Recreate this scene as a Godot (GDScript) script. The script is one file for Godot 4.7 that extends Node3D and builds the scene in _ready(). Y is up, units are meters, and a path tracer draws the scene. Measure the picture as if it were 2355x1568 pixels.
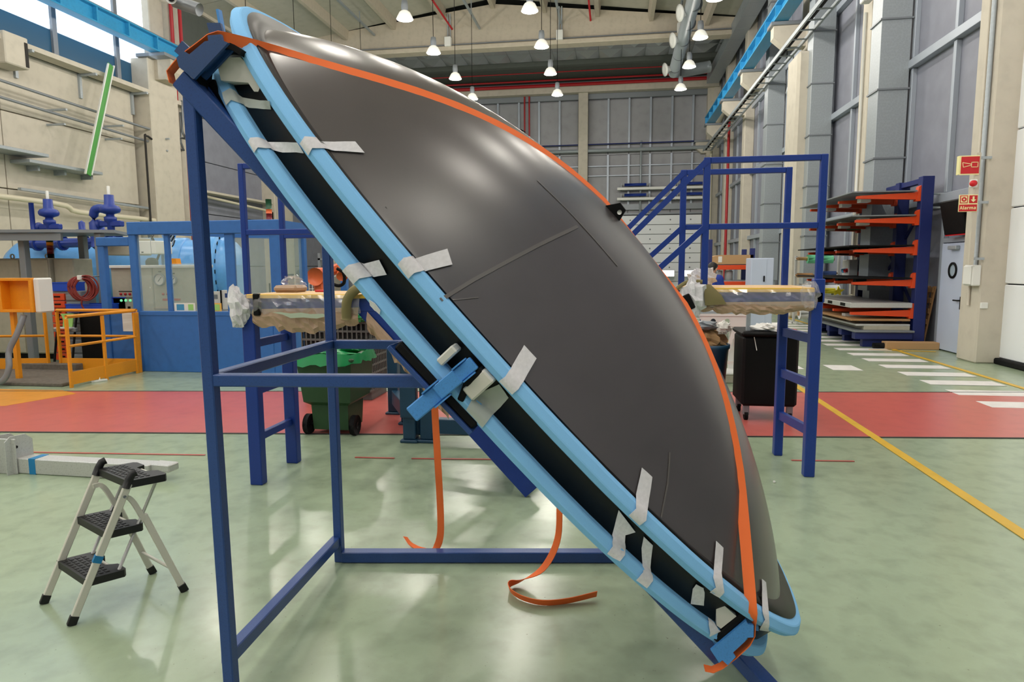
extends Node3D
# A composite dish shell strapped on a blue steel stand in a factory hall. Units are metres, y up, the hall runs along -z.

var org := Vector3.ZERO          # base of the thing being built: meshes are stored relative to it
var cur: Node3D                  # the thing being built
var used := {}
var M := {}
const LAMP := 10.0

func _ready() -> void:
	# --- camera
	var cam := Camera3D.new(); cam.name = "camera"
	cam.position = Vector3(0, 1.65, 0)
	cam.rotation_degrees = Vector3(-6.564, 8.792, -0.344)
	cam.fov = 55.188; cam.near = 0.05; cam.far = 200.0
	add_child(cam); cam.current = true
	# --- sky and exposure
	var env := Environment.new()
	env.background_mode = Environment.BG_SKY
	var sky := Sky.new(); var sm := ProceduralSkyMaterial.new()
	sm.sky_top_color = Color(0.55, 0.7, 0.95); sm.sky_horizon_color = Color(0.85, 0.9, 1.0)
	sm.ground_bottom_color = Color(0.3, 0.3, 0.3); sm.ground_horizon_color = Color(0.6, 0.62, 0.65)
	sky.sky_material = sm; env.sky = sky
	env.tonemap_mode = Environment.TONE_MAPPER_LINEAR
	env.tonemap_exposure = 0.51
	env.sdfgi_enabled = true; env.ssao_enabled = true; env.ssil_enabled = true
	var we := WorldEnvironment.new(); we.name = "environment"; we.environment = env; add_child(we)
	# --- daylight through the long glazed band of the left wall
	for d in [[-17.25, 11.2, -7.0, 40.0, 2.6, 55.0], [-17.25, 9.35, -7.0, 40.0, 0.9, 18.0]]:
		var al := AreaLight3D.new(); al.name = "window_daylight"
		al.area_size = Vector2(d[3], d[4]); al.light_energy = d[5]; al.light_color = Color(0.86, 0.93, 1.0)
		al.position = Vector3(d[0], d[1], d[2]); al.rotation_degrees = Vector3(0, -90, 0)
		al.shadow_enabled = true; al.area_range = 80.0
		add_child(al, true)
	materials()
	hall()
	far_end()
	right_side()
	left_side()
	ceiling_things()
	autoclave_corner()
	middle_ground()
	right_store()
	dish()
	stand()
	straps_and_tapes()
	foreground()

# ---------------------------------------------------------------- naming
func numbered(n: String, parent: Node) -> String:
	var key := str(parent.get_instance_id()) + n
	var k: int = used.get(key, 0)
	used[key] = k + 1
	return n if k == 0 else "%s_%03d" % [n, k]

func thing(called: String, label: String, category: String, at := Vector3.ZERO, group := "") -> Node3D:
	var o := Node3D.new(); o.name = numbered(called, self); add_child(o, true)
	o.position = at
	o.set_meta("label", label); o.set_meta("category", category)
	if group != "": o.set_meta("group", group)
	org = at; cur = o
	return o

func setting(called: String, label: String, category := "structure") -> Node3D:
	var o := thing(called, label, category)
	o.set_meta("kind", "structure")
	return o

func again(src: Node3D, at: Vector3, label: String, turn := 0.0) -> Node3D:
	var base := src.name.rstrip("0123456789").trim_suffix("_")
	var r: Node3D = src.duplicate(); r.name = numbered(base, self); add_child(r, true)
	r.position = at; r.rotation.y = turn; r.set_meta("label", label)
	return r

func part(called: String, st: SurfaceTool, m: Material, parent: Node = null, label := "") -> MeshInstance3D:
	var p: Node = parent if parent else cur
	st.generate_normals()
	var o := MeshInstance3D.new(); o.name = numbered(called, p)
	o.mesh = st.commit(); o.material_override = m
	if label != "": o.set_meta("label", label)
	p.add_child(o, true)
	return o

# ---------------------------------------------------------------- shapes (points are world positions)
func S(smooth := false) -> SurfaceTool:
	var st := SurfaceTool.new(); st.begin(Mesh.PRIMITIVE_TRIANGLES)
	st.set_smooth_group(0 if smooth else -1)
	return st

func tri(st: SurfaceTool, a: Vector3, b: Vector3, c: Vector3) -> void:   # a b c counter-clockwise from outside
	st.add_vertex(a - org); st.add_vertex(c - org); st.add_vertex(b - org)

func quad(st: SurfaceTool, a: Vector3, b: Vector3, c: Vector3, d: Vector3) -> void:
	tri(st, a, b, c); tri(st, a, c, d)

func face(st: SurfaceTool, p: Array, out: Vector3) -> void:              # a convex polygon turned to face out
	var flip: bool = (p[1] - p[0]).cross(p[2] - p[0]).dot(out) < 0.0
	for i in range(1, p.size() - 1):
		if flip: tri(st, p[0], p[i + 1], p[i])
		else: tri(st, p[0], p[i], p[i + 1])

func obox(st: SurfaceTool, xf: Transform3D, s: Vector3, c := 0.0) -> SurfaceTool:   # box with chamfered edges
	var h := s * 0.5
	if c <= 0.0:
		for ax in 3:
			for sg in [-1.0, 1.0]:
				var b := (ax + 1) % 3; var d := (ax + 2) % 3; var p := []
				for q in [[-1, -1], [1, -1], [1, 1], [-1, 1]]:
					var v := Vector3.ZERO; v[ax] = sg * h[ax]; v[b] = q[0] * h[b]; v[d] = q[1] * h[d]
					p.append(xf * v)
				var n := Vector3.ZERO; n[ax] = sg
				face(st, p, xf.basis * n)
		return st
	c = minf(c, minf(h.x, minf(h.y, h.z)) * 0.9)
	var pt := func(ax: int, sx: float, sy: float, sz: float) -> Vector3:
		var v := Vector3(sx * (h.x - c), sy * (h.y - c), sz * (h.z - c)); var sg := Vector3(sx, sy, sz)
		v[ax] = sg[ax] * h[ax]
		return xf * v
	for ax in 3:
		var b := (ax + 1) % 3; var d := (ax + 2) % 3
		for sg in [-1.0, 1.0]:
			var p := []
			for q in [[-1, -1], [1, -1], [1, 1], [-1, 1]]:
				var v := Vector3.ZERO; v[ax] = sg; v[b] = q[0]; v[d] = q[1]
				p.append(pt.call(ax, v.x, v.y, v.z))
			var n := Vector3.ZERO; n[ax] = sg
			face(st, p, xf.basis * n)
		for s1 in [-1.0, 1.0]:
			for s2 in [-1.0, 1.0]:          # edge along ax
				var v := Vector3.ZERO; v[b] = s1; v[d] = s2
				var lo := v; lo[ax] = -1.0; var hi := v; hi[ax] = 1.0
				face(st, [pt.call(b, lo.x, lo.y, lo.z), pt.call(b, hi.x, hi.y, hi.z), pt.call(d, hi.x, hi.y, hi.z), pt.call(d, lo.x, lo.y, lo.z)], xf.basis * v)
	for sx in [-1.0, 1.0]:
		for sy in [-1.0, 1.0]:
			for sz in [-1.0, 1.0]:
				face(st, [pt.call(0, sx, sy, sz), pt.call(1, sx, sy, sz), pt.call(2, sx, sy, sz)], xf.basis * Vector3(sx, sy, sz))
	return st

func box(st: SurfaceTool, a: Vector3, b: Vector3, c := 0.0) -> SurfaceTool:      # between two corners
	return obox(st, Transform3D(Basis(), (a + b) * 0.5), (b - a).abs(), c)

func dirs(d: Vector3, up := Vector3.UP) -> Basis:                              # y along d, z towards up
	var y := d.normalized()
	if absf(y.dot(up)) > 0.99: up = Vector3.BACK
	var x := y.cross(up).normalized()
	return Basis(x, y, x.cross(y).normalized())

func beam(st: SurfaceTool, a: Vector3, b: Vector3, w: float, h: float, up := Vector3.UP, c := 0.0) -> SurfaceTool:
	return obox(st, Transform3D(dirs(b - a, up), (a + b) * 0.5), Vector3(w, (b - a).length(), h), c)

func pipe(st: SurfaceTool, pts: Array, r: float, seg := 10, caps := true) -> SurfaceTool:
	var rings := []
	var up := Vector3.UP
	for i in pts.size():
		var d: Vector3 = (pts[mini(i + 1, pts.size() - 1)] - pts[maxi(i - 1, 0)]).normalized()
		var x := d.cross(up)
		if x.length() < 0.05: x = d.cross(Vector3(0.8, 0.1, 0.6))
		x = x.normalized(); var y := x.cross(d).normalized()
		var ring := []
		for k in seg:
			var t := TAU * k / seg
			ring.append(pts[i] + (x * cos(t) + y * sin(t)) * r)
		rings.append(ring)
	for i in pts.size() - 1:
		for k in seg:
			var l := (k + 1) % seg
			quad(st, rings[i][k], rings[i][l], rings[i + 1][l], rings[i + 1][k])
	if caps:
		face(st, rings[0], pts[0] - pts[1])
		face(st, rings[-1], pts[-1] - pts[-2])
	return st

func bend(pts: Array, n := 6) -> Array:                                        # smooth curve through points
	var c := Curve3D.new()
	for i in pts.size():
		var t: Vector3 = (pts[mini(i + 1, pts.size() - 1)] - pts[maxi(i - 1, 0)]) / 6.0
		c.add_point(pts[i], -t, t)
	var o := []
	for i in (pts.size() - 1) * n + 1: o.append(c.sample(mini(i / n, pts.size() - 2), float(i) / n - mini(i / n, pts.size() - 2)))
	return o

func lathe(st: SurfaceTool, prof: Array, xf: Transform3D, seg := 24) -> SurfaceTool:   # prof: Vector2(radius, height) upwards
	for i in prof.size() - 1:
		for k in seg:
			var a := TAU * k / seg; var b := TAU * (k + 1) / seg
			var p0 := xf * Vector3(cos(a) * prof[i].x, prof[i].y, -sin(a) * prof[i].x)
			var p1 := xf * Vector3(cos(b) * prof[i].x, prof[i].y, -sin(b) * prof[i].x)
			var p2 := xf * Vector3(cos(b) * prof[i + 1].x, prof[i + 1].y, -sin(b) * prof[i + 1].x)
			var p3 := xf * Vector3(cos(a) * prof[i + 1].x, prof[i + 1].y, -sin(a) * prof[i + 1].x)
			if prof[i].x > 1e-5: tri(st, p0, p1, p2)
			if prof[i + 1].x > 1e-5: tri(st, p0, p2, p3)
	return st

func up_at(p: Vector3) -> Transform3D: return Transform3D(Basis(), p)

func rod_xf(a: Vector3, b: Vector3) -> Transform3D: return Transform3D(dirs(b - a), a)

func rod(st: SurfaceTool, a: Vector3, b: Vector3, r: float, seg := 16) -> SurfaceTool:
	return pipe(st, [a, b], r, seg)

func slab(st: SurfaceTool, poly: Array, xf: Transform3D, depth: float) -> SurfaceTool:  # polygon in the xy plane, thickened along z
	var pv := PackedVector2Array(poly)
	if Geometry2D.is_polygon_clockwise(pv): pv.reverse()
	var t := Geometry2D.triangulate_polygon(pv)
	for i in range(0, t.size(), 3):
		var f := []; var g := []
		for k in 3:
			var q := pv[t[i + k]]
			f.append(xf * Vector3(q.x, q.y, depth * 0.5)); g.append(xf * Vector3(q.x, q.y, -depth * 0.5))
		face(st, f, xf.basis.z); face(st, g, -xf.basis.z)
	for i in pv.size():
		var a := pv[i]; var b := pv[(i + 1) % pv.size()]
		quad(st, xf * Vector3(a.x, a.y, -depth * 0.5), xf * Vector3(b.x, b.y, -depth * 0.5), xf * Vector3(b.x, b.y, depth * 0.5), xf * Vector3(a.x, a.y, depth * 0.5))
	return st

func sheet(st: SurfaceTool, rows: Array, thick: float, smooth := true) -> SurfaceTool:          # rows of equal length, closed to a thin slab
	var nr := rows.size(); var nc: int = rows[0].size()
	var nor := []
	for i in nr:
		var l := []
		for j in nc:
			var du: Vector3 = rows[mini(i + 1, nr - 1)][j] - rows[maxi(i - 1, 0)][j]
			var dv: Vector3 = rows[i][mini(j + 1, nc - 1)] - rows[i][maxi(j - 1, 0)]
			l.append(du.cross(dv).normalized() * thick)
		nor.append(l)
	for side in 2:
		st.set_smooth_group(side + 1 if smooth else -1)
		for i in nr - 1:
			for j in nc - 1:
				if side == 0: quad(st, rows[i][j], rows[i + 1][j], rows[i + 1][j + 1], rows[i][j + 1])
				else: quad(st, rows[i][j] - nor[i][j], rows[i][j + 1] - nor[i][j + 1], rows[i + 1][j + 1] - nor[i + 1][j + 1], rows[i + 1][j] - nor[i + 1][j])
	st.set_smooth_group(-1)
	for i in nr - 1:
		for j in [0, nc - 1]:
			face(st, [rows[i][j], rows[i + 1][j], rows[i + 1][j] - nor[i + 1][j], rows[i][j] - nor[i][j]], rows[i][j] - rows[i][1 if j == 0 else nc - 2])
	for j in nc - 1:
		for i in [0, nr - 1]:
			face(st, [rows[i][j], rows[i][j + 1], rows[i][j + 1] - nor[i][j + 1], rows[i][j] - nor[i][j]], rows[i][j] - rows[1 if i == 0 else nr - 2][j])
	return st

func strap(st: SurfaceTool, pts: Array, across: Array, w: float, thick := 0.003) -> SurfaceTool:
	var rows := []
	for i in pts.size():
		var x: Vector3 = across[i].normalized() * w * 0.5
		rows.append([pts[i] - x, pts[i] + x])
	return sheet(st, rows, thick)

func words(called: String, text: String, size: float, xf: Transform3D, m: Material, parent: Node = null, depth := 0.002, font := "Droid Sans") -> MeshInstance3D:
	var t := TextMesh.new(); t.text = text; t.font_size = 64; t.pixel_size = size / 64.0; t.depth = depth
	var f := SystemFont.new(); f.font_names = PackedStringArray([font]); f.font_weight = 700; t.font = f
	var o := MeshInstance3D.new(); var p: Node = parent if parent else cur
	o.name = numbered(called, p); o.mesh = t; o.material_override = m
	o.transform = Transform3D(xf.basis, xf.origin - org)
	p.add_child(o, true)
	return o

# ---------------------------------------------------------------- materials
func noise_tex(seed_: int, freq: float, stops: Array, size := 512, type := FastNoiseLite.TYPE_SIMPLEX_SMOOTH, octaves := 4) -> NoiseTexture2D:
	var n := FastNoiseLite.new(); n.seed = seed_; n.frequency = freq; n.noise_type = type; n.fractal_octaves = octaves
	var t := NoiseTexture2D.new(); t.width = size; t.height = size; t.seamless = true; t.noise = n
	var g := Gradient.new(); var o := PackedFloat32Array(); var c := PackedColorArray()
	for s in stops: o.append(s[0]); c.append(s[1])
	g.offsets = o; g.colors = c; t.color_ramp = g
	return t

func mat(n: String, c: Color, rough := 0.5, metal := 0.0, spec := 0.5) -> StandardMaterial3D:
	var m := StandardMaterial3D.new(); m.resource_name = n
	m.albedo_color = c; m.roughness = rough; m.metallic = metal; m.metallic_specular = spec
	M[n] = m
	return m

func tex3(m: StandardMaterial3D, t: Texture2D, scale: float, rough_t: Texture2D = null) -> void:
	m.uv1_triplanar = true; m.uv1_world_triplanar = true; m.uv1_scale = Vector3.ONE * scale
	if t: m.albedo_texture = t
	if rough_t: m.roughness_texture = rough_t; m.roughness_texture_channel = BaseMaterial3D.TEXTURE_CHANNEL_RED

func gr(v: float) -> Color: return Color(v, v, v)

func materials() -> void:
	var mott := noise_tex(3, 0.012, [[0.0, gr(0.93)], [0.45, gr(0.98)], [1.0, gr(1.0)]])
	var fine := noise_tex(7, 0.05, [[0.0, gr(0.86)], [0.5, gr(1.0)], [1.0, gr(0.93)]])
	var worn := noise_tex(11, 0.02, [[0.0, gr(0.8)], [0.5, gr(0.92)], [1.0, gr(1.0)]])
	var fl := mat("floor_green", Color(0.625, 0.69, 0.58), 0.23)
	var scuff := noise_tex(21, 0.018, [[0.0, gr(0.90)], [0.35, gr(0.96)], [0.6, gr(1.0)], [1.0, gr(0.975)]], 1024, FastNoiseLite.TYPE_SIMPLEX_SMOOTH, 6)
	tex3(fl, scuff, 0.22, worn)
	var speck := noise_tex(5, 0.06, [[0.0, Color(0.25, 0.25, 0.2, 0.75)], [0.16, Color(0.3, 0.3, 0.25, 0.0)], [1.0, Color(1, 1, 1, 0)]], 1024, FastNoiseLite.TYPE_SIMPLEX_SMOOTH, 3)
	fl.detail_enabled = true; fl.detail_albedo = speck; fl.detail_blend_mode = BaseMaterial3D.BLEND_MODE_MIX
	fl.detail_uv_layer = BaseMaterial3D.DETAIL_UV_2
	fl.uv2_triplanar = true; fl.uv2_world_triplanar = true; fl.uv2_scale = Vector3.ONE * 0.55
	for p in [["floor_red", Color(0.79, 0.40, 0.37), 0.28], ["floor_yellow", Color(0.87, 0.70, 0.20), 0.4], ["floor_white", Color(0.92, 0.91, 0.90), 0.45], ["floor_orange", Color(0.86, 0.58, 0.20), 0.4]]:
		tex3(mat(p[0], p[1], p[2]), mott, 0.6)
	mat("floor_seam", Color(0.16, 0.16, 0.15), 0.7)
	tex3(mat("stand_blue", Color(0.165, 0.295, 0.54), 0.36), fine, 3.0)
	tex3(mat("clamp_dark", Color(0.10, 0.25, 0.45), 0.5), fine, 4.0)
	tex3(mat("clamp_light", Color(0.30, 0.58, 0.86), 0.5), fine, 4.0)
	tex3(mat("platform_blue", Color(0.08, 0.22, 0.55), 0.4), fine, 3.0)
	tex3(mat("cabin_blue", Color(0.20, 0.42, 0.70), 0.45), mott, 1.0)
	tex3(mat("vessel_blue", Color(0.38, 0.64, 0.88), 0.3), mott, 1.5)
	mat("valve_blue", Color(0.12, 0.22, 0.55), 0.4)
	tex3(mat("jig_teal", Color(0.11, 0.27, 0.38), 0.45), fine, 3.0)
	tex3(mat("crane_blue", Color(0.20, 0.60, 0.80), 0.4), mott, 1.0)
	tex3(mat("crane_blue_dark", Color(0.13, 0.40, 0.58), 0.5), mott, 1.0)
	var foam := mat("foam_blue", Color(0.56, 0.80, 0.99), 0.85, 0.0, 0.25)
	tex3(foam, noise_tex(13, 0.22, [[0.0, gr(0.92)], [0.5, gr(1.0)], [1.0, gr(0.97)]], 256), 9.0)
	var sh := mat("carbon_shell", Color(0.285, 0.265, 0.265), 0.29, 0.0, 0.72)
	tex3(sh, noise_tex(17, 0.008, [[0.0, gr(0.90)], [0.5, gr(0.97)], [1.0, gr(1.0)]], 1024, FastNoiseLite.TYPE_SIMPLEX_SMOOTH, 4), 0.7)
	mat("carbon_band", Color(0.035, 0.034, 0.04), 0.45, 0.0, 0.4)
	mat("seam_line", Color(0.36, 0.34, 0.32), 0.31, 0.0, 0.72)
	mat("rubber", Color(0.06, 0.06, 0.065), 0.75, 0.0, 0.3)
	mat("black", Color(0.035, 0.035, 0.04), 0.6, 0.0, 0.3)
	var tp := mat("paper_tape", Color(0.93, 0.92, 0.93), 0.7)
	tex3(tp, noise_tex(23, 0.04, [[0.0, gr(0.9)], [1.0, gr(1.0)]], 256), 6.0)
	var fm := mat("clear_film", Color(0.80, 0.82, 0.78, 0.62), 0.3); fm.transparency = BaseMaterial3D.TRANSPARENCY_ALPHA
	var og := mat("strap_orange", Color(1.0, 0.47, 0.20), 0.65); og.backlight_enabled = true; og.backlight = Color(0.35, 0.12, 0.04)
	mat("block_white", Color(0.86, 0.84, 0.80), 0.5)
	mat("stool_white", Color(0.86, 0.85, 0.80), 0.35)
	mat("stool_black", Color(0.07, 0.07, 0.08), 0.5)
	mat("tape_blue", Color(0.05, 0.48, 0.70), 0.5)
	tex3(mat("alu", Color(0.80, 0.80, 0.79), 0.4, 0.35), fine, 2.0)
	tex3(mat("galva", Color(0.66, 0.69, 0.71), 0.42, 0.25), noise_tex(29, 0.06, [[0.0, gr(0.93)], [1.0, gr(1.0)]], 256, FastNoiseLite.TYPE_CELLULAR, 2), 1.5)
	mat("steel_grey", Color(0.52, 0.54, 0.56), 0.45, 0.3)
	tex3(mat("concrete", Color(0.74, 0.70, 0.63), 0.8), mott, 0.5)
	tex3(mat("concrete_dirty", Color(0.45, 0.42, 0.38), 0.9), worn, 1.2)
	tex3(mat("cream", Color(0.79, 0.76, 0.70), 0.75), mott, 0.35)
	tex3(mat("panel_grey", Color(0.55, 0.56, 0.61), 0.6), noise_tex(31, 0.01, [[0.0, gr(0.92)], [1.0, gr(1.0)]]), 0.3)
	tex3(mat("panel_far", Color(0.64, 0.64, 0.655), 0.65), mott, 0.2)
	mat("panel_white", Color(0.93, 0.94, 0.95), 0.5)
	mat("stud_grey", Color(0.66, 0.69, 0.73), 0.45, 0.3)
	mat("joint_dark", Color(0.16, 0.15, 0.14), 0.8)
	tex3(mat("roof_slab", Color(0.72, 0.71, 0.66), 0.85), mott, 0.3)
	tex3(mat("roof_dark", Color(0.36, 0.38, 0.36), 0.85), mott, 0.3)
	tex3(mat("foil", Color(0.72, 0.74, 0.74), 0.35, 0.75), fine, 1.5)
	mat("pipe_red", Color(0.66, 0.10, 0.13), 0.45)
	mat("pipe_cream", Color(0.84, 0.81, 0.72), 0.5)
	mat("white_plastic", Color(0.88, 0.88, 0.86), 0.45)
	tex3(mat("cabinet_grey", Color(0.70, 0.68, 0.61), 0.5), mott, 1.0)
	tex3(mat("rail_orange", Color(0.93, 0.60, 0.10), 0.45), fine, 3.0)
	tex3(mat("rack_orange", Color(0.89, 0.29, 0.08), 0.45), fine, 3.0)
	tex3(mat("rack_blue", Color(0.08, 0.14, 0.40), 0.5), fine, 3.0)
	mat("drawer_orange", Color(0.82, 0.27, 0.10), 0.5)
	mat("bin_blue", Color(0.05, 0.27, 0.72), 0.4)
	mat("hose_red", Color(0.50, 0.16, 0.14), 0.6)
	mat("bin_green", Color(0.13, 0.27, 0.14), 0.5)
	var gb := mat("bag_green", Color(0.06, 0.55, 0.30), 0.35); gb.backlight_enabled = true; gb.backlight = Color(0.05, 0.3, 0.15)
	mat("crate_grey", Color(0.36, 0.37, 0.36), 0.55)
	mat("crate_hole", Color(0.10, 0.10, 0.10), 0.8)
	var wood := mat("wood_edge", Color(0.90, 0.74, 0.52), 0.6)
	tex3(wood, fine, 4.0)
	mat("edge_yellow", Color(0.92, 0.74, 0.22), 0.5)
	var kp := mat("wrap_brown", Color(0.72, 0.60, 0.49), 0.45); kp.backlight_enabled = true; kp.backlight = Color(0.3, 0.24, 0.18)
	tex3(kp, mott, 3.0)
	var pf := mat("wrap_film", Color(0.93, 0.91, 0.92, 0.09), 0.15); pf.transparency = BaseMaterial3D.TRANSPARENCY_ALPHA
	mat("webbing_olive", Color(0.50, 0.46, 0.30), 0.8)
	mat("cardboard", Color(0.72, 0.57, 0.40), 0.8)
	tex3(mat("timber", Color(0.66, 0.50, 0.33), 0.75), fine, 3.0)
	mat("door_paint", Color(0.74, 0.78, 0.86), 0.45)
	mat("sign_red", Color(0.76, 0.07, 0.11), 0.45)
	mat("sign_cream", Color(0.93, 0.90, 0.66), 0.5)
	mat("green_board", Color(0.25, 0.56, 0.22), 0.5)
	mat("roll_green", Color(0.42, 0.78, 0.60), 0.45)
	mat("roll_white", Color(0.93, 0.94, 0.95), 0.5)
	mat("roll_yellow", Color(0.93, 0.88, 0.18), 0.45)
	mat("robot_orange", Color(0.90, 0.42, 0.22), 0.4)
	mat("skin", Color(0.78, 0.58, 0.46), 0.6); mat("hair", Color(0.05, 0.04, 0.04), 0.6)
	mat("shirt_blue", Color(0.10, 0.20, 0.55), 0.8)
	mat("trouser_dark", Color(0.10, 0.11, 0.16), 0.8)
	mat("rag_white", Color(0.90, 0.89, 0.87), 0.85)
	mat("red_plastic", Color(0.80, 0.08, 0.12), 0.4)
	mat("ragged", Color(0.72, 0.77, 0.68), 0.8)
	mat("paper", Color(0.88, 0.87, 0.84), 0.8)
	mat("print_blue", Color(0.25, 0.55, 0.72), 0.7); mat("print_green", Color(0.60, 0.80, 0.45), 0.7); mat("print_orange", Color(0.90, 0.70, 0.35), 0.7); mat("print_navy", Color(0.18, 0.28, 0.50), 0.7)
	mat("lamp_amber", Color(0.95, 0.60, 0.10), 0.4)
	mat("teal_glaze", Color(0.16, 0.34, 0.46), 0.35)
	var gl := mat("glass", Color(0.80, 0.90, 0.86, 0.16), 0.03); gl.transparency = BaseMaterial3D.TRANSPARENCY_ALPHA
	var dl := mat("lit_window", Color(0.9, 0.95, 1.0), 0.4); dl.emission_enabled = true; dl.emission = Color(0.88, 0.94, 1.0); dl.emission_energy_multiplier = 2.6
	var bulb := mat("lamp_glow", Color(1, 0.98, 0.93), 0.4); bulb.emission_enabled = true; bulb.emission = Color(1.0, 0.96, 0.88); bulb.emission_energy_multiplier = 9.0
	var shd := mat("lamp_shade", Color(0.88, 0.88, 0.85), 0.35); shd.emission_enabled = true; shd.emission = Color(1.0, 0.97, 0.9); shd.emission_energy_multiplier = 0.7
	var led := mat("led_green", Color(0.6, 1.0, 0.75), 0.4); led.emission_enabled = true; led.emission = Color(0.5, 1.0, 0.7); led.emission_energy_multiplier = 0.9
	mat("led_red", Color(0.72, 0.10, 0.14), 0.35)
	mat("tower_green", Color(0.05, 0.28, 0.16), 0.4); mat("tower_red", Color(0.45, 0.03, 0.10), 0.4)


# ================================================================ the hall
func hall() -> void:
	var f := setting("floor", "glossy pale green epoxy floor with painted lanes", "floor")
	part("floor_slab", box(S(), Vector3(-18.6, -0.3, -44), Vector3(7, 0, 13)), M.floor_green)
	var band := S(); var e := 0.004
	var a := Vector3(-18.0, 0, -4.35); var b := Vector3(6.3, 0, -6.95); var c := Vector3(6.3, 0, -9.25); var d := Vector3(-7.05, 0, -7.7); var d2 := Vector3(-18.0, 0, -6.42)
	slab(band, [Vector2(a.x, -a.z), Vector2(b.x, -b.z), Vector2(c.x, -c.z), Vector2(d.x, -d.z), Vector2(d2.x, -d2.z)], Transform3D(Basis(Vector3.RIGHT, -PI / 2), Vector3(0, e * 0.5, 0)), e)
	part("red_walkway", band, M.floor_red)
	for q in [[a, b], [d, c], [d2, d]]:
		part("walkway_edge", beam(S(), q[0] + Vector3(0, 0.003, 0), q[1] + Vector3(0, 0.003, 0), 0.03, 0.007), M.floor_seam)
	part("orange_patch", slab(S(), [Vector2(-18, 6.3), Vector2(-7.25, 6.72), Vector2(-7.0, 7.52), Vector2(-7.4, 7.72), Vector2(-18, 7.3)], Transform3D(Basis(Vector3.RIGHT, -PI / 2), Vector3(0, 0.004, 0)), 0.004), M.floor_orange)
	var L := func(called: String, x0: float, z0: float, x1: float, z1: float, w: float, m: Material) -> void:
		part(called, beam(S(), Vector3(x0, 0.005, z0), Vector3(x1, 0.005, z1), w, 0.004), m)
	L.call("yellow_line", 2.5, -2.0, 2.455, -24.0, 0.085, M.floor_yellow)
	L.call("yellow_line", 5.38, -6.0, 5.38, -24.0, 0.08, M.floor_yellow)
	L.call("yellow_line", -3.9, -10.9, -1.0, -10.9, 0.09, M.floor_yellow)
	L.call("yellow_line", -2.9, -12.6, -2.4, -10.0, 0.09, M.floor_yellow)
	L.call("yellow_line", 1.0, -11.4, 2.2, -11.4, 0.09, M.floor_yellow)
	L.call("yellow_line", 4.9, -13.4, 6.0, -13.2, 0.07, M.floor_yellow)
	for q in [[-7.5, -4.83, -3.55, -5.14], [-2.2, -5.25, -1.85, -5.27], [-1.7, -5.28, -0.9, -5.36], [1.51, -5.66, 2.02, -5.7], [-0.5, -5.4, 0.4, -5.5]]:
		L.call("red_dash", q[0], q[1], q[2], q[3], 0.022, M.floor_red)
	for k in 16:
		var z := -8.1 - 0.735 * k
		part("crossing_stripe", box(S(), Vector3(4.32, 0.003, z - 0.35), Vector3(5.26, 0.006, z)), M.floor_white)
	for q in [[3.42, 3.86, -11.25, -10.72], [2.55, 3.0, -11.3, -10.75]]:
		part("crossing_stripe", box(S(), Vector3(q[0], 0.003, q[2]), Vector3(q[1], 0.006, q[3])), M.floor_white)
	# roof: two slopes of slabs on purlins, ridge over x = -5.94
	var r := setting("ceiling", "pale concrete roof slabs on purlins above the hall", "ceiling")
	for s in [[-18.8, 12.75, -5.94, 14.62], [-5.94, 14.62, 7.2, 12.9]]:
		var st := S()
		for i in 8:
			var z0 := -33.0 + 5.75 * i
			st = S()
			var p := [Vector3(s[0], s[1], z0 + 0.02), Vector3(s[2], s[3], z0 + 0.02), Vector3(s[2], s[3], z0 + 5.73), Vector3(s[0], s[1], z0 + 5.73)]
			var up := Vector3(0, 0.3, 0)
			face(st, p, Vector3.DOWN); face(st, [p[0] + up, p[1] + up, p[2] + up, p[3] + up], Vector3.UP)
			for k in 4: face(st, [p[k], p[(k + 1) % 4], p[(k + 1) % 4] + up, p[k] + up], (p[k] + p[(k + 1) % 4]) * 0.5 - (p[0] + p[2]) * 0.5)
			part("roof_slab", st, M.roof_slab)
		part("roof_cover", beam(S(), Vector3((s[0] + s[2]) * 0.5, (s[1] + s[3]) * 0.5 + 0.45, -44), Vector3((s[0] + s[2]) * 0.5, (s[1] + s[3]) * 0.5 + 0.45, 13.2), 13.3, 0.2, Vector3(-(s[3] - s[1]), s[2] - s[0], 0)), M.roof_dark)
	for k in range(-4, 5):
		var x := -5.94 + 2.53 * k
		var y := 14.5 - absf(2.53 * k) * 0.137
		var st := S()
		slab(st, [Vector2(-0.16, 0.12), Vector2(-0.09, -0.38), Vector2(0.09, -0.38), Vector2(0.16, 0.12)], Transform3D(Basis(), Vector3(x, y, -10.0)), 46.0)
		part("purlin", st, M.concrete)
	for x in [-6.6, -2.62, 2.88, -12.0]:
		part("lamp_rail", box(S(), Vector3(x - 0.05, 13.18, -32.9), Vector3(x + 0.05, 13.26, 12.5)), M.galva)
		for i in 8: part("rail_hanger", box(S(), Vector3(x - 0.02, 13.26, -31.0 + 5.75 * i), Vector3(x + 0.02, 14.5 - absf(x + 5.94) * 0.137, -30.96 + 5.75 * i)), M.galva)
	for x in [-8.0, -1.2, 3.4]:
		part("sprinkler_pipe", rod(S(true), Vector3(x, 13.3, -33), Vector3(x, 13.3, 10), 0.045), M.pipe_red)
	part("sprinkler_pipe", rod(S(true), Vector3(-17.5, 12.2, -22.6), Vector3(-8.0, 13.3, -21.0), 0.05), M.pipe_red)
	# back of the hall, behind the photographer
	var bw := setting("wall_back", "grey panelled end wall behind the viewer", "wall")
	part("wall_panel", box(S(), Vector3(-18.8, 0, 12.6), Vector3(7.2, 15.2, 13.0)), M.panel_grey)

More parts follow.
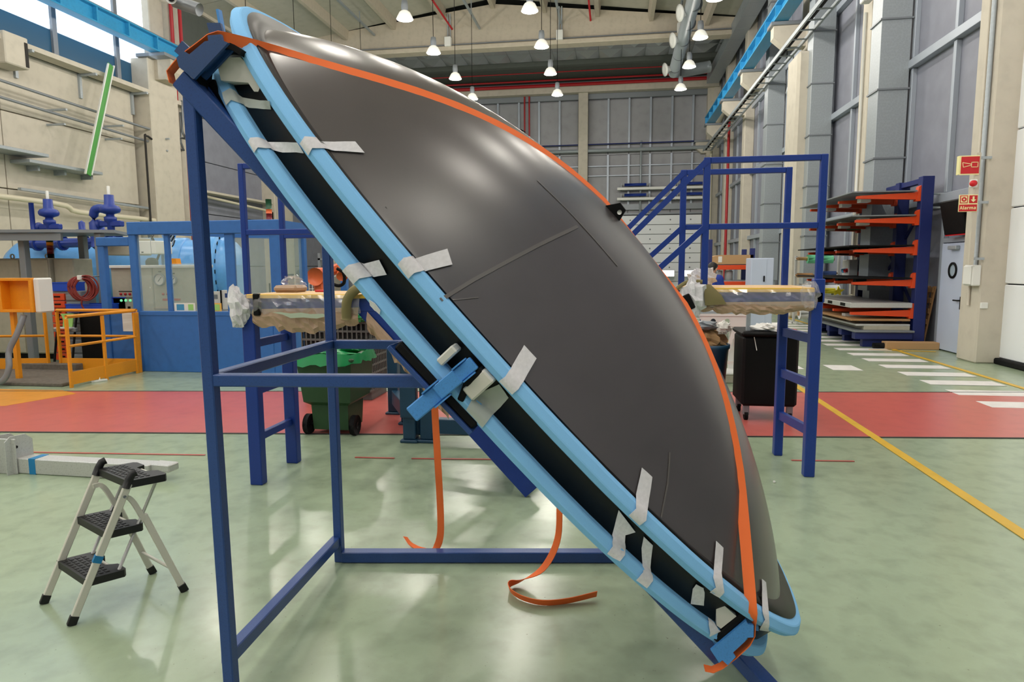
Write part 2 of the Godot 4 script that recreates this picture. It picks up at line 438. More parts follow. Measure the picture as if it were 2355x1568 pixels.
func far_end() -> void:
	var w := setting("wall_far", "grey panelled far wall with steel posts and a white shutter", "wall")
	part("wall_core", box(S(), Vector3(-19, 0, -43.6), Vector3(7.2, 15.5, -43.2)), M.panel_far)
	var xs := [-18.2, -16.7, -15.3, -14.0, -12.7, -11.4, -10.1, -8.79, -7.47, -6.1, -4.8, -3.48, -2.29, -1.68, -0.4, 0.9, 2.22, 3.53, 4.79, 6.3]
	for i in xs.size() - 1:
		for q in [[0.0, 4.8], [4.85, 8.6], [8.64, 12.0]]:
			if q[0] < 1.0 and xs[i] > -1.0 and xs[i] < 5.0: continue
			part("wall_panel", box(S(), Vector3(xs[i] + 0.02, q[0], -43.25), Vector3(xs[i + 1] - 0.02, q[1], -43.1), 0.012), M.panel_far)
		if xs[i] != -2.29 and xs[i] != -1.68:
			for q in [[5.3, 8.62], [8.95, 12.1]]:
				part("wall_post", box(S(), Vector3(xs[i] - 0.06, q[0], -43.1), Vector3(xs[i] + 0.06, q[1], -42.92)), M.stud_grey)
	part("end_column", box(S(), Vector3(-2.26, 0, -43.1), Vector3(-1.66, 12.65, -42.4), 0.02), M.cream)
	part("end_column", box(S(), Vector3(5.6, 0, -43.1), Vector3(6.1, 12.6, -42.6), 0.02), M.cream)
	for q in [[12.05, 12.5, -42.8], [5.15, 5.5, -42.85], [4.85, 4.95, -42.9]]:
		part("wall_girt", box(S(), Vector3(-18.5, q[0], -43.1), Vector3(6.2, q[1], q[2])), M.steel_grey)
	for q in [[7.95, 0.03], [7.35, 0.03]]:
		part("wall_girt", box(S(), Vector3(-18.5, q[0] - 0.06, -43.1), Vector3(6.2, q[0], -42.9)), M.stud_grey)
	part("silver_duct", rod(S(true), Vector3(-9.0, 8.85, -42.6), Vector3(6.0, 8.85, -42.6), 0.11), M.galva)
	part("blue_cable", rod(S(true), Vector3(-9.0, 9.25, -42.7), Vector3(6.0, 9.25, -42.7), 0.035), M.rack_blue)
	part("red_pipe", rod(S(true), Vector3(-5.7, 5.0, -42.7), Vector3(-5.7, 13.0, -42.7), 0.05), M.pipe_red)
	part("red_pipe", rod(S(true), Vector3(-5.4, 5.0, -42.7), Vector3(-5.4, 13.0, -42.7), 0.05), M.pipe_red)
	part("conduit", rod(S(true), Vector3(1.65, 4.9, -42.75), Vector3(1.65, 9.4, -42.75), 0.06), M.galva)
	var dr := setting("door_1", "white sectional shutter door in the far wall", "door")
	for i in 8:
		part("door_section", box(S(), Vector3(-0.9, 0.02 + 0.6 * i, -43.1), Vector3(5.45, 0.59 + 0.6 * i, -42.95), 0.01), M.panel_white)
		var st := S(true)
		for k in 5: lathe(st, [Vector2(0.0, 0.0), Vector2(0.05, 0.0), Vector2(0.045, 0.03), Vector2(0, 0.035)], Transform3D(Basis(Vector3.RIGHT, PI / 2), Vector3(-0.2 + 1.25 * k, 0.3 + 0.6 * i, -42.96)), 8)
		part("door_bolts", st, M.steel_grey)
	# gable beam and what hangs under the roof behind it
	var tb := setting("trim_1", "pale concrete gable beam spanning the hall", "beam")
	var poly := [Vector2(-18.5, 12.4), Vector2(6.4, 12.4), Vector2(6.4, 12.95), Vector2(-5.94, 14.35), Vector2(-18.5, 12.95)]
	part("gable_web", slab(S(), poly, Transform3D(Basis(), Vector3(0, 0, -33.1)), 0.25), M.concrete)
	part("bottom_flange", box(S(), Vector3(-18.5, 12.24, -33.45), Vector3(6.4, 12.46, -32.75), 0.04), M.concrete)
	var x0 := [-8.2, -2.7, 2.95]
	for x in x0:
		part("conduit", rod(S(true), Vector3(x, 12.35, -32.9), Vector3(x, 14.0, -32.9), 0.035, 8), M.galva)
		part("conduit", rod(S(true), Vector3(x + 0.12, 12.35, -32.9), Vector3(x + 0.12, 14.0, -32.9), 0.035, 8), M.galva)
		part("junction_box", box(S(), Vector3(x - 0.12, 12.4, -32.9), Vector3(x + 0.2, 12.85, -32.6), 0.02), M.white_plastic)
	part("cable_run", rod(S(true), Vector3(-18, 12.52, -32.85), Vector3(6, 12.52, -32.85), 0.03, 8), M.steel_grey)
	var fc := setting("trim_2", "foil-faced quilted ceiling behind the gable beam", "ceiling panel")
	for i in 20:
		var st := S()
		for j in 3:
			var xa := -18.4 + 1.25 * i; var za := -34.0 - 1.5 * j; var xb := xa + 1.24; var zb := za - 1.49; var m := Vector3((xa + xb) * 0.5, 12.98, (za + zb) * 0.5)
			var p := [Vector3(xa, 13.2, za), Vector3(xb, 13.2, za), Vector3(xb, 13.2, zb), Vector3(xa, 13.2, zb)]
			for k in 4: face(st, [p[k], p[(k + 1) % 4], m], Vector3.DOWN)
		part("foil_panel", st, M.foil)
	part("foil_back", box(S(), Vector3(-18.5, 13.25, -43.2), Vector3(6.4, 13.4, -33.6)), M.roof_dark)
	part("roof_girder", box(S(), Vector3(-18.5, 13.0, -39.1), Vector3(6.2, 13.25, -38.7)), M.roof_dark)
	part("roof_girder", box(S(), Vector3(-18.5, 12.35, -42.7), Vector3(6.2, 12.75, -42.2)), M.cream)
	for q in [[13.0, -40.0, 0.03], [12.75, -41.9, 0.10], [12.95, -41.5, 0.05]]:
		part("red_main", rod(S(true), Vector3(-18, q[0], q[1]), Vector3(5.4, q[0], q[1]), q[2]), M.pipe_red)
	# grey shelf rails with blue rollers on the far wall
	for y in [6.35, 5.72]:
		var t := thing("wall_roller_rail", ("upper" if y > 6 else "lower") + " pale rail with blue rollers on the far wall above the shutter", "rail", Vector3(0.2, y, -42.6))
		part("rail", box(S(), Vector3(0.2, y, -42.75), Vector3(5.9, y + 0.16, -42.4), 0.01), M.white_plastic)
		for q in [[0.65, 2.0], [4.1, 5.4]]:
			part("roller", rod(S(true), Vector3(q[0], y + 0.32, -42.5), Vector3(q[1], y + 0.32, -42.5), 0.09, 10), M.valve_blue)
		for x in [0.45, 2.2, 3.9, 5.6]:
			part("bracket", box(S(), Vector3(x - 0.03, y, -43.0), Vector3(x + 0.03, y + 0.4, -42.45)), M.steel_grey)

func right_side() -> void:
	var w := setting("wall_right", "grey steel-panelled side wall with studs, girts and cream columns", "wall")
	part("wall_core", box(S(), Vector3(6.5, 0, -43.4), Vector3(7.0, 13.6, 13)), M.joint_dark)
	var zs := [-12.03, -17.45, -22.9, -28.0, -32.6, -37.9, -42.8]
	var hs := [0.0, 2.94, 5.92, 8.9, 11.9, 13.2]
	for i in zs.size() - 1:
		var z0: float = zs[i]; var z1: float = zs[i + 1]
		var n := 3
		for k in n:
			var za := lerpf(z0, z1, float(k) / n); var zb := lerpf(z0, z1, float(k + 1) / n)
			for j in hs.size() - 1:
				part("wall_panel", box(S(), Vector3(6.36, hs[j] + 0.02, zb + 0.015), Vector3(6.5, hs[j + 1], za - 0.015), 0.01), M.panel_grey)
			if k > 0:
				for j in hs.size() - 1:
					part("wall_stud", box(S(), Vector3(6.26, hs[j] + 0.06, za - 0.05), Vector3(6.36, hs[j + 1] - 0.14, za + 0.05), 0.006), M.stud_grey)
		for j in range(1, 5):
			part("wall_girt", box(S(), Vector3(6.2, hs[j] - 0.13, z1 + 0.25), Vector3(6.36, hs[j] + 0.04, z0 - 0.25), 0.006), M.stud_grey)
	# white sectional door nearest the camera
	var d := setting("door_2", "white sectional door panel at the right edge behind the near column", "door")
	for i in 11:
		part("door_section", box(S(), Vector3(6.30, 0.1 + 1.22 * i, -11.75), Vector3(6.48, 1.3 + 1.22 * i, -4.5), 0.015), M.panel_white)
	part("bottom_seal", box(S(), Vector3(6.22, 0, -11.75), Vector3(6.48, 0.1, -4.5), 0.02), M.rubber)
	# the rest of this wall runs past the camera
	var w2 := setting("wall_near", "grey wall panels beside the viewer on the right", "wall")
	part("wall_panel", box(S(), Vector3(6.4, 0, -4.4), Vector3(6.6, 13.2, 13)), M.panel_grey)
	# personnel door
	var pd := setting("door_3", "pale lilac steel door with a round porthole window", "door")
	var leaf := part("door_leaf", box(S(), Vector3(6.2, 0.02, -13.66), Vector3(6.26, 2.02, -12.72), 0.008), M.door_paint)
	var ring := S(true)
	lathe(ring, [Vector2(0.11, 0.0), Vector2(0.15, 0.0), Vector2(0.15, 0.02), Vector2(0.11, 0.02)], Transform3D(Basis(Vector3.BACK, PI / 2), Vector3(6.2, 1.52, -13.2)), 28)
	part("porthole_ring", ring, M.rubber, leaf)
	part("porthole_pane", lathe(S(), [Vector2(0.0, 0.0), Vector2(0.115, 0.0), Vector2(0.115, 0.006), Vector2(0, 0.006)], Transform3D(Basis(Vector3.BACK, PI / 2), Vector3(6.2, 1.52, -13.2)), 28), M.glass, leaf)
	part("door_handle", pipe(S(true), [Vector3(6.2, 0.98, -12.85), Vector3(6.14, 0.98, -12.85), Vector3(6.14, 0.98, -13.0)], 0.014, 8), M.black, leaf)
	part("lock_plate", box(S(), Vector3(6.185, 0.82, -12.87), Vector3(6.2, 1.05, -12.81), 0.004), M.black, leaf)
	part("door_closer", box(S(), Vector3(6.12, 1.9, -13.3), Vector3(6.2, 1.97, -13.0), 0.01), M.galva)
	part("door_frame", box(S(), Vector3(6.22, 0, -13.76), Vector3(6.4, 2.12, -13.67)), M.stud_grey)
	part("door_frame", box(S(), Vector3(6.22, 0, -12.71), Vector3(6.4, 2.12, -12.62)), M.stud_grey)
	part("door_frame", box(S(), Vector3(6.22, 2.04, -13.67), Vector3(6.4, 2.12, -12.71)), M.stud_grey)
	part("door_backing", box(S(), Vector3(6.27, 0, -13.67), Vector3(6.36, 2.04, -12.71)), M.panel_grey)
	# rectangular galvanised ducts standing by the columns
	for q in [[-15.95, "nearest galvanised wall duct, by the rack"], [-21.0, "second galvanised wall duct, behind the handrail"], [-26.6, "third galvanised wall duct, farther along the wall"]]:
		var t := thing("wall_duct", q[1], "duct", Vector3(5.95, 0, q[0]))
		for i in 8:
			var y := 1.05 + 1.45 * i
			part("duct_section", box(S(), Vector3(5.62, y, q[0] - 0.28), Vector3(6.22, y + 1.44, q[0] + 0.28), 0.006), M.galva)
			part("duct_flange", box(S(), Vector3(5.59, y + 1.42, q[0] - 0.31), Vector3(6.25, y + 1.455, q[0] + 0.31)), M.steel_grey)
		part("duct_foot", box(S(), Vector3(5.7, 0, q[0] - 0.2), Vector3(6.15, 1.05, q[0] + 0.2)), M.galva)
	# crane runway beam
	crane_beam("crane_rail_beam", "turquoise crane runway beam along the right wall", 5.15, 0.22, 9.27, 0.5, -38.6)
	# ladder cable tray
	var ct := thing("cable_ladder", "galvanised cable ladder running along the right wall", "cable tray", Vector3(5.6, 8.5, -30))
	for x in [5.2, 5.65]:
		part("side_rail", box(S(), Vector3(x - 0.02, 8.32, -41), Vector3(x + 0.02, 8.44, -9)), M.galva)
	for i in 40: part("rung", box(S(), Vector3(5.22, 8.34, -40.8 + 0.8 * i), Vector3(5.63, 8.37, -40.74 + 0.8 * i)), M.galva)
	part("cables", pipe(S(true), [Vector3(5.35, 8.41, -41), Vector3(5.35, 8.41, -9)], 0.04, 8), M.rubber)
	var rp := thing("fire_pipe", "red fire pipe dropping down the right wall", "pipe", Vector3(6.0, 0, -36.4))
	part("riser", rod(S(true), Vector3(5.9, 0.5, -36.4), Vector3(5.9, 11.0, -36.4), 0.07), M.pipe_red)
	part("branch", rod(S(true), Vector3(5.95, 11.0, -40), Vector3(5.95, 11.0, -8), 0.06), M.pipe_red)
	var cp := thing("vent_pipe", "cream vent pipe bending up beside the far right corner", "pipe", Vector3(5.5, 0, -41.5))
	part("pipe_run", pipe(S(true), bend([Vector3(5.75, 0.0, -41.5), Vector3(5.75, 9.0, -41.5), Vector3(5.95, 9.7, -40.5), Vector3(6.05, 10.2, -38.5)], 4), 0.13, 12), M.pipe_cream)
	# things on the wall
	var bl := thing("hanging_lamp", "small silver bulb-shaped lamp hanging by the right wall", "lamp", Vector3(5.7, 7.1, -23.2))
	part("cord", rod(S(true), Vector3(5.7, 7.6, -23.2), Vector3(5.7, 8.7, -23.2), 0.02, 8), M.galva)
	part("shade", lathe(S(true), [Vector2(0.0, 7.1), Vector2(0.12, 7.12), Vector2(0.2, 7.22), Vector2(0.14, 7.42), Vector2(0.06, 7.6), Vector2(0.0, 7.65)], up_at(Vector3(5.7, 0, -23.2)), 16), M.galva)
	part("bulb", lathe(S(true), [Vector2(0.0, 7.0), Vector2(0.09, 7.04), Vector2(0.1, 7.11)], up_at(Vector3(5.7, 0, -23.2)), 12), M.black)
	var cm := thing("security_camera", "small white box camera on the second column", "camera", Vector3(5.75, 7.7, -17.0))
	part("housing", box(S(), Vector3(5.62, 7.66, -17.1), Vector3(5.84, 7.86, -16.85), 0.02), M.white_plastic)
	part("lens", rod(S(true), Vector3(5.7, 7.74, -16.85), Vector3(5.68, 7.72, -16.78), 0.05, 12), M.black)
	part("junction_box", box(S(), Vector3(5.66, 7.95, -17.1), Vector3(5.84, 8.25, -16.9), 0.01), M.white_plastic)
	# both signs hang out from the column, facing down the hall towards the viewer
	var zf := -11.86
	var t1 := thing("safety_sign", "square red sign with a hose-horn symbol, upper of two on the near column", "sign", Vector3(5.75, 3.06, zf))
	part("backing", box(S(), Vector3(5.60, 3.05, zf - 0.01), Vector3(5.95, 3.42, zf), 0.004), M.sign_cream)
	part("side_plate", box(S(), Vector3(5.585, 3.06, zf - 0.10), Vector3(5.60, 3.42, zf), 0.003), M.sign_cream)
	part("red_field", box(S(), Vector3(5.62, 3.075, zf), Vector3(5.945, 3.40, zf + 0.004)), M.sign_red)
	var sy := S()
	for q in [[Vector3(5.645, 3.29, 0), Vector3(5.80, 3.255, 0)], [Vector3(5.645, 3.29, 0), Vector3(5.66, 3.20, 0)], [Vector3(5.66, 3.20, 0), Vector3(5.80, 3.235, 0)], [Vector3(5.80, 3.29, 0), Vector3(5.925, 3.29, 0)], [Vector3(5.80, 3.20, 0), Vector3(5.925, 3.20, 0)], [Vector3(5.805, 3.195, 0), Vector3(5.805, 3.295, 0)], [Vector3(5.92, 3.195, 0), Vector3(5.92, 3.295, 0)]]:
		beam(sy, q[0] + Vector3(0, 0, zf + 0.005), q[1] + Vector3(0, 0, zf + 0.005), 0.011, 0.003, Vector3.BACK)
	part("symbol", sy, M.sign_cream)
	t1.position = Vector3(5.59, 3.06, -11.66); t1.scale = Vector3.ONE * 0.82
	var t2 := thing("alarm_sign", "red and cream alarm sign reading Alarma, lower of two on the near column", "sign", Vector3(5.75, 2.48, zf))
	part("backing", box(S(), Vector3(5.59, 2.47, zf - 0.01), Vector3(5.93, 2.80, zf), 0.004), M.sign_cream)
	part("red_field", box(S(), Vector3(5.60, 2.48, zf), Vector3(5.92, 2.61, zf + 0.004)), M.sign_red)
	part("red_field", box(S(), Vector3(5.61, 2.635, zf), Vector3(5.75, 2.785, zf + 0.004)), M.sign_red)
	part("red_field", box(S(), Vector3(5.775, 2.635, zf), Vector3(5.92, 2.785, zf + 0.004)), M.sign_red)
	part("button_square", box(S(), Vector3(5.625, 2.65, zf + 0.003), Vector3(5.735, 2.77, zf + 0.006)), M.sign_cream)
	part("button_ring", lathe(S(), [Vector2(0.018, 0), Vector2(0.045, 0), Vector2(0.045, 0.004), Vector2(0.018, 0.004)], Transform3D(Basis(Vector3.RIGHT, PI / 2), Vector3(5.68, 2.71, zf + 0.005)), 20), M.sign_red)
	part("arrow", slab(S(), [Vector2(-0.016, 0.055), Vector2(0.016, 0.055), Vector2(0.016, -0.005), Vector2(0.05, -0.005), Vector2(0, -0.055), Vector2(-0.05, -0.005), Vector2(-0.016, -0.005)], Transform3D(Basis(), Vector3(5.848, 2.71, zf + 0.006)), 0.003), M.sign_cream)
	words("lettering", "Alarma", 0.085, Transform3D(Basis(), Vector3(5.76, 2.545, zf + 0.005)), M.sign_cream)
	t2.position = Vector3(5.62, 2.48, -11.66); t2.scale = Vector3.ONE * 0.82
	var rb := thing("alarm_button", "small red alarm button between the two red signs", "button", Vector3(5.8, 2.88, -11.9))
	rb.position = Vector3(5.70, 2.87, -11.68)
	part("base", box(S(), Vector3(5.74, 2.86, -11.92), Vector3(5.84, 2.99, -11.86), 0.01), M.white_plastic)
	part("button", lathe(S(true), [Vector2(0.05, 0), Vector2(0.045, 0.05), Vector2(0.0, 0.06)], Transform3D(Basis(Vector3.RIGHT, PI / 2), Vector3(5.77, 2.925, -11.87)), 16), M.red_plastic)
	var eb := thing("switch_box", "white electrical box at waist height on the near column", "electrical box", Vector3(5.8, 1.3, -12.0))
	part("case", box(S(), Vector3(5.80, 1.28, -12.0), Vector3(5.93, 1.62, -11.72), 0.015), M.white_plastic)
	part("lid", box(S(), Vector3(5.78, 1.3, -11.98), Vector3(5.80, 1.60, -11.74), 0.008), M.white_plastic)
	var ss := thing("wall_socket", "small white socket low on the near column", "socket", Vector3(5.9, 0.94, -11.87))
	part("plate", box(S(), Vector3(5.95, 0.91, -11.735), Vector3(6.06, 1.01, -11.70), 0.008), M.white_plastic)
	var tv := thing("wall_heater", "dark tilted box fixed to the wall above the lilac door", "heater", Vector3(6.2, 2.15, -13.0))
	var tb := Transform3D(Basis(Vector3.BACK, 0.2), Vector3(6.08, 2.48, -12.95))
	part("case", obox(S(), tb, Vector3(0.16, 0.62, 0.75), 0.02), M.black)
	part("red_trim", obox(S(), tb * Transform3D(Basis(), Vector3(-0.01, -0.315, 0)), Vector3(0.13, 0.02, 0.7)), M.sign_red)
	part("wall_arm", beam(S(), Vector3(6.1, 2.6, -12.95), Vector3(6.36, 2.62, -12.95), 0.05, 0.05), M.galva)

	# cream columns with crane corbels, each a piece of the setting of its own
	for i in zs.size():
		var z: float = zs[i]
		setting("trim_%d" % (3 + i), ["nearest cream column of the right wall, carrying the red signs", "second cream column of the right wall, behind the orange rack", "third cream column of the right wall, behind the ladder platform", "fourth cream column along the right wall", "fifth cream column along the right wall", "sixth cream column along the right wall", "last cream column in the far right corner"][i], "column")
		part("column", box(S(), Vector3(5.93, 0, z - 0.3), Vector3(6.36, 13.0, z + 0.3), 0.025), M.cream)
		part("corbel", slab(S(), [Vector2(4.95, 9.15), Vector2(4.95, 8.8), Vector2(5.3, 8.5), Vector2(5.95, 8.5), Vector2(5.95, 9.15)], Transform3D(Basis(), Vector3(0, 0, z)), 0.42), M.cream)
		part("corbel_cap", box(S(), Vector3(4.85, 9.15, z - 0.3), Vector3(6.0, 9.26, z + 0.3), 0.01), M.steel_grey)
		if i == 0:
			part("conduit", rod(S(true), Vector3(5.89, 1.62, -11.85), Vector3(5.89, 12, -11.85), 0.035), M.galva)
			part("sign_post", box(S(), Vector3(5.71, 1.62, -11.72), Vector3(5.78, 3.4, -11.672), 0.004), M.cream)
			for y in [1.7, 2.6, 3.3]: part("sign_post_arm", box(S(), Vector3(5.78, y, -11.72), Vector3(5.94, y + 0.04, -11.68)), M.galva)
			part("conduit", rod(S(true), Vector3(5.905, 0.95, -12.0), Vector3(5.905, 12, -12.0), 0.02), M.cream)
		if i == 1: part("conduit", rod(S(true), Vector3(5.89, 0.9, z), Vector3(5.89, 7.6, z), 0.03), M.white_plastic)
		if i == 2: part("pipe_chase", box(S(), Vector3(5.32, 0, -22.3), Vector3(5.72, 7.9, -21.1), 0.08), M.cream)

func crane_beam(called: String, label: String, x: float, half: float, y: float, h: float, far: float) -> void:
	var t := thing(called, label, "crane beam", Vector3(x, y, -15))
	part("bottom_flange", box(S(), Vector3(x - half, y, far), Vector3(x + half, y + 0.05, 8), 0.01), M.crane_blue)
	part("top_flange", box(S(), Vector3(x - half, y + h - 0.05, far), Vector3(x + half, y + h, 8), 0.01), M.crane_blue)
	part("web", box(S(), Vector3(x - 0.025, y + 0.05, far), Vector3(x + 0.025, y + h - 0.05, 8)), M.crane_blue)
	for i in 32:
		part("stiffener", box(S(), Vector3(x - half + 0.02, y + 0.05, far + 0.05 + 1.45 * i), Vector3(x + half - 0.02, y + h - 0.05, far + 0.11 + 1.45 * i)), M.crane_blue)
	part("rail", box(S(), Vector3(x - 0.05, y + h, far), Vector3(x + 0.05, y + h + 0.1, 8)), M.steel_grey)

func left_side() -> void:
	var w := setting("wall_left", "cream concrete-panelled side wall under the glazed band", "wall")
	part("wall_core", box(S(), Vector3(-18.8, 0, -43.4), Vector3(-18.3, 8.25, 13)), M.joint_dark)
	var zs := [-24.9, -23.0, -17.45, -11.9, -6.4, -0.8, 4.8, 10.4, 13.0]
	var hs := [0.0, 1.7, 4.05, 6.35, 8.25]
	for i in range(1, zs.size() - 1):
		for j in hs.size() - 1:
			part("wall_panel", box(S(), Vector3(-18.3, hs[j] + 0.015, zs[i] + 0.015), Vector3(-18.0, hs[j + 1] - 0.015, zs[i + 1] - 0.015), 0.012), M.cream)
	for j in hs.size() - 1:
		part("wall_panel", box(S(), Vector3(-18.3, hs[j] + 0.015, -43.2), Vector3(-18.1, hs[j + 1] - 0.015, -25.0), 0.012), M.panel_grey)
	for z in [-12.2, -0.9, 10.3]:
		part("column", box(S(), Vector3(-18.3, 8.4, z - 0.3), Vector3(-17.9, 13.0, z + 0.3), 0.03), M.cream)
	# glazed band: teal lower panes, bright upper panes, mullions
	var g1 := setting("window_1", "long high window band, teal below and bright above", "window")
	for i in 14:
		var z := -25.2 + 2.77 * i
		part("teal_pane", box(S(), Vector3(-18.16, 8.32, z + 0.06), Vector3(-18.1, 9.33, z + 2.71)), M.teal_glaze)
		part("bright_pane", box(S(), Vector3(-18.16, 9.36, z + 0.06), Vector3(-18.1, 12.7, z + 2.71)), M.lit_window)
		part("mullion", box(S(), Vector3(-18.2, 8.3, z - 0.12), Vector3(-18.0, 12.75, z + 0.06), 0.01), M.steel_grey)
	part("window_sill", box(S(), Vector3(-18.3, 8.22, -25.2), Vector3(-17.98, 8.31, 13), 0.01), M.joint_dark)
	part("window_backing", box(S(), Vector3(-18.8, 8.25, -43.4), Vector3(-18.5, 13.6, 13)), M.joint_dark)
	part("window_head", box(S(), Vector3(-18.3, 12.72, -43.4), Vector3(-18.0, 13.2, 13)), M.cream)
	part("end_panel", box(S(), Vector3(-18.3, 8.25, -43.2), Vector3(-18.1, 12.7, -25.35)), M.roof_dark)
	crane_beam("crane_rail_beam", "turquoise crane runway beam below the bright left windows", -17.0, 0.2, 9.66, 0.56, -42.0)
	# services on the wall
	var ct := thing("cable_tray", "cream steel cable tray under the left windows", "cable tray", Vector3(-17.6, 8.1, -17))
	part("tray", slab(S(), [Vector2(-17.9, 8.2), Vector2(-17.9, 8.35), Vector2(-17.88, 8.35), Vector2(-17.88, 8.22), Vector2(-17.42, 8.22), Vector2(-17.42, 8.35), Vector2(-17.4, 8.35), Vector2(-17.4, 8.2)], Transform3D(Basis(), Vector3(0, 0, -15.0)), 22.0), M.cream)
	for i in 8:
		var z := -25.4 + 2.45 * i
		part("tray_bracket", box(S(), Vector3(-18.0, 8.12, z - 0.04), Vector3(-17.3, 8.2, z + 0.04)), M.galva)
		part("hanger", box(S(), Vector3(-18.0, 7.4, z - 0.05), Vector3(-17.92, 8.2, z + 0.05)), M.galva)
	for q in [[7.0, -17.5], [6.55, -17.6]]:
		var cr := thing("conduit_run", ("upper" if q[0] > 6.8 else "lower") + " grey conduit along the cream wall below the cable tray", "conduit", Vector3(q[1], q[0], -17))
		part("tube", pipe(S(true), bend([Vector3(q[1], q[0] + 0.3, -6.0), Vector3(q[1], q[0] + 0.05, -17.0), Vector3(q[1], q[0] - 0.1, -24.6), Vector3(q[1] + 0.1, q[0] + 0.2, -25.0), Vector3(q[1] + 0.1, q[0] + 1.4, -25.1)], 3), 0.045, 8), M.steel_grey)
		var br := S()
		for i in 5: box(br, Vector3(-18.0, q[0] - 0.35, -24.0 + 2.45 * i), Vector3(q[1] + 0.25, q[0] - 0.29, -23.93 + 2.45 * i))
		part("brackets", br, M.galva)
	var lt := thing("ledge_tray", "grey metal ledge tray low on the cream wall left of the green board", "cable tray", Vector3(-17.7, 4.85, -19))
	part("tray", box(S(), Vector3(-18.0, 4.82, -20.45), Vector3(-17.3, 4.92, -17.6), 0.01), M.galva)
	part("tray", box(S(), Vector3(-18.0, 5.05, -18.2), Vector3(-17.2, 5.15, -12.0), 0.01), M.galva)
	for z in [-20.3, -19.2, -18.2]: part("bracket", box(S(), Vector3(-18.0, 4.66, z - 0.04), Vector3(-17.6, 4.82, z + 0.04)), M.galva)
	var wb := thing("wall_box", "grey switch box with rust marks high on the left cream wall", "electrical box", Vector3(-17.6, 7.5, -17.2))
	part("case", box(S(), Vector3(-18.0, 7.55, -17.9), Vector3(-17.3, 8.45, -17.1), 0.03), M.cream)
	part("side_slots", box(S(), Vector3(-17.32, 7.6, -17.85), Vector3(-17.28, 8.3, -17.75)), M.joint_dark)
	var gb := thing("green_board", "long green plank with white edges leaning high on the cream wall", "board", Vector3(-17.2, 4.7, -19.6))
	part("plank", beam(S(), Vector3(-17.1, 4.72, -19.55), Vector3(-17.2, 8.62, -21.05), 0.24, 0.04, Vector3.RIGHT), M.green_board)
	for s in [-0.13, 0.13]:
		part("white_edge", beam(S(), Vector3(-17.08, 4.72, -19.55 + s), Vector3(-17.18, 8.62, -21.05 + s), 0.035, 0.06, Vector3.RIGHT), M.white_plastic)
	var wp := thing("lagged_pipe", "white lagged pipe sagging along the cream wall", "pipe", Vector3(-17.6, 3.7, -17))
	part("pipe_run", pipe(S(true), bend([Vector3(-17.6, 3.75, -13), Vector3(-17.6, 3.72, -18.6), Vector3(-17.6, 3.52, -19.6), Vector3(-17.6, 3.5, -22.5), Vector3(-17.4, 3.45, -24.6), Vector3(-17.3, 3.6, -25.6)], 4), 0.085, 10), M.pipe_cream)
	var dt := thing("dark_trunking", "thin grey trunking on the cream wall above the lagged pipe", "trunking", Vector3(-17.8, 4.0, -20))
	part("run", beam(S(), Vector3(-17.75, 4.05, -17.6), Vector3(-17.75, 3.9, -25.4), 0.12, 0.08), M.galva)
	var rp := thing("fire_pipe", "red fire pipe rising up the left columns", "pipe", Vector3(-17.4, 0, -25.0))
	part("riser", rod(S(true), Vector3(-17.3, 0.2, -25.15), Vector3(-17.3, 12.5, -25.15), 0.07), M.pipe_red)
	part("riser", rod(S(true), Vector3(-17.5, 8.2, -24.9), Vector3(-17.5, 12.5, -24.9), 0.07), M.pipe_red)
	var cq := thing("wall_conduit", "dark conduits dropping down the cream column", "conduit", Vector3(-17.5, 3.6, -23.3))
	for z in [-22.9, -24.2]:
		part("drop", pipe(S(true), bend([Vector3(-17.45, 6.5, z - 0.4), Vector3(-17.45, 6.6, z), Vector3(-17.45, 6.2, z + 0.05), Vector3(-17.45, 2.0, z + 0.05)], 3), 0.04, 8), M.joint_dark)
	var ex := thing("cream_tray_run", "cream tray and white pipe on the grey wall behind the stand post", "cable tray", Vector3(-17.8, 5.0, -29))
	part("tray", box(S(), Vector3(-18.0, 4.9, -34.0), Vector3(-17.5, 5.0, -26.3), 0.01), M.cream)
	part("tray_pipe", pipe(S(true), bend([Vector3(-17.6, 4.75, -26.3), Vector3(-17.6, 4.55, -31.5), Vector3(-17.6, 4.5, -32.0), Vector3(-17.6, 4.8, -32.1)], 3), 0.06, 8), M.pipe_cream)
	part("downpipe", rod(S(true), Vector3(-17.6, 0.5, -32.2), Vector3(-17.6, 4.5, -32.2), 0.09), M.black)

	var i := 0
	for z in [-24.0, -33.0, -40.0]:
		setting("trim_%d" % (10 + i), ["cream crane column at the end of the bright windows", "second cream crane column, behind the blue stand post", "last cream crane column of the left wall"][i], "column")
		part("column", box(S(), Vector3(-18.3, 0, z - 0.85), Vector3(-17.4, 9.53, z + 0.8), 0.03), M.cream)
		part("upper_column", box(S(), Vector3(-18.3, 9.53, z - 0.8), Vector3(-17.8, 13.0, z), 0.03), M.cream)
		part("column_flange", box(S(), Vector3(-18.0, 0, z - 1.6), Vector3(-17.65, 13.0, z - 0.9), 0.03), M.cream)
		part("corbel", slab(S(), [Vector2(-16.7, 9.53), Vector2(-16.7, 9.1), Vector2(-16.95, 8.8), Vector2(-17.45, 8.8), Vector2(-17.45, 9.53)], Transform3D(Basis(), Vector3(0, 0, z)), 0.9), M.concrete)
		part("corbel_cap", box(S(), Vector3(-17.8, 9.53, z - 0.7), Vector3(-16.6, 9.655, z + 0.9), 0.01), M.steel_grey)
		i += 1

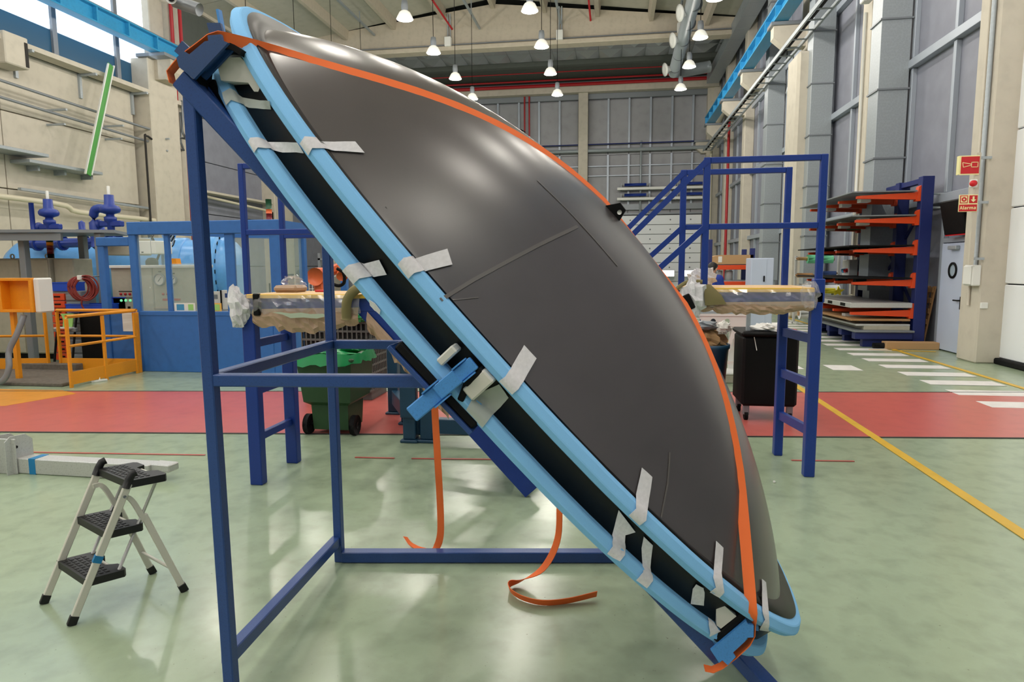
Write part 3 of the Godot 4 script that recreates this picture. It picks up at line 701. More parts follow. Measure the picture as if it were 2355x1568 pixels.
func ceiling_things() -> void:
	# pendant lamps in three visible rows (x) with even spacing, and one more row beyond the gap
	var rows := [[-6.6, "left"], [-2.62, "middle"], [2.88, "right"], [-12.0, "outer"]]
	var first: Node3D
	for r in rows:
		for k in range(-9, 4):
			var z := -20.9 - 3.36 * k
			var p := Vector3(r[0], 9.42, z)
			var near := ["nearest the viewer", "second back", "third back", "farthest back"]
			var lab: String
			if k >= 0 and r[1] != "outer": lab = "white pendant lamp in the %s row of the ceiling, %s in view" % [r[1], near[k]]
			else: lab = "white pendant lamp of the %s row, overhead out of view" % r[1]
			var t: Node3D
			if first == null:
				t = thing("pendant_lamp", lab, "lamp", p, "pendant lamps of the hall")
				first = t
				part("reflector", lathe(S(true), [Vector2(0.26, 0.0), Vector2(0.245, 0.06), Vector2(0.17, 0.20), Vector2(0.10, 0.25)], up_at(p), 20), M.lamp_shade)
				part("gear_box", lathe(S(true), [Vector2(0.0, 0.56), Vector2(0.09, 0.55), Vector2(0.11, 0.40), Vector2(0.1, 0.24)], up_at(p), 16), M.steel_grey)
				part("glowing_face", lathe(S(true), [Vector2(0.0, 0.0), Vector2(0.14, 0.005), Vector2(0.235, 0.03)], up_at(p), 20), M.lamp_glow)
				part("cord", rod(S(true), p + Vector3(0, 0.55, 0), p + Vector3(0, 3.78, 0), 0.012, 6), M.black)
			else:
				t = again(first, p, lab)
			var o := OmniLight3D.new(); o.name = "lamp_light"; o.position = p + Vector3(0, -0.10, 0)
			o.light_color = Color(1.0, 0.975, 0.935); o.light_energy = LAMP; o.light_size = 0.2; o.omni_range = 60.0; o.omni_attenuation = 2.0; o.shadow_enabled = true
			add_child(o, true)
	# spiral duct with round nozzles
	var t := thing("spiral_duct", "round spiral air duct with white nozzles under the roof", "duct", Vector3(2.95, 11.3, -28))
	part("duct_tube", rod(S(true), Vector3(2.95, 11.4, -35.5), Vector3(2.75, 11.4, -18), 0.27, 24), M.galva)
	for i in 8: part("duct_band", rod(S(true), Vector3(2.93, 11.4, -34.6 + 2.0 * i), Vector3(2.93, 11.4, -34.55 + 2.0 * i), 0.285, 24), M.steel_grey)
	for z in [-23.9, -27.2, -30.3, -34.6]:
		part("nozzle", lathe(S(true), [Vector2(0.12, 0.0), Vector2(0.16, 0.22), Vector2(0.30, 0.30), Vector2(0.32, 0.36), Vector2(0.16, 0.38), Vector2(0.0, 0.30)], rod_xf(Vector3(2.75, 11.35, z), Vector3(2.0, 11.2, z + 0.25)), 20), M.white_plastic)
	part("elbow", pipe(S(true), bend([Vector3(2.95, 11.5, -35.5), Vector3(3.4, 11.9, -37.2), Vector3(5.0, 12.2, -37.6)], 5), 0.3, 18), M.galva)
	var rd := thing("roof_duct", "square galvanised duct under the roof along the right wall", "duct", Vector3(5.65, 12.5, -20))
	for i in 26:
		part("duct_section", box(S(), Vector3(5.3, 12.2, -41.0 + 1.5 * i), Vector3(5.98, 12.75, -39.53 + 1.5 * i), 0.01), M.galva)
	var cc := thing("dome_camera", "white bullet camera and grey speaker tube at the top left", "camera", Vector3(-5.99, 5.3, -8.66))
	var q := Vector3(-5.99, 5.30, -8.66)
	part("housing", rod(S(true), q + Vector3(-0.26, 0.1, -0.05), q + Vector3(0.0, 0.0, 0.12), 0.075, 18), M.white_plastic)
	part("lens", rod(S(true), q + Vector3(0.0, 0.0, 0.12), q + Vector3(0.01, -0.005, 0.128), 0.045, 16), M.black)
	part("speaker_tube", rod(S(true), q + Vector3(-0.1, 0.05, -0.1), q + Vector3(0.27, -0.09, -0.1), 0.085, 18), M.steel_grey)
	part("pole", rod(S(true), q + Vector3(-0.3, 0.12, -0.08), q + Vector3(-0.3, 8.5, -0.08), 0.03, 8), M.galva)


# ================================================================ autoclave corner, left of the stand
func bx(called: String, a: Vector3, b: Vector3, m: Material, c := 0.0, parent: Node = null, label := "") -> MeshInstance3D:
	return part(called, box(S(), a, b, c), m, parent, label)

func round_x(prof: Array, at: Vector3, dir: Vector3, seg := 40) -> SurfaceTool:
	return lathe(S(true), prof, rod_xf(at, at + dir), seg)

func autoclave_corner() -> void:
	var B: Material = M.cabin_blue
	# pressure vessel: barrel, dished end, locking ring, domed door
	var t := thing("autoclave", "large light blue horizontal pressure vessel behind the control cabin", "pressure vessel", Vector3(-10, 0, -12))
	var d := Vector3(0.957, 0, -0.29).normalized()
	var o := Vector3(-13.45, 1.56, -13.28)
	part("barrel", round_x([Vector2(0.0, -0.32), Vector2(0.3, -0.28), Vector2(0.55, -0.18), Vector2(0.7, 0.0), Vector2(0.75, 0.2), Vector2(0.75, 4.15)], o, d), M.vessel_blue)
	part("barrel_jacket", round_x([Vector2(0.75, 1.9), Vector2(0.80, 1.92), Vector2(0.80, 3.6), Vector2(0.75, 3.62)], o, d), M.vessel_blue)
	part("locking_ring", round_x([Vector2(0.74, 4.1), Vector2(0.92, 4.1), Vector2(0.94, 4.14), Vector2(0.94, 4.36), Vector2(0.92, 4.42), Vector2(0.78, 4.42)], o, d), M.vessel_blue)
	var lx := rod_xf(o, o + d)
	for k in 22:
		var a := TAU * k / 22.0
		part("ring_slot", obox(S(), lx * Transform3D(Basis(Vector3.UP, a), Vector3.ZERO) * Transform3D(Basis(), Vector3(0.86, 4.42, 0)), Vector3(0.05, 0.02, 0.09)), M.rubber)
	part("door_dome", round_x([Vector2(0.82, 4.40), Vector2(0.8, 4.5), Vector2(0.7, 4.68), Vector2(0.5, 4.84), Vector2(0.25, 4.92), Vector2(0.0, 4.94)], o, d), M.vessel_blue)
	for x in [0.8, 3.3]:
		part("saddle", box(S(), o + d * x + Vector3(-0.12, -1.56, -0.6), o + d * x + Vector3(0.12, -0.5, 0.6), 0.02), M.vessel_blue)
	var e := o + d * 4.7
	part("hinge_arm", slab(S(), [Vector2(0, 0), Vector2(0.35, 0.1), Vector2(0.35, -1.1), Vector2(0.1, -1.1), Vector2(-0.12, -0.25)], Transform3D(Basis(), e + Vector3(0.05, 0.05, 0.55)), 0.3), M.vessel_blue)
	part("hinge_foot", box(S(), e + Vector3(0.1, -1.56, 0.4), e + Vector3(0.4, -0.9, 0.75), 0.02), M.vessel_blue)
	part("door_lever", pipe(S(true), [e + Vector3(-0.1, 0.55, 0.3), e + Vector3(0.05, 0.75, 0.45), e + Vector3(0.2, 0.6, 0.5)], 0.035, 8), M.vessel_blue)
	part("lifting_eye", lathe(S(), [Vector2(0.06, -0.02), Vector2(0.18, -0.02), Vector2(0.18, 0.02), Vector2(0.06, 0.02)], Transform3D(Basis(Vector3.RIGHT, PI / 2), o + d * 3.25 + Vector3(0, 0.9, 0.1)), 20), M.vessel_blue)
	for k in 5:
		var s := o + d * 2.9 + Vector3(0, 0.80, 0.25)
		part("hose_loop", pipe(S(true), bend([s, s + Vector3(0.15 + 0.05 * k, 0.14, 0.2), s + Vector3(0.5, 0.0 - 0.03 * k, 0.55), s + Vector3(0.75 + 0.06 * k, -0.25, 0.62), s + Vector3(0.95, 0.1 - 0.05 * k, 0.4)], 5), 0.014, 6), M.steel_grey if k % 2 else M.black)
	for x in [1.3, 1.72]:
		var p: Vector3 = o + d * x + Vector3(0, 0.7, 0)
		part("nozzle", lathe(S(true), [Vector2(0.06, 0.0), Vector2(0.06, 0.22), Vector2(0.13, 0.22), Vector2(0.13, 0.29), Vector2(0.07, 0.29), Vector2(0.07, 0.45), Vector2(0.0, 0.5)], up_at(p), 14), M.valve_blue)
	# two tall blue control valves above the canopy
	for q in [[Vector3(-12.42, 2.1, -13.0), "blue control valve standing above the canopy on the left"], [Vector3(-10.48, 2.1, -12.5), "blue control valve with side pipe standing above the canopy, nearer the cabin"]]:
		var p: Vector3 = q[0]
		t = thing("control_valve", q[1], "valve", p)
		part("stem_pipe", lathe(S(true), [Vector2(0.07, 0), Vector2(0.07, 0.5), Vector2(0.12, 0.55), Vector2(0.12, 0.62), Vector2(0.08, 0.64), Vector2(0.07, 0.72)], up_at(p), 16), M.valve_blue)
		part("diaphragm", lathe(S(true), [Vector2(0.07, 0.68), Vector2(0.18, 0.72), Vector2(0.2, 0.76), Vector2(0.2, 0.80), Vector2(0.17, 0.85), Vector2(0.1, 0.88), Vector2(0.09, 1.08), Vector2(0.0, 1.09)], up_at(p), 20), M.valve_blue)
		part("indicator", lathe(S(true), [Vector2(0.03, 1.08), Vector2(0.03, 1.26), Vector2(0.0, 1.27)], up_at(p), 8), M.white_plastic)
		part("actuator_arm", box(S(), p + Vector3(-0.24, 0.42, -0.06), p + Vector3(0.28, 0.54, 0.06), 0.02), M.valve_blue)
		part("hand_knob", lathe(S(true), [Vector2(0.0, 0), Vector2(0.1, 0.02), Vector2(0.1, 0.06), Vector2(0, 0.08)], rod_xf(p + Vector3(-0.24, 0.48, 0), p + Vector3(-0.34, 0.48, 0)), 14), M.valve_blue)
	part("side_pipe", pipe(S(true), bend([Vector3(-10.83, 2.1, -12.45), Vector3(-10.83, 2.75, -12.45), Vector3(-10.7, 2.9, -12.45), Vector3(-10.5, 2.85, -12.5)], 4), 0.09, 12), M.valve_blue)
	t = thing("valve_header", "blue pipe header with flanges behind the grey canopy", "pipe", Vector3(-11, 2.1, -12.6))
	part("header", rod(S(true), Vector3(-12.7, 2.2, -12.75), Vector3(-10.2, 2.2, -12.45), 0.1), M.valve_blue)
	for x in [-12.5, -11.8, -11.2, -10.85, -10.55, -10.3]:
		var z0: float = -12.75 + (x + 12.7) * 0.12
		part("flange", rod(S(true), Vector3(x - 0.03, 2.2, z0), Vector3(x + 0.03, 2.2, z0), 0.16), M.valve_blue)
	part("feed_pipe", rod(S(true), Vector3(-12.75, 2.2, -12.9), Vector3(-12.75, 3.1, -12.9), 0.05), M.valve_blue)
	# grey canopy frame
	t = thing("canopy", "grey steel canopy frame with flat roof over the control cabinets", "canopy", Vector3(-10, 0, -10))
	part("roof_sheet", slab(S(), [Vector2(-12.6, 9.2), Vector2(-9.3, 9.75), Vector2(-8.45, 10.15), Vector2(-9.0, 11.2), Vector2(-12.6, 11.2)], Transform3D(Basis(Vector3.RIGHT, -PI / 2), Vector3(0, 2.28, 0)), 0.05), M.steel_grey)
	part("roof_edge", beam(S(), Vector3(-12.5, 2.2, -9.3), Vector3(-9.2, 2.18, -9.85), 0.06, 0.12), M.steel_grey)
	for p in [Vector3(-10.05, 0, -9.95), Vector3(-9.75, 0, -10.9), Vector3(-8.75, 0, -10.15)]:
		part("canopy_post", box(S(), p + Vector3(-0.06, 0, -0.06), p + Vector3(0.06, 2.25, 0.06), 0.01), M.steel_grey)
	# grey control cabinets
	t = thing("control_cabinet", "tall beige control cabinets behind the orange railing", "cabinet", Vector3(-10.6, 0, -10.6))
	for x in [-12.15, -11.5, -10.62]:
		var w := 0.62 if x < -11.6 else (0.86 if x < -11 else 0.58)
		var door := part("cabinet_body", box(S(), Vector3(x, 0.1, -10.95), Vector3(x + w, 1.84, -10.42), 0.015), M.cabinet_grey)
		part("door_panel", box(S(), Vector3(x + 0.015, 0.12, -10.42), Vector3(x + w - 0.015, 1.81, -10.405), 0.006), M.cabinet_grey, door)
		for y in [0.5, 1.0, 1.5]: part("hinge", box(S(), Vector3(x + 0.03, y, -10.405), Vector3(x + 0.05, y + 0.08, -10.39)), M.steel_grey, door)
		part("lifting_eye", lathe(S(true), [Vector2(0.03, -0.01), Vector2(0.05, -0.01), Vector2(0.05, 0.01), Vector2(0.03, 0.01)], Transform3D(Basis(Vector3.RIGHT, PI / 2), Vector3(x + w * 0.5, 1.88, -10.7)), 12), M.white_plastic)
	part("side_panel", box(S(), Vector3(-10.03, 0.1, -10.95), Vector3(-9.62, 1.83, -10.5), 0.015), M.cabinet_grey)
	part("plinth", box(S(), Vector3(-12.15, 0, -10.9), Vector3(-9.65, 0.1, -10.48)), M.black)
	t = thing("signal_tower", "green, yellow and red signal tower on the beige cabinet", "signal light", Vector3(-10.2, 1.84, -10.6))
	for q in [[1.84, 1.92, "black"], [1.92, 2.0, "tower_red"], [2.0, 2.07, "tower_red"], [2.07, 2.13, "lamp_amber"], [2.13, 2.25, "tower_green"]]:
		part("light_segment", rod(S(true), Vector3(-10.16, q[0], -10.6), Vector3(-10.16, q[1], -10.6), 0.055), M[q[2]])
	t = thing("signal_tower", "dark signal tower with amber band above the cabin roof", "signal light", Vector3(-6.56, 2.36, -11.9))
	for q in [[2.36, 2.56, "black"], [2.56, 2.68, "tower_red"], [2.68, 2.76, "robot_orange"], [2.76, 2.95, "tower_green"]]:
		part("light_segment", rod(S(true), Vector3(-6.56, q[0], -11.9), Vector3(-6.56, q[1], -11.9), 0.055), M[q[2]])
	# control panel with gauges
	t = thing("gauge_panel", "beige control panel with two round gauges inside the blue cabin", "control panel", Vector3(-7.7, 0, -10.1))
	for q in [[-8.5, -7.72], [-7.71, -6.9]]:
		part("panel_body", box(S(), Vector3(q[0], 0.2, -10.5), Vector3(q[1], 1.66, -10.05), 0.012), M.cabinet_grey)
		part("top_lip", box(S(), Vector3(q[0] - 0.02, 1.65, -10.52), Vector3(q[1] + 0.01, 1.70, -10.0), 0.008), M.white_plastic)
	part("plinth", box(S(), Vector3(-8.5, 0, -10.5), Vector3(-6.9, 0.2, -10.1)), M.black)
	for q in [[-7.57, 1.455, 0.105], [-7.325, 1.45, 0.078]]:
		var gz := -10.05
		var gg := part("gauge", lathe(S(true), [Vector2(0.0, 0.02), Vector2(q[2] * 0.82, 0.02), Vector2(q[2] * 0.84, 0.045), Vector2(q[2], 0.04), Vector2(q[2], 0.0)], Transform3D(Basis(Vector3.RIGHT, PI / 2), Vector3(q[0], q[1], gz)), 28), M.steel_grey)
		part("dial", lathe(S(), [Vector2(0.0, 0.025), Vector2(q[2] * 0.82, 0.025)], Transform3D(Basis(Vector3.RIGHT, PI / 2), Vector3(q[0], q[1], gz)), 28), M.paper, gg)
		part("needle", beam(S(), Vector3(q[0] - q[2] * 0.25, q[1] - q[2] * 0.3, gz + 0.028), Vector3(q[0] + q[2] * 0.4, q[1] + q[2] * 0.45, gz + 0.028), 0.01, 0.003, Vector3.BACK), M.black, gg)
		part("label_plate", box(S(), Vector3(q[0] - 0.03, q[1] + q[2] + 0.02, gz), Vector3(q[0] + 0.03, q[1] + q[2] + 0.04, gz + 0.004)), M.black)
	for k in 3:
		for q in [[-8.33, 1.21, "led_red"], [-8.33, 1.1, "led_green"], [-7.53, 1.21, "led_red"]]:
			part("indicator_lamp", lathe(S(true), [Vector2(0.022, 0), Vector2(0.022, 0.015), Vector2(0.0, 0.022)], Transform3D(Basis(Vector3.RIGHT, PI / 2), Vector3(q[0] + 0.085 * k, q[1], -10.05)), 12), M[q[2]])
	for q in [[-8.37, 1.25, -8.12, 1.262, "black"], [-8.37, 1.14, -8.12, 1.15, "black"], [-8.22, 0.95, -8.17, 1.0, "black"], [-8.22, 0.86, -8.17, 0.9, "black"], [-8.06, 1.61, -7.92, 1.64, "black"], [-8.04, 1.34, -7.96, 1.39, "led_red"], [-8.05, 1.30, -7.95, 1.315, "led_red"], [-7.55, 1.1, -7.22, 1.135, "led_red"], [-7.72, 0.95, -7.40, 0.965, "steel_grey"], [-7.79, 0.72, -7.75, 0.92, "black"], [-7.78, 1.31, -7.76, 1.335, "paper"]]:
		part("label_plate", box(S(), Vector3(q[0], q[1], -10.055), Vector3(q[2], q[3], -10.045)), M[q[4]])
	part("stop_button", lathe(S(true), [Vector2(0.03, 0), Vector2(0.035, 0.03), Vector2(0.0, 0.05)], Transform3D(Basis(Vector3.RIGHT, PI / 2), Vector3(-8.0, 1.24, -10.05)), 14), M.red_plastic)
	t = thing("beacon", "amber square beacon on top of the gauge panel", "beacon", Vector3(-7.38, 1.7, -10.2))
	part("lens", slab(S(), [Vector2(-0.07, 0.0), Vector2(0.07, 0), Vector2(0.055, 0.1), Vector2(-0.055, 0.1)], up_at(Vector3(-7.38, 1.71, -10.2)), 0.12), M.lamp_amber)
	t = thing("black_cap", "small black cap lying on top of the gauge panel", "cap", Vector3(-7.8, 1.7, -10.2))
	part("cap_body", lathe(S(true), [Vector2(0.1, 1.70), Vector2(0.1, 1.77), Vector2(0.06, 1.82), Vector2(0.0, 1.83)], up_at(Vector3(-7.82, 0, -10.2)), 16), M.black)
	# two grey boxes on the vessel
	for q in [[-8.98, 1.88, -8.42, 2.19, "large grey box with a blue sticker on the vessel behind the cabin frame"], [-8.34, 1.9, -8.0, 2.13, "small pale box on the vessel beside the larger grey box"]]:
		t = thing("junction_box", q[4], "electrical box", Vector3(q[0], q[1], -10.8))
		part("case", box(S(), Vector3(q[0], q[1], -11.0), Vector3(q[2], q[3], -10.55), 0.012), M.cabinet_grey if q[0] < -8.5 else M.white_plastic)
		part("lid_seam", box(S(), Vector3(q[2] - 0.09, q[1], -10.552), Vector3(q[2] - 0.085, q[3], -10.546)), M.steel_grey)
		part("mount", box(S(), Vector3(q[0] + 0.1, q[1] - 0.5, -11.2), Vector3(q[0] + 0.16, q[1], -11.0)), M.vessel_blue)
		part("cable", pipe(S(true), bend([Vector3(q[2] - 0.12, q[1], -10.8), Vector3(q[2] - 0.1, q[1] - 0.12, -10.7), Vector3(q[2] - 0.25, q[1] - 0.25, -10.9)], 5), 0.02, 8), M.black)
		if q[0] < -8.5: part("sticker", box(S(), Vector3(-8.9, 2.13, -10.553), Vector3(-8.7, 2.17, -10.545)), M.print_blue)
		else: part("vent_mark", box(S(), Vector3(-8.28, 1.92, -10.553), Vector3(-8.24, 1.94, -10.545)), M.black)
	# blue cabin: frame, lower panels, glass
	t = thing("control_cabin", "blue steel control cabin with glazed upper half", "cabin", Vector3(-6.5, 0, -9.6))
	var z := -9.35
	for q in [[-7.56, -7.44], [-5.18, -5.02]]:
		part("frame_post", box(S(), Vector3(q[0], 0, z - 0.1), Vector3(q[1], 2.2, z), 0.01), B)
	part("frame_post", box(S(), Vector3(-6.96, 0.95, z - 0.08), Vector3(-6.88, 2.2, z - 0.02), 0.006), B)
	part("frame_post", box(S(), Vector3(-5.93, 0.95, z - 0.08), Vector3(-5.78, 2.2, z - 0.02), 0.006), B)
	part("head_beam", box(S(), Vector3(-7.56, 2.17, z - 0.12), Vector3(-5.0, 2.37, z + 0.02), 0.01), B)
	part("lower_panel", box(S(), Vector3(-7.44, 0.0, z - 0.06), Vector3(-6.35, 0.92, z), 0.008), B)
	part("lower_panel", box(S(), Vector3(-6.34, 0.0, z - 0.06), Vector3(-5.18, 0.92, z), 0.008), B)
	part("middle_rail", box(S(), Vector3(-7.44, 0.9, z - 0.08), Vector3(-5.18, 0.97, z + 0.01), 0.006), B)
	for q in [[-7.44, -6.96], [-6.88, -6.2]]:
		part("glass_pane", box(S(), Vector3(q[0], 0.97, z - 0.055), Vector3(q[1], 1.72 if q[0] > -7 else 2.17, z - 0.047)), M.glass)
	part("glass_pane", box(S(), Vector3(-5.78, 0.97, z - 0.055), Vector3(-5.18, 2.1, z - 0.047)), M.glass)
	# left wing of the cabin, lower
	part("wing_post", box(S(), Vector3(-8.14, 0, z - 0.12), Vector3(-8.02, 2.12, z - 0.02), 0.01), B)
	part("wing_beam", box(S(), Vector3(-8.14, 2.0, z - 0.12), Vector3(-7.56, 2.14, z), 0.01), B)
	part("wing_panel", box(S(), Vector3(-8.02, 0.05, z - 0.1), Vector3(-7.56, 0.95, z - 0.05), 0.006), M.cabin_blue)
	# right side returning into the hall
	part("side_beam", beam(S(), Vector3(-5.1, 2.27, z), Vector3(-5.2, 2.27, -12.2), 0.12, 0.2), B)
	part("side_beam", beam(S(), Vector3(-7.5, 2.25, z), Vector3(-6.0, 2.22, -11.3), 0.06, 0.12), B)
	part("side_post", box(S(), Vector3(-5.16, 0, -10.35), Vector3(-5.06, 2.2, -10.25), 0.006), B)
	part("side_post", box(S(), Vector3(-5.24, 0, -12.2), Vector3(-5.12, 2.2, -12.08), 0.006), B)
	part("side_lower_panel", box(S(), Vector3(-5.14, 0, -10.25), Vector3(-5.08, 0.92, -9.46), 0.006), B)
	part("side_glass", box(S(), Vector3(-5.115, 0.97, -10.25), Vector3(-5.105, 2.16, -9.46)), M.glass)
	part("desk_top", box(S(), Vector3(-6.9, 0.93, -10.0), Vector3(-5.25, 0.97, -9.5), 0.006), M.steel_grey)
	# papers and binders on the cabin desk
	for q in [[-6.42, 0.98, -6.25, 1.27, "white binder with grey print leaning behind the cabin glass", "paper"], [-6.23, 0.98, -5.96, 1.29, "white binder with navy print leaning behind the cabin glass", "paper"], [-5.72, 0.98, -5.42, 1.24, "grey folder standing on the cabin desk", "steel_grey"], [-5.38, 1.02, -5.24, 1.4, "white document holder at the right end of the cabin desk", "paper"]]:
		t = thing("binder", q[4], "binder", Vector3(q[0], q[1], -9.7))
		part("cover", box(S(), Vector3(q[0], q[1], -9.75), Vector3(q[2], q[3], -9.69), 0.006), M[q[5]])
		part("print_block", box(S(), Vector3(q[0] + 0.06, q[3] - 0.12, -9.69), Vector3(q[2] - 0.05, q[3] - 0.05, -9.686)), M.print_navy if q[0] > -6.3 and q[0] < -5.9 else M.steel_grey)
		part("spine", box(S(), Vector3(q[0] - 0.012, q[1], -9.75), Vector3(q[0], q[3], -9.67)), M.black)
	for q in [[-6.42, 0.965, -6.05, 1.1, "orange notice with blue pictures on the cabin window, beside the stand post"], [-6.86, 0.965, -6.5, 1.1, "pale notice on the cabin window, left of the stand post"]]:
		t = thing("notice", q[4], "notice", Vector3(q[0], q[1], z))
		part("sheet", box(S(), Vector3(q[0], q[1], z - 0.045), Vector3(q[2], q[3], z - 0.041)), M.print_orange if q[0] > -6.45 else M.paper)
		part("picture", box(S(), Vector3(q[0] + 0.04, q[1] + 0.02, z - 0.041), Vector3(q[0] + 0.17, q[3] - 0.02, z - 0.039)), M.print_blue)
		part("picture", box(S(), Vector3(q[2] - 0.12, q[1] + 0.02, z - 0.041), Vector3(q[2] - 0.03, q[3] - 0.02, z - 0.039)), M.print_green)
	# orange railings
	var R: Material = M.rail_orange
	t = thing("orange_railing", "orange tube railing with kick boards around the pit at the left", "railing", Vector3(-8, 0, -8.6))
	for q in [[Vector3(-7.44, 0, -7.92), Vector3(-7.41, 0, -9.17), 3], [Vector3(-12.0, 0, -8.6), Vector3(-8.98, 0, -9.15), 3], [Vector3(-8.78, 0, -9.18), Vector3(-7.42, 0, -9.25), 2]]:
		var a: Vector3 = q[0]; var b: Vector3 = q[1]; var n: int = q[2]
		for i in n:
			var p := a.lerp(b, float(i) / (n - 1))
			part("rail_post", beam(S(), p, p + Vector3(0, 0.96, 0), 0.05, 0.03, Vector3.RIGHT, 0.004), R)
		part("top_rail", rod(S(true), a + Vector3(0, 0.99, 0), b + Vector3(0, 0.99, 0), 0.025, 12), R)
		part("mid_rail", rod(S(true), a + Vector3(0, 0.58, 0), b + Vector3(0, 0.58, 0), 0.02, 12), R)
		part("kick_board", beam(S(), a + Vector3(0, 0.13, 0), b + Vector3(0, 0.13, 0), 0.012, 0.18), R)
	t = thing("pit_curb", "stained concrete curb under the orange railing", "curb", Vector3(-9.5, 0, -8.5))
	part("curb_wall", box(S(), Vector3(-12.5, 0.0, -9.1), Vector3(-7.62, 0.05, -7.95), 0.01), M.concrete_dirty)
	part("curb_face", box(S(), Vector3(-12.5, 0, -9.3), Vector3(-8.4, 0.14, -9.05), 0.01), M.concrete_dirty)
	t = thing("orange_box_panel", "open orange steel box panel on the railing, white at its side", "box panel", Vector3(-8.45, 1.0, -8.2))
	part("back_plate", box(S(), Vector3(-8.7, 1.05, -8.32), Vector3(-8.2, 1.5, -8.30)), R)
	for q in [[-8.72, 1.03, -8.68, 1.52], [-8.22, 1.03, -8.18, 1.52], [-8.68, 1.03, -8.22, 1.07], [-8.68, 1.48, -8.22, 1.52]]:
		part("box_rim", box(S(), Vector3(q[0], q[1], -8.31), Vector3(q[2], q[3], -8.15), 0.004), R)
	part("white_side", box(S(), Vector3(-8.18, 1.02, -8.45), Vector3(-8.1, 1.52, -8.18), 0.02), M.white_plastic)
	part("box_leg", box(S(), Vector3(-8.66, 0.0, -8.3), Vector3(-8.6, 1.05, -8.24)), R)
	t = thing("grey_hose", "thick grey hose hanging from the orange box to the floor", "hose", Vector3(-8.4, 0, -8.0))
	part("hose", pipe(S(true), bend([Vector3(-8.28, 1.0, -8.1), Vector3(-8.33, 0.75, -8.02), Vector3(-8.42, 0.5, -7.95), Vector3(-8.40, 0.25, -7.9), Vector3(-8.48, 0.08, -7.85), Vector3(-8.7, 0.045, -7.8)], 6), 0.04, 10), M.steel_grey)
	# storage by the vessel
	t = thing("drawer_unit", "orange and grey drawer unit under the blue crate", "drawer unit", Vector3(-9.15, 0, -9.9))
	part("carcass", box(S(), Vector3(-9.47, 0.05, -10.15), Vector3(-8.9, 1.27, -9.83), 0.008), M.steel_grey)
	part("plinth", box(S(), Vector3(-9.47, 0.0, -10.1), Vector3(-8.9, 0.05, -9.86)), M.black)
	for i in 9:
		var dr := part("drawer", box(S(), Vector3(-9.46, 0.09 + 0.128 * i, -9.84), Vector3(-9.2, 0.205 + 0.128 * i, -9.79), 0.008), M.drawer_orange)
		part("grip", box(S(), Vector3(-9.39, 0.14 + 0.128 * i, -9.792), Vector3(-9.27, 0.165 + 0.128 * i, -9.78), 0.004), M.black, dr)
		part("grey_drawer", box(S(), Vector3(-9.18, 0.09 + 0.128 * i, -9.84), Vector3(-8.91, 0.185 + 0.128 * i, -9.80), 0.008), M.steel_grey)
	t = thing("blue_crate", "blue plastic crate on top of the drawer unit", "crate", Vector3(-9.25, 1.27, -9.95))
	open_crate(Vector3(-9.43, 1.27, -10.1), Vector3(-9.06, 1.42, -9.8), M.bin_blue)
	t = thing("blue_crate", "wide blue plastic crate on the low shelf by the drawer unit", "crate", Vector3(-8.75, 0.9, -9.8))
	open_crate(Vector3(-9.1, 0.92, -10.0), Vector3(-8.35, 1.06, -9.7), M.bin_blue)
	t = thing("blue_crate", "small blue plastic crate standing behind the wide blue crate", "crate", Vector3(-8.5, 0.9, -10.1))
	open_crate(Vector3(-8.62, 0.92, -10.35), Vector3(-8.25, 1.16, -10.05), M.bin_blue)
	t = thing("low_shelf", "dark low cupboard carrying the blue crates", "cupboard", Vector3(-8.7, 0, -10.0))
	part("cupboard_body", box(S(), Vector3(-8.88, 0.06, -10.4), Vector3(-8.2, 0.92, -9.72), 0.01), M.black)
	part("cupboard_base", box(S(), Vector3(-8.88, 0, -10.38), Vector3(-8.2, 0.06, -9.74)), M.steel_grey)
	t = thing("hose_coil", "coil of red hose hanging beside the drawer unit", "hose", Vector3(-8.74, 1.2, -9.75))
	for k in 9:
		var r := 0.17 + 0.012 * (k % 3); var c := Vector3(-8.76 + 0.018 * k, 1.34 - 0.012 * (k % 4), -9.62 - 0.01 * (k % 3)); var pts := []
		for i in 25:
			var a := TAU * i / 24.0
			pts.append(c + Vector3(cos(a) * r * 0.72, sin(a) * r * 1.0, cos(a) * r * -0.45))
		part("coil_turn", pipe(S(true), pts, 0.014, 6, false), M.hose_red)
	part("hose_tail", pipe(S(true), bend([Vector3(-8.68, 1.18, -9.6), Vector3(-8.7, 1.05, -9.6), Vector3(-8.66, 0.95, -9.62)], 4), 0.014, 6), M.hose_red)
	part("tie", box(S(), Vector3(-8.72, 1.46, -9.66), Vector3(-8.66, 1.54, -9.56), 0.01), M.white_plastic)
	part("hook", rod(S(true), Vector3(-8.7, 1.5, -9.62), Vector3(-8.75, 1.52, -10.1), 0.012, 8), M.steel_grey)
	t = thing("folding_trolley", "folding hand trolley with pale seat leaning behind the railing", "trolley", Vector3(-9.0, 0, -9.55))
	for x in [-9.2, -8.86]:
		part("frame_tube", pipe(S(true), bend([Vector3(x, 0.9, -9.66), Vector3(x - 0.03, 0.5, -9.6), Vector3(x - 0.02, 0.04, -9.5)], 4), 0.018, 8), M.black)
		part("clamp", box(S(), Vector3(x - 0.04, 0.6, -9.62), Vector3(x + 0.04, 0.67, -9.56), 0.01), M.steel_grey)
	part("foot_tube", rod(S(true), Vector3(-9.22, 0.04, -9.5), Vector3(-8.88, 0.04, -9.5), 0.018, 8), M.black)
	part("back_pad", slab(S(), [Vector2(-9.12, 0.68), Vector2(-8.94, 0.68), Vector2(-8.9, 0.9), Vector2(-9.14, 0.9), Vector2(-9.1, 0.8)], Transform3D(Basis(), Vector3(0, 0, -9.64)), 0.02), M.print_green)
	part("seat_plate", box(S(), Vector3(-9.17, 0.66, -9.62), Vector3(-8.88, 0.68, -9.5)), M.white_plastic)
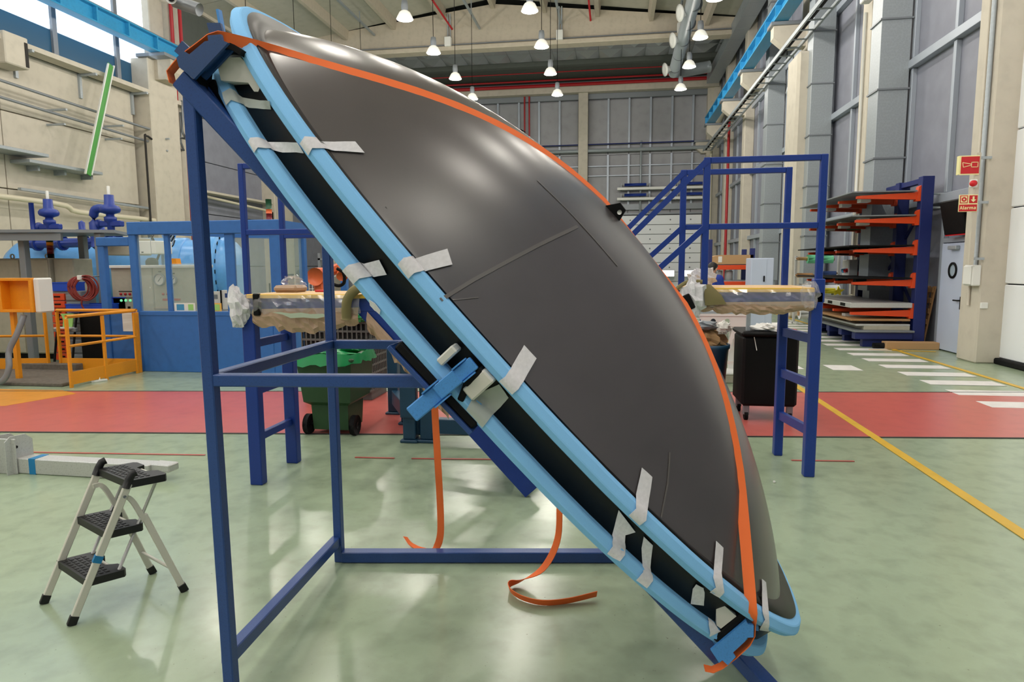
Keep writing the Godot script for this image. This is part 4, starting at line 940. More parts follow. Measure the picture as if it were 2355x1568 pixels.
	t = thing("paper_notice", "pale blank sheet hanging on the blue wing behind the railing", "notice", Vector3(-7.7, 0.65, -9.33))
	part("sheet", box(S(), Vector3(-7.8, 0.64, -9.40), Vector3(-7.62, 0.94, -9.396)), M.paper)
	t = thing("floor_wedge", "small white plastic clip on the floor by the orange gate", "clip", Vector3(-7.42, 0, -8.35))
	part("clip_bar", beam(S(), Vector3(-7.46, 0.015, -8.3), Vector3(-7.38, 0.015, -8.5), 0.03, 0.03, Vector3.UP, 0.005), M.white_plastic)
	part("clip_arm", beam(S(), Vector3(-7.42, 0.02, -8.4), Vector3(-7.44, 0.08, -8.42), 0.02, 0.02), M.white_plastic)

func open_crate(a: Vector3, b: Vector3, m: Material) -> void:
	part("crate_base", box(S(), a, Vector3(b.x, a.y + 0.012, b.z)), m)
	var t := 0.012
	for q in [[a, Vector3(a.x + t, b.y, b.z)], [Vector3(b.x - t, a.y, a.z), b], [Vector3(a.x + t, a.y, a.z), Vector3(b.x - t, b.y, a.z + t)], [Vector3(a.x + t, a.y, b.z - t), Vector3(b.x - t, b.y, b.z)]]:
		part("crate_side", box(S(), q[0], q[1], 0.003), m)
	for s in [[a.z - 0.008, a.z + 0.012], [b.z - 0.012, b.z + 0.008]]:
		part("crate_rim", box(S(), Vector3(a.x - 0.008, b.y - 0.02, s[0]), Vector3(b.x + 0.008, b.y, s[1]), 0.003), m)

# ================================================================ work platforms, bins and jig behind the stand
func middle_ground() -> void:
	var P: Material = M.platform_blue
	var t := thing("work_platform", "left blue work platform with ladder legs and wrapped deck", "platform", Vector3(-2.4, 0, -4.8))
	for z in [-4.5, -5.06]:
		part("leg", box(S(), Vector3(-2.72, 0, z - 0.04), Vector3(-2.62, 1.42, z + 0.04), 0.006), P)
	for y in [0.36, 0.72, 1.08]:
		part("rung", box(S(), Vector3(-2.69, y - 0.03, -5.02), Vector3(-2.65, y + 0.03, -4.54), 0.005), P)
	for z in [-4.5, -5.06]:
		var h := 2.40 if z > -4.8 else 2.42
		part("rail_post", box(S(), Vector3(-2.7, 1.38, z - 0.02), Vector3(-2.66, h, z + 0.02), 0.004), P)
		part("rail_post", box(S(), Vector3(-1.62, 1.42, z - 0.02), Vector3(-1.58, h, z + 0.02), 0.004), P)
		part("top_rail", box(S(), Vector3(-2.66, h - 0.04, z - 0.0195), Vector3(-1.62, h - 0.0005, z + 0.0195), 0.004), P)
		part("mid_rail", box(S(), Vector3(-2.66, 1.885, z - 0.0195), Vector3(-1.62, 1.925, z + 0.0195), 0.004), P)
		part("stair_rail", beam(S(), Vector3(-1.6, h - 0.02, z), Vector3(-0.85, h - 0.8, z), 0.04, 0.04), P)
	part("deck_beam", box(S(), Vector3(-2.68, 1.33, -4.53), Vector3(-1.6, 1.43, -4.47), 0.006), P)
	part("deck_beam", box(S(), Vector3(-2.68, 1.33, -5.09), Vector3(-1.6, 1.43, -5.03), 0.006), P)
	part("deck_board", box(S(), Vector3(-2.66, 1.43, -5.1), Vector3(-1.58, 1.455, -4.46), 0.004), M.wood_edge)
	part("yellow_edge", box(S(), Vector3(-2.66, 1.425, -4.46), Vector3(-1.58, 1.455, -4.44), 0.003), M.edge_yellow)
	part("stair_stringer", beam(S(), Vector3(-1.78, 1.38, -4.5), Vector3(-0.55, 0.05, -4.5), 0.05, 0.14), P)
	part("stair_stringer", beam(S(), Vector3(-1.78, 1.38, -5.06), Vector3(-0.55, 0.05, -5.06), 0.05, 0.14), P)
	for i in 5: part("stair_tread", box(S(), Vector3(-1.62 + 0.2 * i, 1.12 - 0.22 * i, -5.03), Vector3(-1.42 + 0.2 * i, 1.15 - 0.22 * i, -4.53), 0.004), P)
	drape("brown_wrap", Vector3(-2.62, 1.345, -4.455), Vector3(-1.80, 1.36, -4.455), 0.13, 0.6, M.wrap_brown, 0)
	drape("clear_wrap", Vector3(-2.66, 1.45, -4.435), Vector3(-1.78, 1.45, -4.435), 0.13, 0.0, M.wrap_film, 1)
	drape("stair_wrap", Vector3(-1.74, 1.33, -4.46), Vector3(-1.15, 0.70, -4.46), 0.13, 0.1, M.wrap_brown, 2)
	part("black_clamp", box(S(), Vector3(-2.60, 1.30, -4.46), Vector3(-2.55, 1.46, -4.42), 0.006), M.black)
	part("plastic_knot", crumple(Vector3(-2.72, 1.35, -4.43), 0.07, 0.14, 3), M.paper_tape)
	part("webbing", pipe(S(true), bend([Vector3(-1.88, 1.28, -4.42), Vector3(-1.86, 1.42, -4.40), Vector3(-1.78, 1.50, -4.42), Vector3(-1.74, 1.46, -4.6)], 5), 0.035, 8), M.webbing_olive)
	part("ragged_paper", slab(S(), [Vector2(-2.44, 1.325), Vector2(-2.36, 1.31), Vector2(-2.30, 1.285), Vector2(-2.2, 1.29), Vector2(-2.1, 1.283), Vector2(-2.02, 1.30), Vector2(-2.05, 1.318), Vector2(-2.15, 1.315), Vector2(-2.22, 1.325), Vector2(-2.3, 1.318), Vector2(-2.38, 1.328)], up_at(Vector3(0, 0, -4.405)), 0.002), M.ragged)
	var tb := thing("plastic_parcel", "small clear plastic parcel lying on the left platform deck", "parcel", Vector3(-2.55, 1.455, -4.8))
	part("parcel", box(S(), Vector3(-2.62, 1.455, -4.95), Vector3(-2.42, 1.51, -4.75), 0.02), M.wrap_brown)
	part("plastic", crumple(Vector3(-2.50, 1.53, -4.85), 0.09, 0.05, 5), M.wrap_film)
	tb = thing("red_strip", "flat red strip lying on the left platform deck", "strip", Vector3(-2.3, 1.455, -4.7))
	part("strip", box(S(), Vector3(-2.32, 1.455, -4.9), Vector3(-2.18, 1.47, -4.85), 0.004), M.red_plastic)
	# right platform
	t = thing("work_platform", "right blue work platform with handrails and wrapped deck", "platform", Vector3(1.1, 0, -5.5))
	for q in [[1.40, 1.47, -5.83], [1.49, 1.57, -5.26]]:
		part("leg", box(S(), Vector3(q[0], 0, q[2] - 0.04), Vector3(q[1], 1.44, q[2] + 0.04), 0.006), P)
	for y in [0.36, 0.73, 1.08]:
		part("rung", beam(S(), Vector3(1.525, y, -5.28), Vector3(1.435, y, -5.82), 0.04, 0.07), P)
	for q in [[-5.26, 1.565, 0.70, 2.46, 1.94, 0.045], [-5.83, 1.46, 0.585, 2.45, 1.97, 0.045]]:
		var z: float = q[0]; var h: float = q[3]
		part("rail_post", box(S(), Vector3(q[1] - 0.05, 1.34, z - 0.022), Vector3(q[1], h, z + 0.022), 0.004), P)
		part("rail_post", box(S(), Vector3(q[2] - 0.025, 1.45, z - 0.022), Vector3(q[2] + 0.025, h, z + 0.022), 0.004), P)
		part("top_rail", box(S(), Vector3(q[2] + 0.025, h - 0.045, z - 0.0215), Vector3(q[1] - 0.05, h - 0.0005, z + 0.0215), 0.004), P)
		part("mid_rail", box(S(), Vector3(q[2] + 0.025, q[4] - 0.022, z - 0.0215), Vector3(q[1] - 0.05, q[4] + 0.022, z + 0.0215), 0.004), P)
		part("stair_rail", beam(S(), Vector3(q[2], h - 0.022, z), Vector3(q[2] - 0.95, h - 0.022 - 0.95, z), 0.05, 0.043), P)
		part("stair_rail", beam(S(), Vector3(q[2], q[4], z), Vector3(q[2] - 0.5, q[4] - 0.46, z), 0.05, 0.043), P)
	part("post_sleeve", box(S(), Vector3(1.50, 1.36, -5.3), Vector3(1.58, 1.54, -5.22), 0.006), P)
	part("deck_beam", box(S(), Vector3(0.6, 1.335, -5.29), Vector3(1.52, 1.44, -5.23), 0.006), P)
	part("deck_beam", box(S(), Vector3(0.56, 1.335, -5.86), Vector3(1.44, 1.44, -5.80), 0.006), P)
	part("deck_board", box(S(), Vector3(0.55, 1.44, -5.86), Vector3(1.5, 1.475, -5.22), 0.004), M.wood_edge)
	part("yellow_edge", box(S(), Vector3(0.6, 1.44, -5.22), Vector3(1.5, 1.472, -5.20), 0.003), M.edge_yellow)
	part("stair_stringer", beam(S(), Vector3(0.66, 1.38, -5.26), Vector3(-0.5, 0.05, -5.26), 0.05, 0.14), P)
	part("stair_stringer", beam(S(), Vector3(0.56, 1.38, -5.83), Vector3(-0.6, 0.05, -5.83), 0.05, 0.14), P)
	drape("brown_wrap", Vector3(0.66, 1.36, -5.215), Vector3(1.5, 1.37, -5.215), 0.075, 0.5, M.wrap_brown, 4)
	drape("clear_wrap", Vector3(0.66, 1.46, -5.195), Vector3(1.5, 1.465, -5.195), 0.12, 0.0, M.wrap_film, 6)
	part("plastic_knot", crumple(Vector3(1.46, 1.42, -5.18), 0.06, 0.1, 8), M.wrap_film)
	part("plastic_bundle", crumple(Vector3(0.60, 1.38, -5.17), 0.09, 0.14, 9), M.paper_tape)
	part("webbing", sheet(S(true), [[Vector3(0.70, 1.50, -5.16), Vector3(0.74, 1.50, -5.19)], [Vector3(0.69, 1.42, -5.14), Vector3(0.82, 1.42, -5.17)], [Vector3(0.70, 1.34, -5.15), Vector3(0.86, 1.35, -5.18)]], 0.006), M.webbing_olive)
	part("webbing_loop", pipe(S(true), bend([Vector3(0.44, 1.40, -5.15), Vector3(0.5, 1.48, -5.16), Vector3(0.58, 1.52, -5.2), Vector3(0.68, 1.52, -5.2)], 5), 0.016, 8), M.webbing_olive)
	part("black_pad", obox(S(), Transform3D(Basis(Vector3.BACK, 0.45), Vector3(0.57, 1.37, -5.1)), Vector3(0.06, 0.12, 0.03), 0.006), M.black)
	tb = thing("plastic_bag", "bright clear plastic bag standing behind the right platform stairs", "bag", Vector3(0.9, 1.475, -5.6))
	part("bag", crumple(Vector3(0.72, 1.545, -5.5), 0.10, 0.075, 12), M.paper_tape)
	# teal jig under the platforms
	t = thing("steel_jig", "dark teal steel jig frame standing on the red lane", "jig", Vector3(-1.5, 0, -6))
	var J: Material = M.jig_teal
	for q in [[-1.88, -5.84, 1.0], [-1.72, -5.86, 1.1], [-2.42, -6.95, 1.0], [-2.12, -6.5, 0.95], [-0.2, -5.75, 0.9], [0.5, -5.95, 0.8]]:
		part("jig_post", box(S(), Vector3(q[0] - 0.06, 0.03, q[1] - 0.06), Vector3(q[0] + 0.06, q[2], q[1] + 0.06), 0.008), J)
		part("foot_pad", box(S(), Vector3(q[0] - 0.085, 0, q[1] - 0.085), Vector3(q[0] + 0.085, 0.03, q[1] + 0.085), 0.008), J)
	part("bottom_beam", beam(S(), Vector3(-1.75, 0.16, -5.85), Vector3(0.6, 0.13, -5.9), 0.1, 0.14, Vector3.UP, 0.006), J)
	part("top_beam", beam(S(), Vector3(-1.9, 0.95, -5.85), Vector3(0.5, 0.85, -5.9), 0.1, 0.12, Vector3.UP, 0.006), J)
	part("side_beam", beam(S(), Vector3(-2.42, 0.2, -6.95), Vector3(-1.8, 0.14, -5.85), 0.08, 0.16, Vector3.UP, 0.006), J)
	part("side_beam", beam(S(), Vector3(-2.42, 0.93, -6.95), Vector3(-1.8, 0.93, -5.85), 0.08, 0.1, Vector3.UP, 0.006), J)
	part("brace", beam(S(), Vector3(-1.7, 0.45, -5.85), Vector3(-0.9, 0.55, -5.9), 0.05, 0.1), J)
	part("brace", beam(S(), Vector3(-1.7, 0.95, -5.85), Vector3(-1.0, 0.5, -5.88), 0.05, 0.08), J)
	part("web_plate", box(S(), Vector3(-1.05, 0.16, -5.93), Vector3(-0.75, 0.9, -5.87), 0.01), J)
	part("hinge_plate", slab(S(), [Vector2(-1.95, 0.25), Vector2(-1.8, 0.25), Vector2(-1.8, 0.6), Vector2(-1.9, 0.62), Vector2(-1.95, 0.55)], Transform3D(Basis(), Vector3(0, 0, -5.76)), 0.03), J)
	# wheelie bin with green bag
	t = thing("wheelie_bin", "dark green wheelie bin lined with a green bag", "bin", Vector3(-2.75, 0, -6.15))
	var x0 := -2.95; var x1 := -2.52; var zz := -6.15
	var st := S()
	var lo := [Vector3(-2.92, 0.05, zz + 0.18), Vector3(-2.56, 0.05, zz + 0.18), Vector3(-2.56, 0.05, zz - 0.18), Vector3(-2.92, 0.05, zz - 0.18)]
	var mi := [Vector3(-2.93, 0.30, zz + 0.2), Vector3(-2.55, 0.30, zz + 0.2), Vector3(-2.55, 0.30, zz - 0.2), Vector3(-2.93, 0.30, zz - 0.2)]
	var m2 := [Vector3(-2.98, 0.34, zz + 0.26), Vector3(-2.50, 0.34, zz + 0.26), Vector3(-2.50, 0.34, zz - 0.26), Vector3(-2.98, 0.34, zz - 0.26)]
	var hi := [Vector3(-3.02, 0.76, zz + 0.3), Vector3(-2.46, 0.76, zz + 0.3), Vector3(-2.46, 0.76, zz - 0.3), Vector3(-3.02, 0.76, zz - 0.3)]
	for lv in [[lo, mi], [mi, m2], [m2, hi]]:
		for k in 4: face(st, [lv[0][k], lv[0][(k + 1) % 4], lv[1][(k + 1) % 4], lv[1][k]], (lo[k] + lo[(k + 1) % 4]) * 0.5 - Vector3(-2.74, 0.05, zz))
	face(st, lo, Vector3.DOWN); face(st, [hi[0] - Vector3(0, 0.03, 0), hi[1] - Vector3(0, 0.03, 0), hi[2] - Vector3(0, 0.03, 0), hi[3] - Vector3(0, 0.03, 0)], Vector3.UP)
	part("bin_body", st, M.bin_green)
	part("bin_rim", box(S(), Vector3(-3.04, 0.74, zz - 0.32), Vector3(-2.44, 0.78, zz + 0.32), 0.012), M.bin_green)
	for x in [-2.98, -2.5]:
		var wl := part("wheel", rod(S(true), Vector3(x - 0.025, 0.1, zz + 0.16), Vector3(x + 0.025, 0.1, zz + 0.16), 0.10, 20), M.rubber)
		part("hub", rod(S(true), Vector3(x - 0.03, 0.1, zz + 0.16), Vector3(x + 0.03, 0.1, zz + 0.16), 0.035, 12), M.black, wl)
	part("axle", rod(S(true), Vector3(-2.98, 0.1, zz + 0.16), Vector3(-2.5, 0.1, zz + 0.16), 0.015, 8), M.black)
	part("bag_rim", skirt(Vector3(-2.74, 0.80, zz), 0.305, 0.325, 0.10, 40, 4), M.bag_green)
	part("bag_mouth", crumple(Vector3(-2.74, 0.80, zz), 0.24, 0.05, 21), M.bag_green)
	tb = thing("green_bag", "small green bag lying on the grey crate under the platform", "bag", Vector3(-3.1, 1.02, -7.6))
	part("bag", crumple(Vector3(-3.05, 1.05, -7.45), 0.13, 0.06, 31), M.bag_green)
	# big grey slatted plastic crate
	t = thing("pallet_crate", "large grey slatted plastic crate behind the green bin", "crate", Vector3(-3.3, 0, -7.8))
	part("crate_body", box(S(), Vector3(-3.78, 0.12, -8.2), Vector3(-2.94, 1.0, -7.55), 0.01), M.crate_hole)
	for i in 15:
		part("front_rib", box(S(), Vector3(-3.80 + 0.0595 * i, 0.12, -7.56), Vector3(-3.785 + 0.0595 * i, 1.0, -7.52)), M.crate_grey)
	for i in 12:
		part("side_rib", box(S(), Vector3(-2.95, 0.12, -8.2 + 0.056 * i), Vector3(-2.91, 1.0, -8.185 + 0.056 * i)), M.crate_grey)
	for i in 9:
		part("cross_rib", box(S(), Vector3(-3.80, 0.12 + 0.105 * i, -8.22), Vector3(-2.912, 0.145 + 0.105 * i, -7.522)), M.crate_grey)
	part("crate_lid", box(S(), Vector3(-3.81, 0.99, -8.23), Vector3(-2.9, 1.03, -7.51), 0.008), M.crate_grey)
	for x in [-3.76, -3.36, -3.0]: part("crate_foot", box(S(), Vector3(x - 0.06, 0, -8.15), Vector3(x + 0.06, 0.12, -7.6), 0.01), M.crate_grey)
	# things seen through the frame, farther back
	tb = thing("monitor", "black monitor back on the bench behind the left platform", "monitor", Vector3(-6.3, 1.0, -12))
	part("screen", box(S(), Vector3(-6.42, 1.18, -12.04), Vector3(-6.17, 1.52, -12.0), 0.01), M.black)
	part("stand_foot", box(S(), Vector3(-6.34, 1.0, -12.1), Vector3(-6.25, 1.2, -12.0), 0.01), M.black)
	tb = thing("work_bench", "timber-faced work bench far behind the left platform", "bench", Vector3(-5.9, 0, -12.3))
	part("bench_top", box(S(), Vector3(-6.9, 0.94, -12.7), Vector3(-5.3, 1.0, -11.9), 0.01), M.timber)
	part("bench_front", box(S(), Vector3(-6.4, 0.5, -11.96), Vector3(-5.5, 0.94, -11.9), 0.01), M.timber)
	for x in [-6.85, -5.4]: part("bench_leg", box(S(), Vector3(x, 0, -12.6), Vector3(x + 0.08, 0.94, -11.95)), M.steel_grey)
	tb = thing("wire_rack", "white wire basket rack on the bench", "rack", Vector3(-5.6, 1.0, -12.2))
	for i in 6: part("upright_wire", rod(S(), Vector3(-5.95 + 0.07 * i, 1.0, -12.2), Vector3(-5.95 + 0.07 * i, 1.42, -12.2), 0.008, 6), M.white_plastic)
	for i in 5: part("cross_wire", rod(S(), Vector3(-5.95, 1.02 + 0.1 * i, -12.2), Vector3(-5.6, 1.02 + 0.1 * i, -12.2), 0.008, 6), M.white_plastic)
	tb = thing("robot_arm", "orange industrial robot arm seen past the stand post", "robot", Vector3(-4.95, 0, -11.2))
	part("pedestal", lathe(S(true), [Vector2(0.32, 0.0), Vector2(0.32, 0.1), Vector2(0.22, 0.15), Vector2(0.2, 0.75), Vector2(0.24, 0.8), Vector2(0.0, 0.82)], up_at(Vector3(-5.1, 0, -11.2)), 20), M.black)
	part("lower_arm", beam(S(), Vector3(-5.1, 0.8, -11.1), Vector3(-5.22, 1.45, -11.1), 0.2, 0.22, Vector3.RIGHT, 0.05), M.robot_orange)
	part("elbow_joint", rod(S(true), Vector3(-5.22, 1.48, -11.3), Vector3(-5.22, 1.48, -10.95), 0.16, 20), M.robot_orange)
	part("upper_arm", beam(S(), Vector3(-5.2, 1.5, -11.15), Vector3(-4.76, 1.66, -11.1), 0.16, 0.17, Vector3.UP, 0.04), M.robot_orange)
	part("wrist", rod(S(true), Vector3(-4.78, 1.62, -11.2), Vector3(-4.74, 1.48, -11.0), 0.1, 18), M.robot_orange)
	part("dress_hose", pipe(S(true), bend([Vector3(-4.8, 1.62, -10.95), Vector3(-4.68, 1.55, -10.93), Vector3(-4.68, 1.38, -10.95), Vector3(-4.8, 1.32, -11.0), Vector3(-4.95, 1.36, -11.0)], 5), 0.03, 8), M.black)
	tb = thing("machine_cabinet", "pale grey machine cabinet behind the robot arm", "cabinet", Vector3(-4.3, 0, -12.5))
	part("case", box(S(), Vector3(-4.75, 0.05, -12.9), Vector3(-3.95, 1.45, -12.4), 0.02), M.white_plastic)
	part("base", box(S(), Vector3(-4.75, 0, -12.88), Vector3(-3.95, 0.05, -12.42)), M.black)
	part("green_handle", beam(S(), Vector3(-4.36, 1.05, -12.35), Vector3(-4.33, 1.4, -12.35), 0.03, 0.03), M.bag_green)
	tb = thing("plastic_roll_holder", "clear plastic sheets hanging on a grey frame behind the left platform", "plastic sheet", Vector3(-5.6, 0, -13.4))
	for x in [-6.3, -4.9]: part("frame_post", box(S(), Vector3(x, 0, -13.43), Vector3(x + 0.05, 1.95, -13.38)), M.steel_grey)
	part("frame_bar", box(S(), Vector3(-6.3, 1.8, -13.43), Vector3(-4.85, 1.84, -13.38)), M.steel_grey)
	part("sheet", crumple(Vector3(-5.95, 1.62, -13.36), 0.22, 0.18, 41), M.wrap_film)
	for i in 3: part("hanging_sheet", beam(S(), Vector3(-5.55 + 0.2 * i, 1.8, -13.36), Vector3(-5.4 + 0.22 * i, 1.05, -13.3), 0.13, 0.01, Vector3.BACK), M.wrap_film)
	# black covered cart
	t = thing("covered_cart", "black covered trolley standing behind the right platform ladder", "cart", Vector3(1.58, 0, -7.25))
	part("cover", box(S(), Vector3(1.36, 0.16, -7.62), Vector3(1.92, 0.90, -7.08), 0.025), M.black)
	part("cover_hem", box(S(), Vector3(1.34, 0.90, -7.64), Vector3(1.94, 0.955, -7.06), 0.02), M.black)
	for p in [Vector3(1.42, 0, -7.14), Vector3(1.86, 0, -7.14), Vector3(1.42, 0, -7.56), Vector3(1.86, 0, -7.56)]:
		var cs := part("caster_fork", box(S(), p + Vector3(-0.03, 0.06, -0.03), p + Vector3(0.03, 0.17, 0.03), 0.006), M.steel_grey)
		part("caster_wheel", rod(S(true), p + Vector3(-0.018, 0.05, 0), p + Vector3(0.018, 0.05, 0), 0.05, 16), M.rubber, cs)
	part("cart_post", box(S(), Vector3(1.40, 0.955, -7.2), Vector3(1.44, 1.32, -7.16)), M.galva)
	part("hanging_thread", rod(S(true), Vector3(1.46, 0.90, -7.05), Vector3(1.49, 0.76, -7.05), 0.004, 6), M.white_plastic)
	tb = thing("white_rag", "crumpled white rag on top of the black trolley", "rag", Vector3(1.6, 0.955, -7.2))
	part("rag", crumple(Vector3(1.62, 0.985, -7.2), 0.15, 0.045, 51), M.rag_white)
	tb = thing("red_scraper", "flat red plastic piece on top of the black trolley", "tool", Vector3(1.8, 0.955, -7.15))
	part("blade", box(S(), Vector3(1.70, 0.955, -7.2), Vector3(1.9, 0.975, -7.1), 0.008), M.red_plastic)
	# blue bucket with rubbish
	tb = thing("waste_bucket", "dark blue waste bucket full of packing behind the dish edge", "bucket", Vector3(1.12, 0, -7.6))
	part("bucket", lathe(S(true), [Vector2(0.0, 0.0), Vector2(0.17, 0.0), Vector2(0.22, 0.7), Vector2(0.235, 0.72), Vector2(0.235, 0.76), Vector2(0.21, 0.76), Vector2(0.2, 0.6), Vector2(0.0, 0.6)], up_at(Vector3(1.08, 0, -7.6)), 24), M.jig_teal)
	part("packing", crumple(Vector3(1.07, 0.8, -7.6), 0.18, 0.12, 61), M.cardboard)
	part("grey_sheet", crumple(Vector3(1.0, 0.97, -7.55), 0.17, 0.05, 63), M.steel_grey)
	part("paper_scrap", crumple(Vector3(1.22, 0.95, -7.5), 0.07, 0.07, 65), M.paper)
	tb = thing("hole_table", "white steel table with round holes in its apron", "table", Vector3(1.35, 0, -9.3))
	part("table_top", box(S(), Vector3(0.6, 1.0, -9.9), Vector3(1.78, 1.04, -9.0), 0.006), M.galva)
	var hx := [0.78, 0.96, 1.14, 1.33, 1.51]
	for i in 5: part("apron_hole_plate", holed(S(), Vector3(hx[i], 0.90, -9.0), 0.07, 0.036, 0.03), M.white_plastic)
	for i in 6:
		var a0: float = 0.6 if i == 0 else hx[i - 1] + 0.07
		var a1: float = 1.78 if i == 5 else hx[i] - 0.07
		part("apron_web", box(S(), Vector3(a0, 0.83, -9.015), Vector3(a1, 0.97, -8.985)), M.white_plastic)
	part("apron_lip", box(S(), Vector3(0.6, 0.97, -9.03), Vector3(1.78, 1.0, -8.975)), M.white_plastic)
	for x in [1.4, 1.66]: part("table_leg", beam(S(), Vector3(1.62, 0.83, -9.02), Vector3(x, 0.0, -9.05), 0.05, 0.05), M.white_plastic)
	part("table_leg", box(S(), Vector3(0.65, 0, -9.85), Vector3(0.72, 1.0, -9.78)), M.white_plastic)
	part("table_leg", box(S(), Vector3(1.68, 0, -9.85), Vector3(1.75, 1.0, -9.78)), M.white_plastic)
	part("foot_rail", box(S(), Vector3(0.7, 0.32, -9.06), Vector3(1.7, 0.36, -9.02)), M.white_plastic)
	tb = thing("floor_box", "low pale box on the floor left of the black trolley", "box", Vector3(1.5, 0, -9.6))
	part("box_body", box(S(), Vector3(1.0, 0.0, -9.8), Vector3(1.9, 0.12, -9.35), 0.012), M.cabinet_grey)
	part("box_lid", box(S(), Vector3(0.99, 0.12, -9.81), Vector3(1.91, 0.145, -9.34), 0.008), M.white_plastic)

func crumple(c: Vector3, r: float, h: float, seed_: int) -> SurfaceTool:          # crumpled cloth or bag: a lumpy closed blob
	var n := FastNoiseLite.new(); n.seed = seed_; n.frequency = 1.1
	var st := S(false); var rows := []
	for i in 11:
		var a := PI * i / 10.0 - PI / 2; var row := []
		for k in 18:
			var b := TAU * k / 18.0
			var d := Vector3(cos(a) * cos(b), sin(a), cos(a) * sin(b))
			var s := 1.0 + 0.75 * n.get_noise_3d(d.x * 2.2, d.y * 2.2, d.z * 2.2)
			row.append(c + Vector3(d.x * r * s, maxf(d.y * h * s, -h), d.z * r * s * 0.8))
		rows.append(row)
	for i in 10:
		for k in 18:
			var l := (k + 1) % 18
			face(st, [rows[i][k], rows[i][l], rows[i + 1][l]], rows[i][k] - c); face(st, [rows[i][k], rows[i + 1][l], rows[i + 1][k]], rows[i + 1][k] - c)
	return st

func skirt(c: Vector3, rx: float, rz: float, h: float, n: int, seed_: int) -> SurfaceTool:   # ruffled cloth edge around an opening
	var nz := FastNoiseLite.new(); nz.seed = seed_; nz.frequency = 0.9
	var rows := []
	for j in 4:
		var row := []
		for k in n + 1:
			var a := TAU * k / n
			var sq := 1.0 / pow(pow(absf(cos(a)), 6.0) + pow(absf(sin(a)), 6.0), 1.0 / 6.0)
			var w := nz.get_noise_2d(cos(a) * 5.0, sin(a) * 5.0)
			var f := 1.0 + 0.03 * j + 0.10 * w * j / 3.0
			row.append(c + Vector3(cos(a) * rx * sq * f, 0.02 - h * j / 3.0 * (1.0 + 0.5 * w) + (0.03 * w if j == 0 else 0.0), sin(a) * rz * sq * f))
		rows.append(row)
	return sheet(S(true), rows, 0.004)

func drape(called: String, a: Vector3, b: Vector3, drop: float, sag: float, m: Material, seed_: int) -> void:   # plastic hanging off an edge
	var n := FastNoiseLite.new(); n.seed = seed_ + 70; n.frequency = 1.6
	var rows := []
	for i in 25:
		var t := i / 24.0; var row := []
		var deep := drop * (1.0 + sag * (sin(PI * t) - 0.4) + 0.35 * n.get_noise_1d(t * 6.0))
		for j in 6:
			var s := j / 5.0
			row.append(a.lerp(b, t) + Vector3(0, -deep * s, 0.035 * n.get_noise_2d(t * 7.0 + s * 2.0, s * 3.0) * s + 0.02 * sin(PI * s)))
		rows.append(row)
	part(called, sheet(S(false), rows, 0.002, false), m)


func holed(st: SurfaceTool, c: Vector3, half: float, r: float, th: float) -> SurfaceTool:     # square plate with a round hole, facing z
	for k in 24:
		var p := []
		for a in [TAU * k / 24.0, TAU * (k + 1) / 24.0]:
			var d := Vector3(cos(a), sin(a), 0)
			var s := half / maxf(absf(d.x), absf(d.y))
			p.append(c + d * r); p.append(c + d * s)
		var z := Vector3(0, 0, th * 0.5)
		face(st, [p[0] + z, p[1] + z, p[3] + z, p[2] + z], Vector3.BACK); face(st, [p[0] - z, p[1] - z, p[3] - z, p[2] - z], Vector3.FORWARD)
		face(st, [p[0] + z, p[2] + z, p[2] - z, p[0] - z], c - p[0]); face(st, [p[1] + z, p[3] + z, p[3] - z, p[1] - z], p[1] - c)
	return st

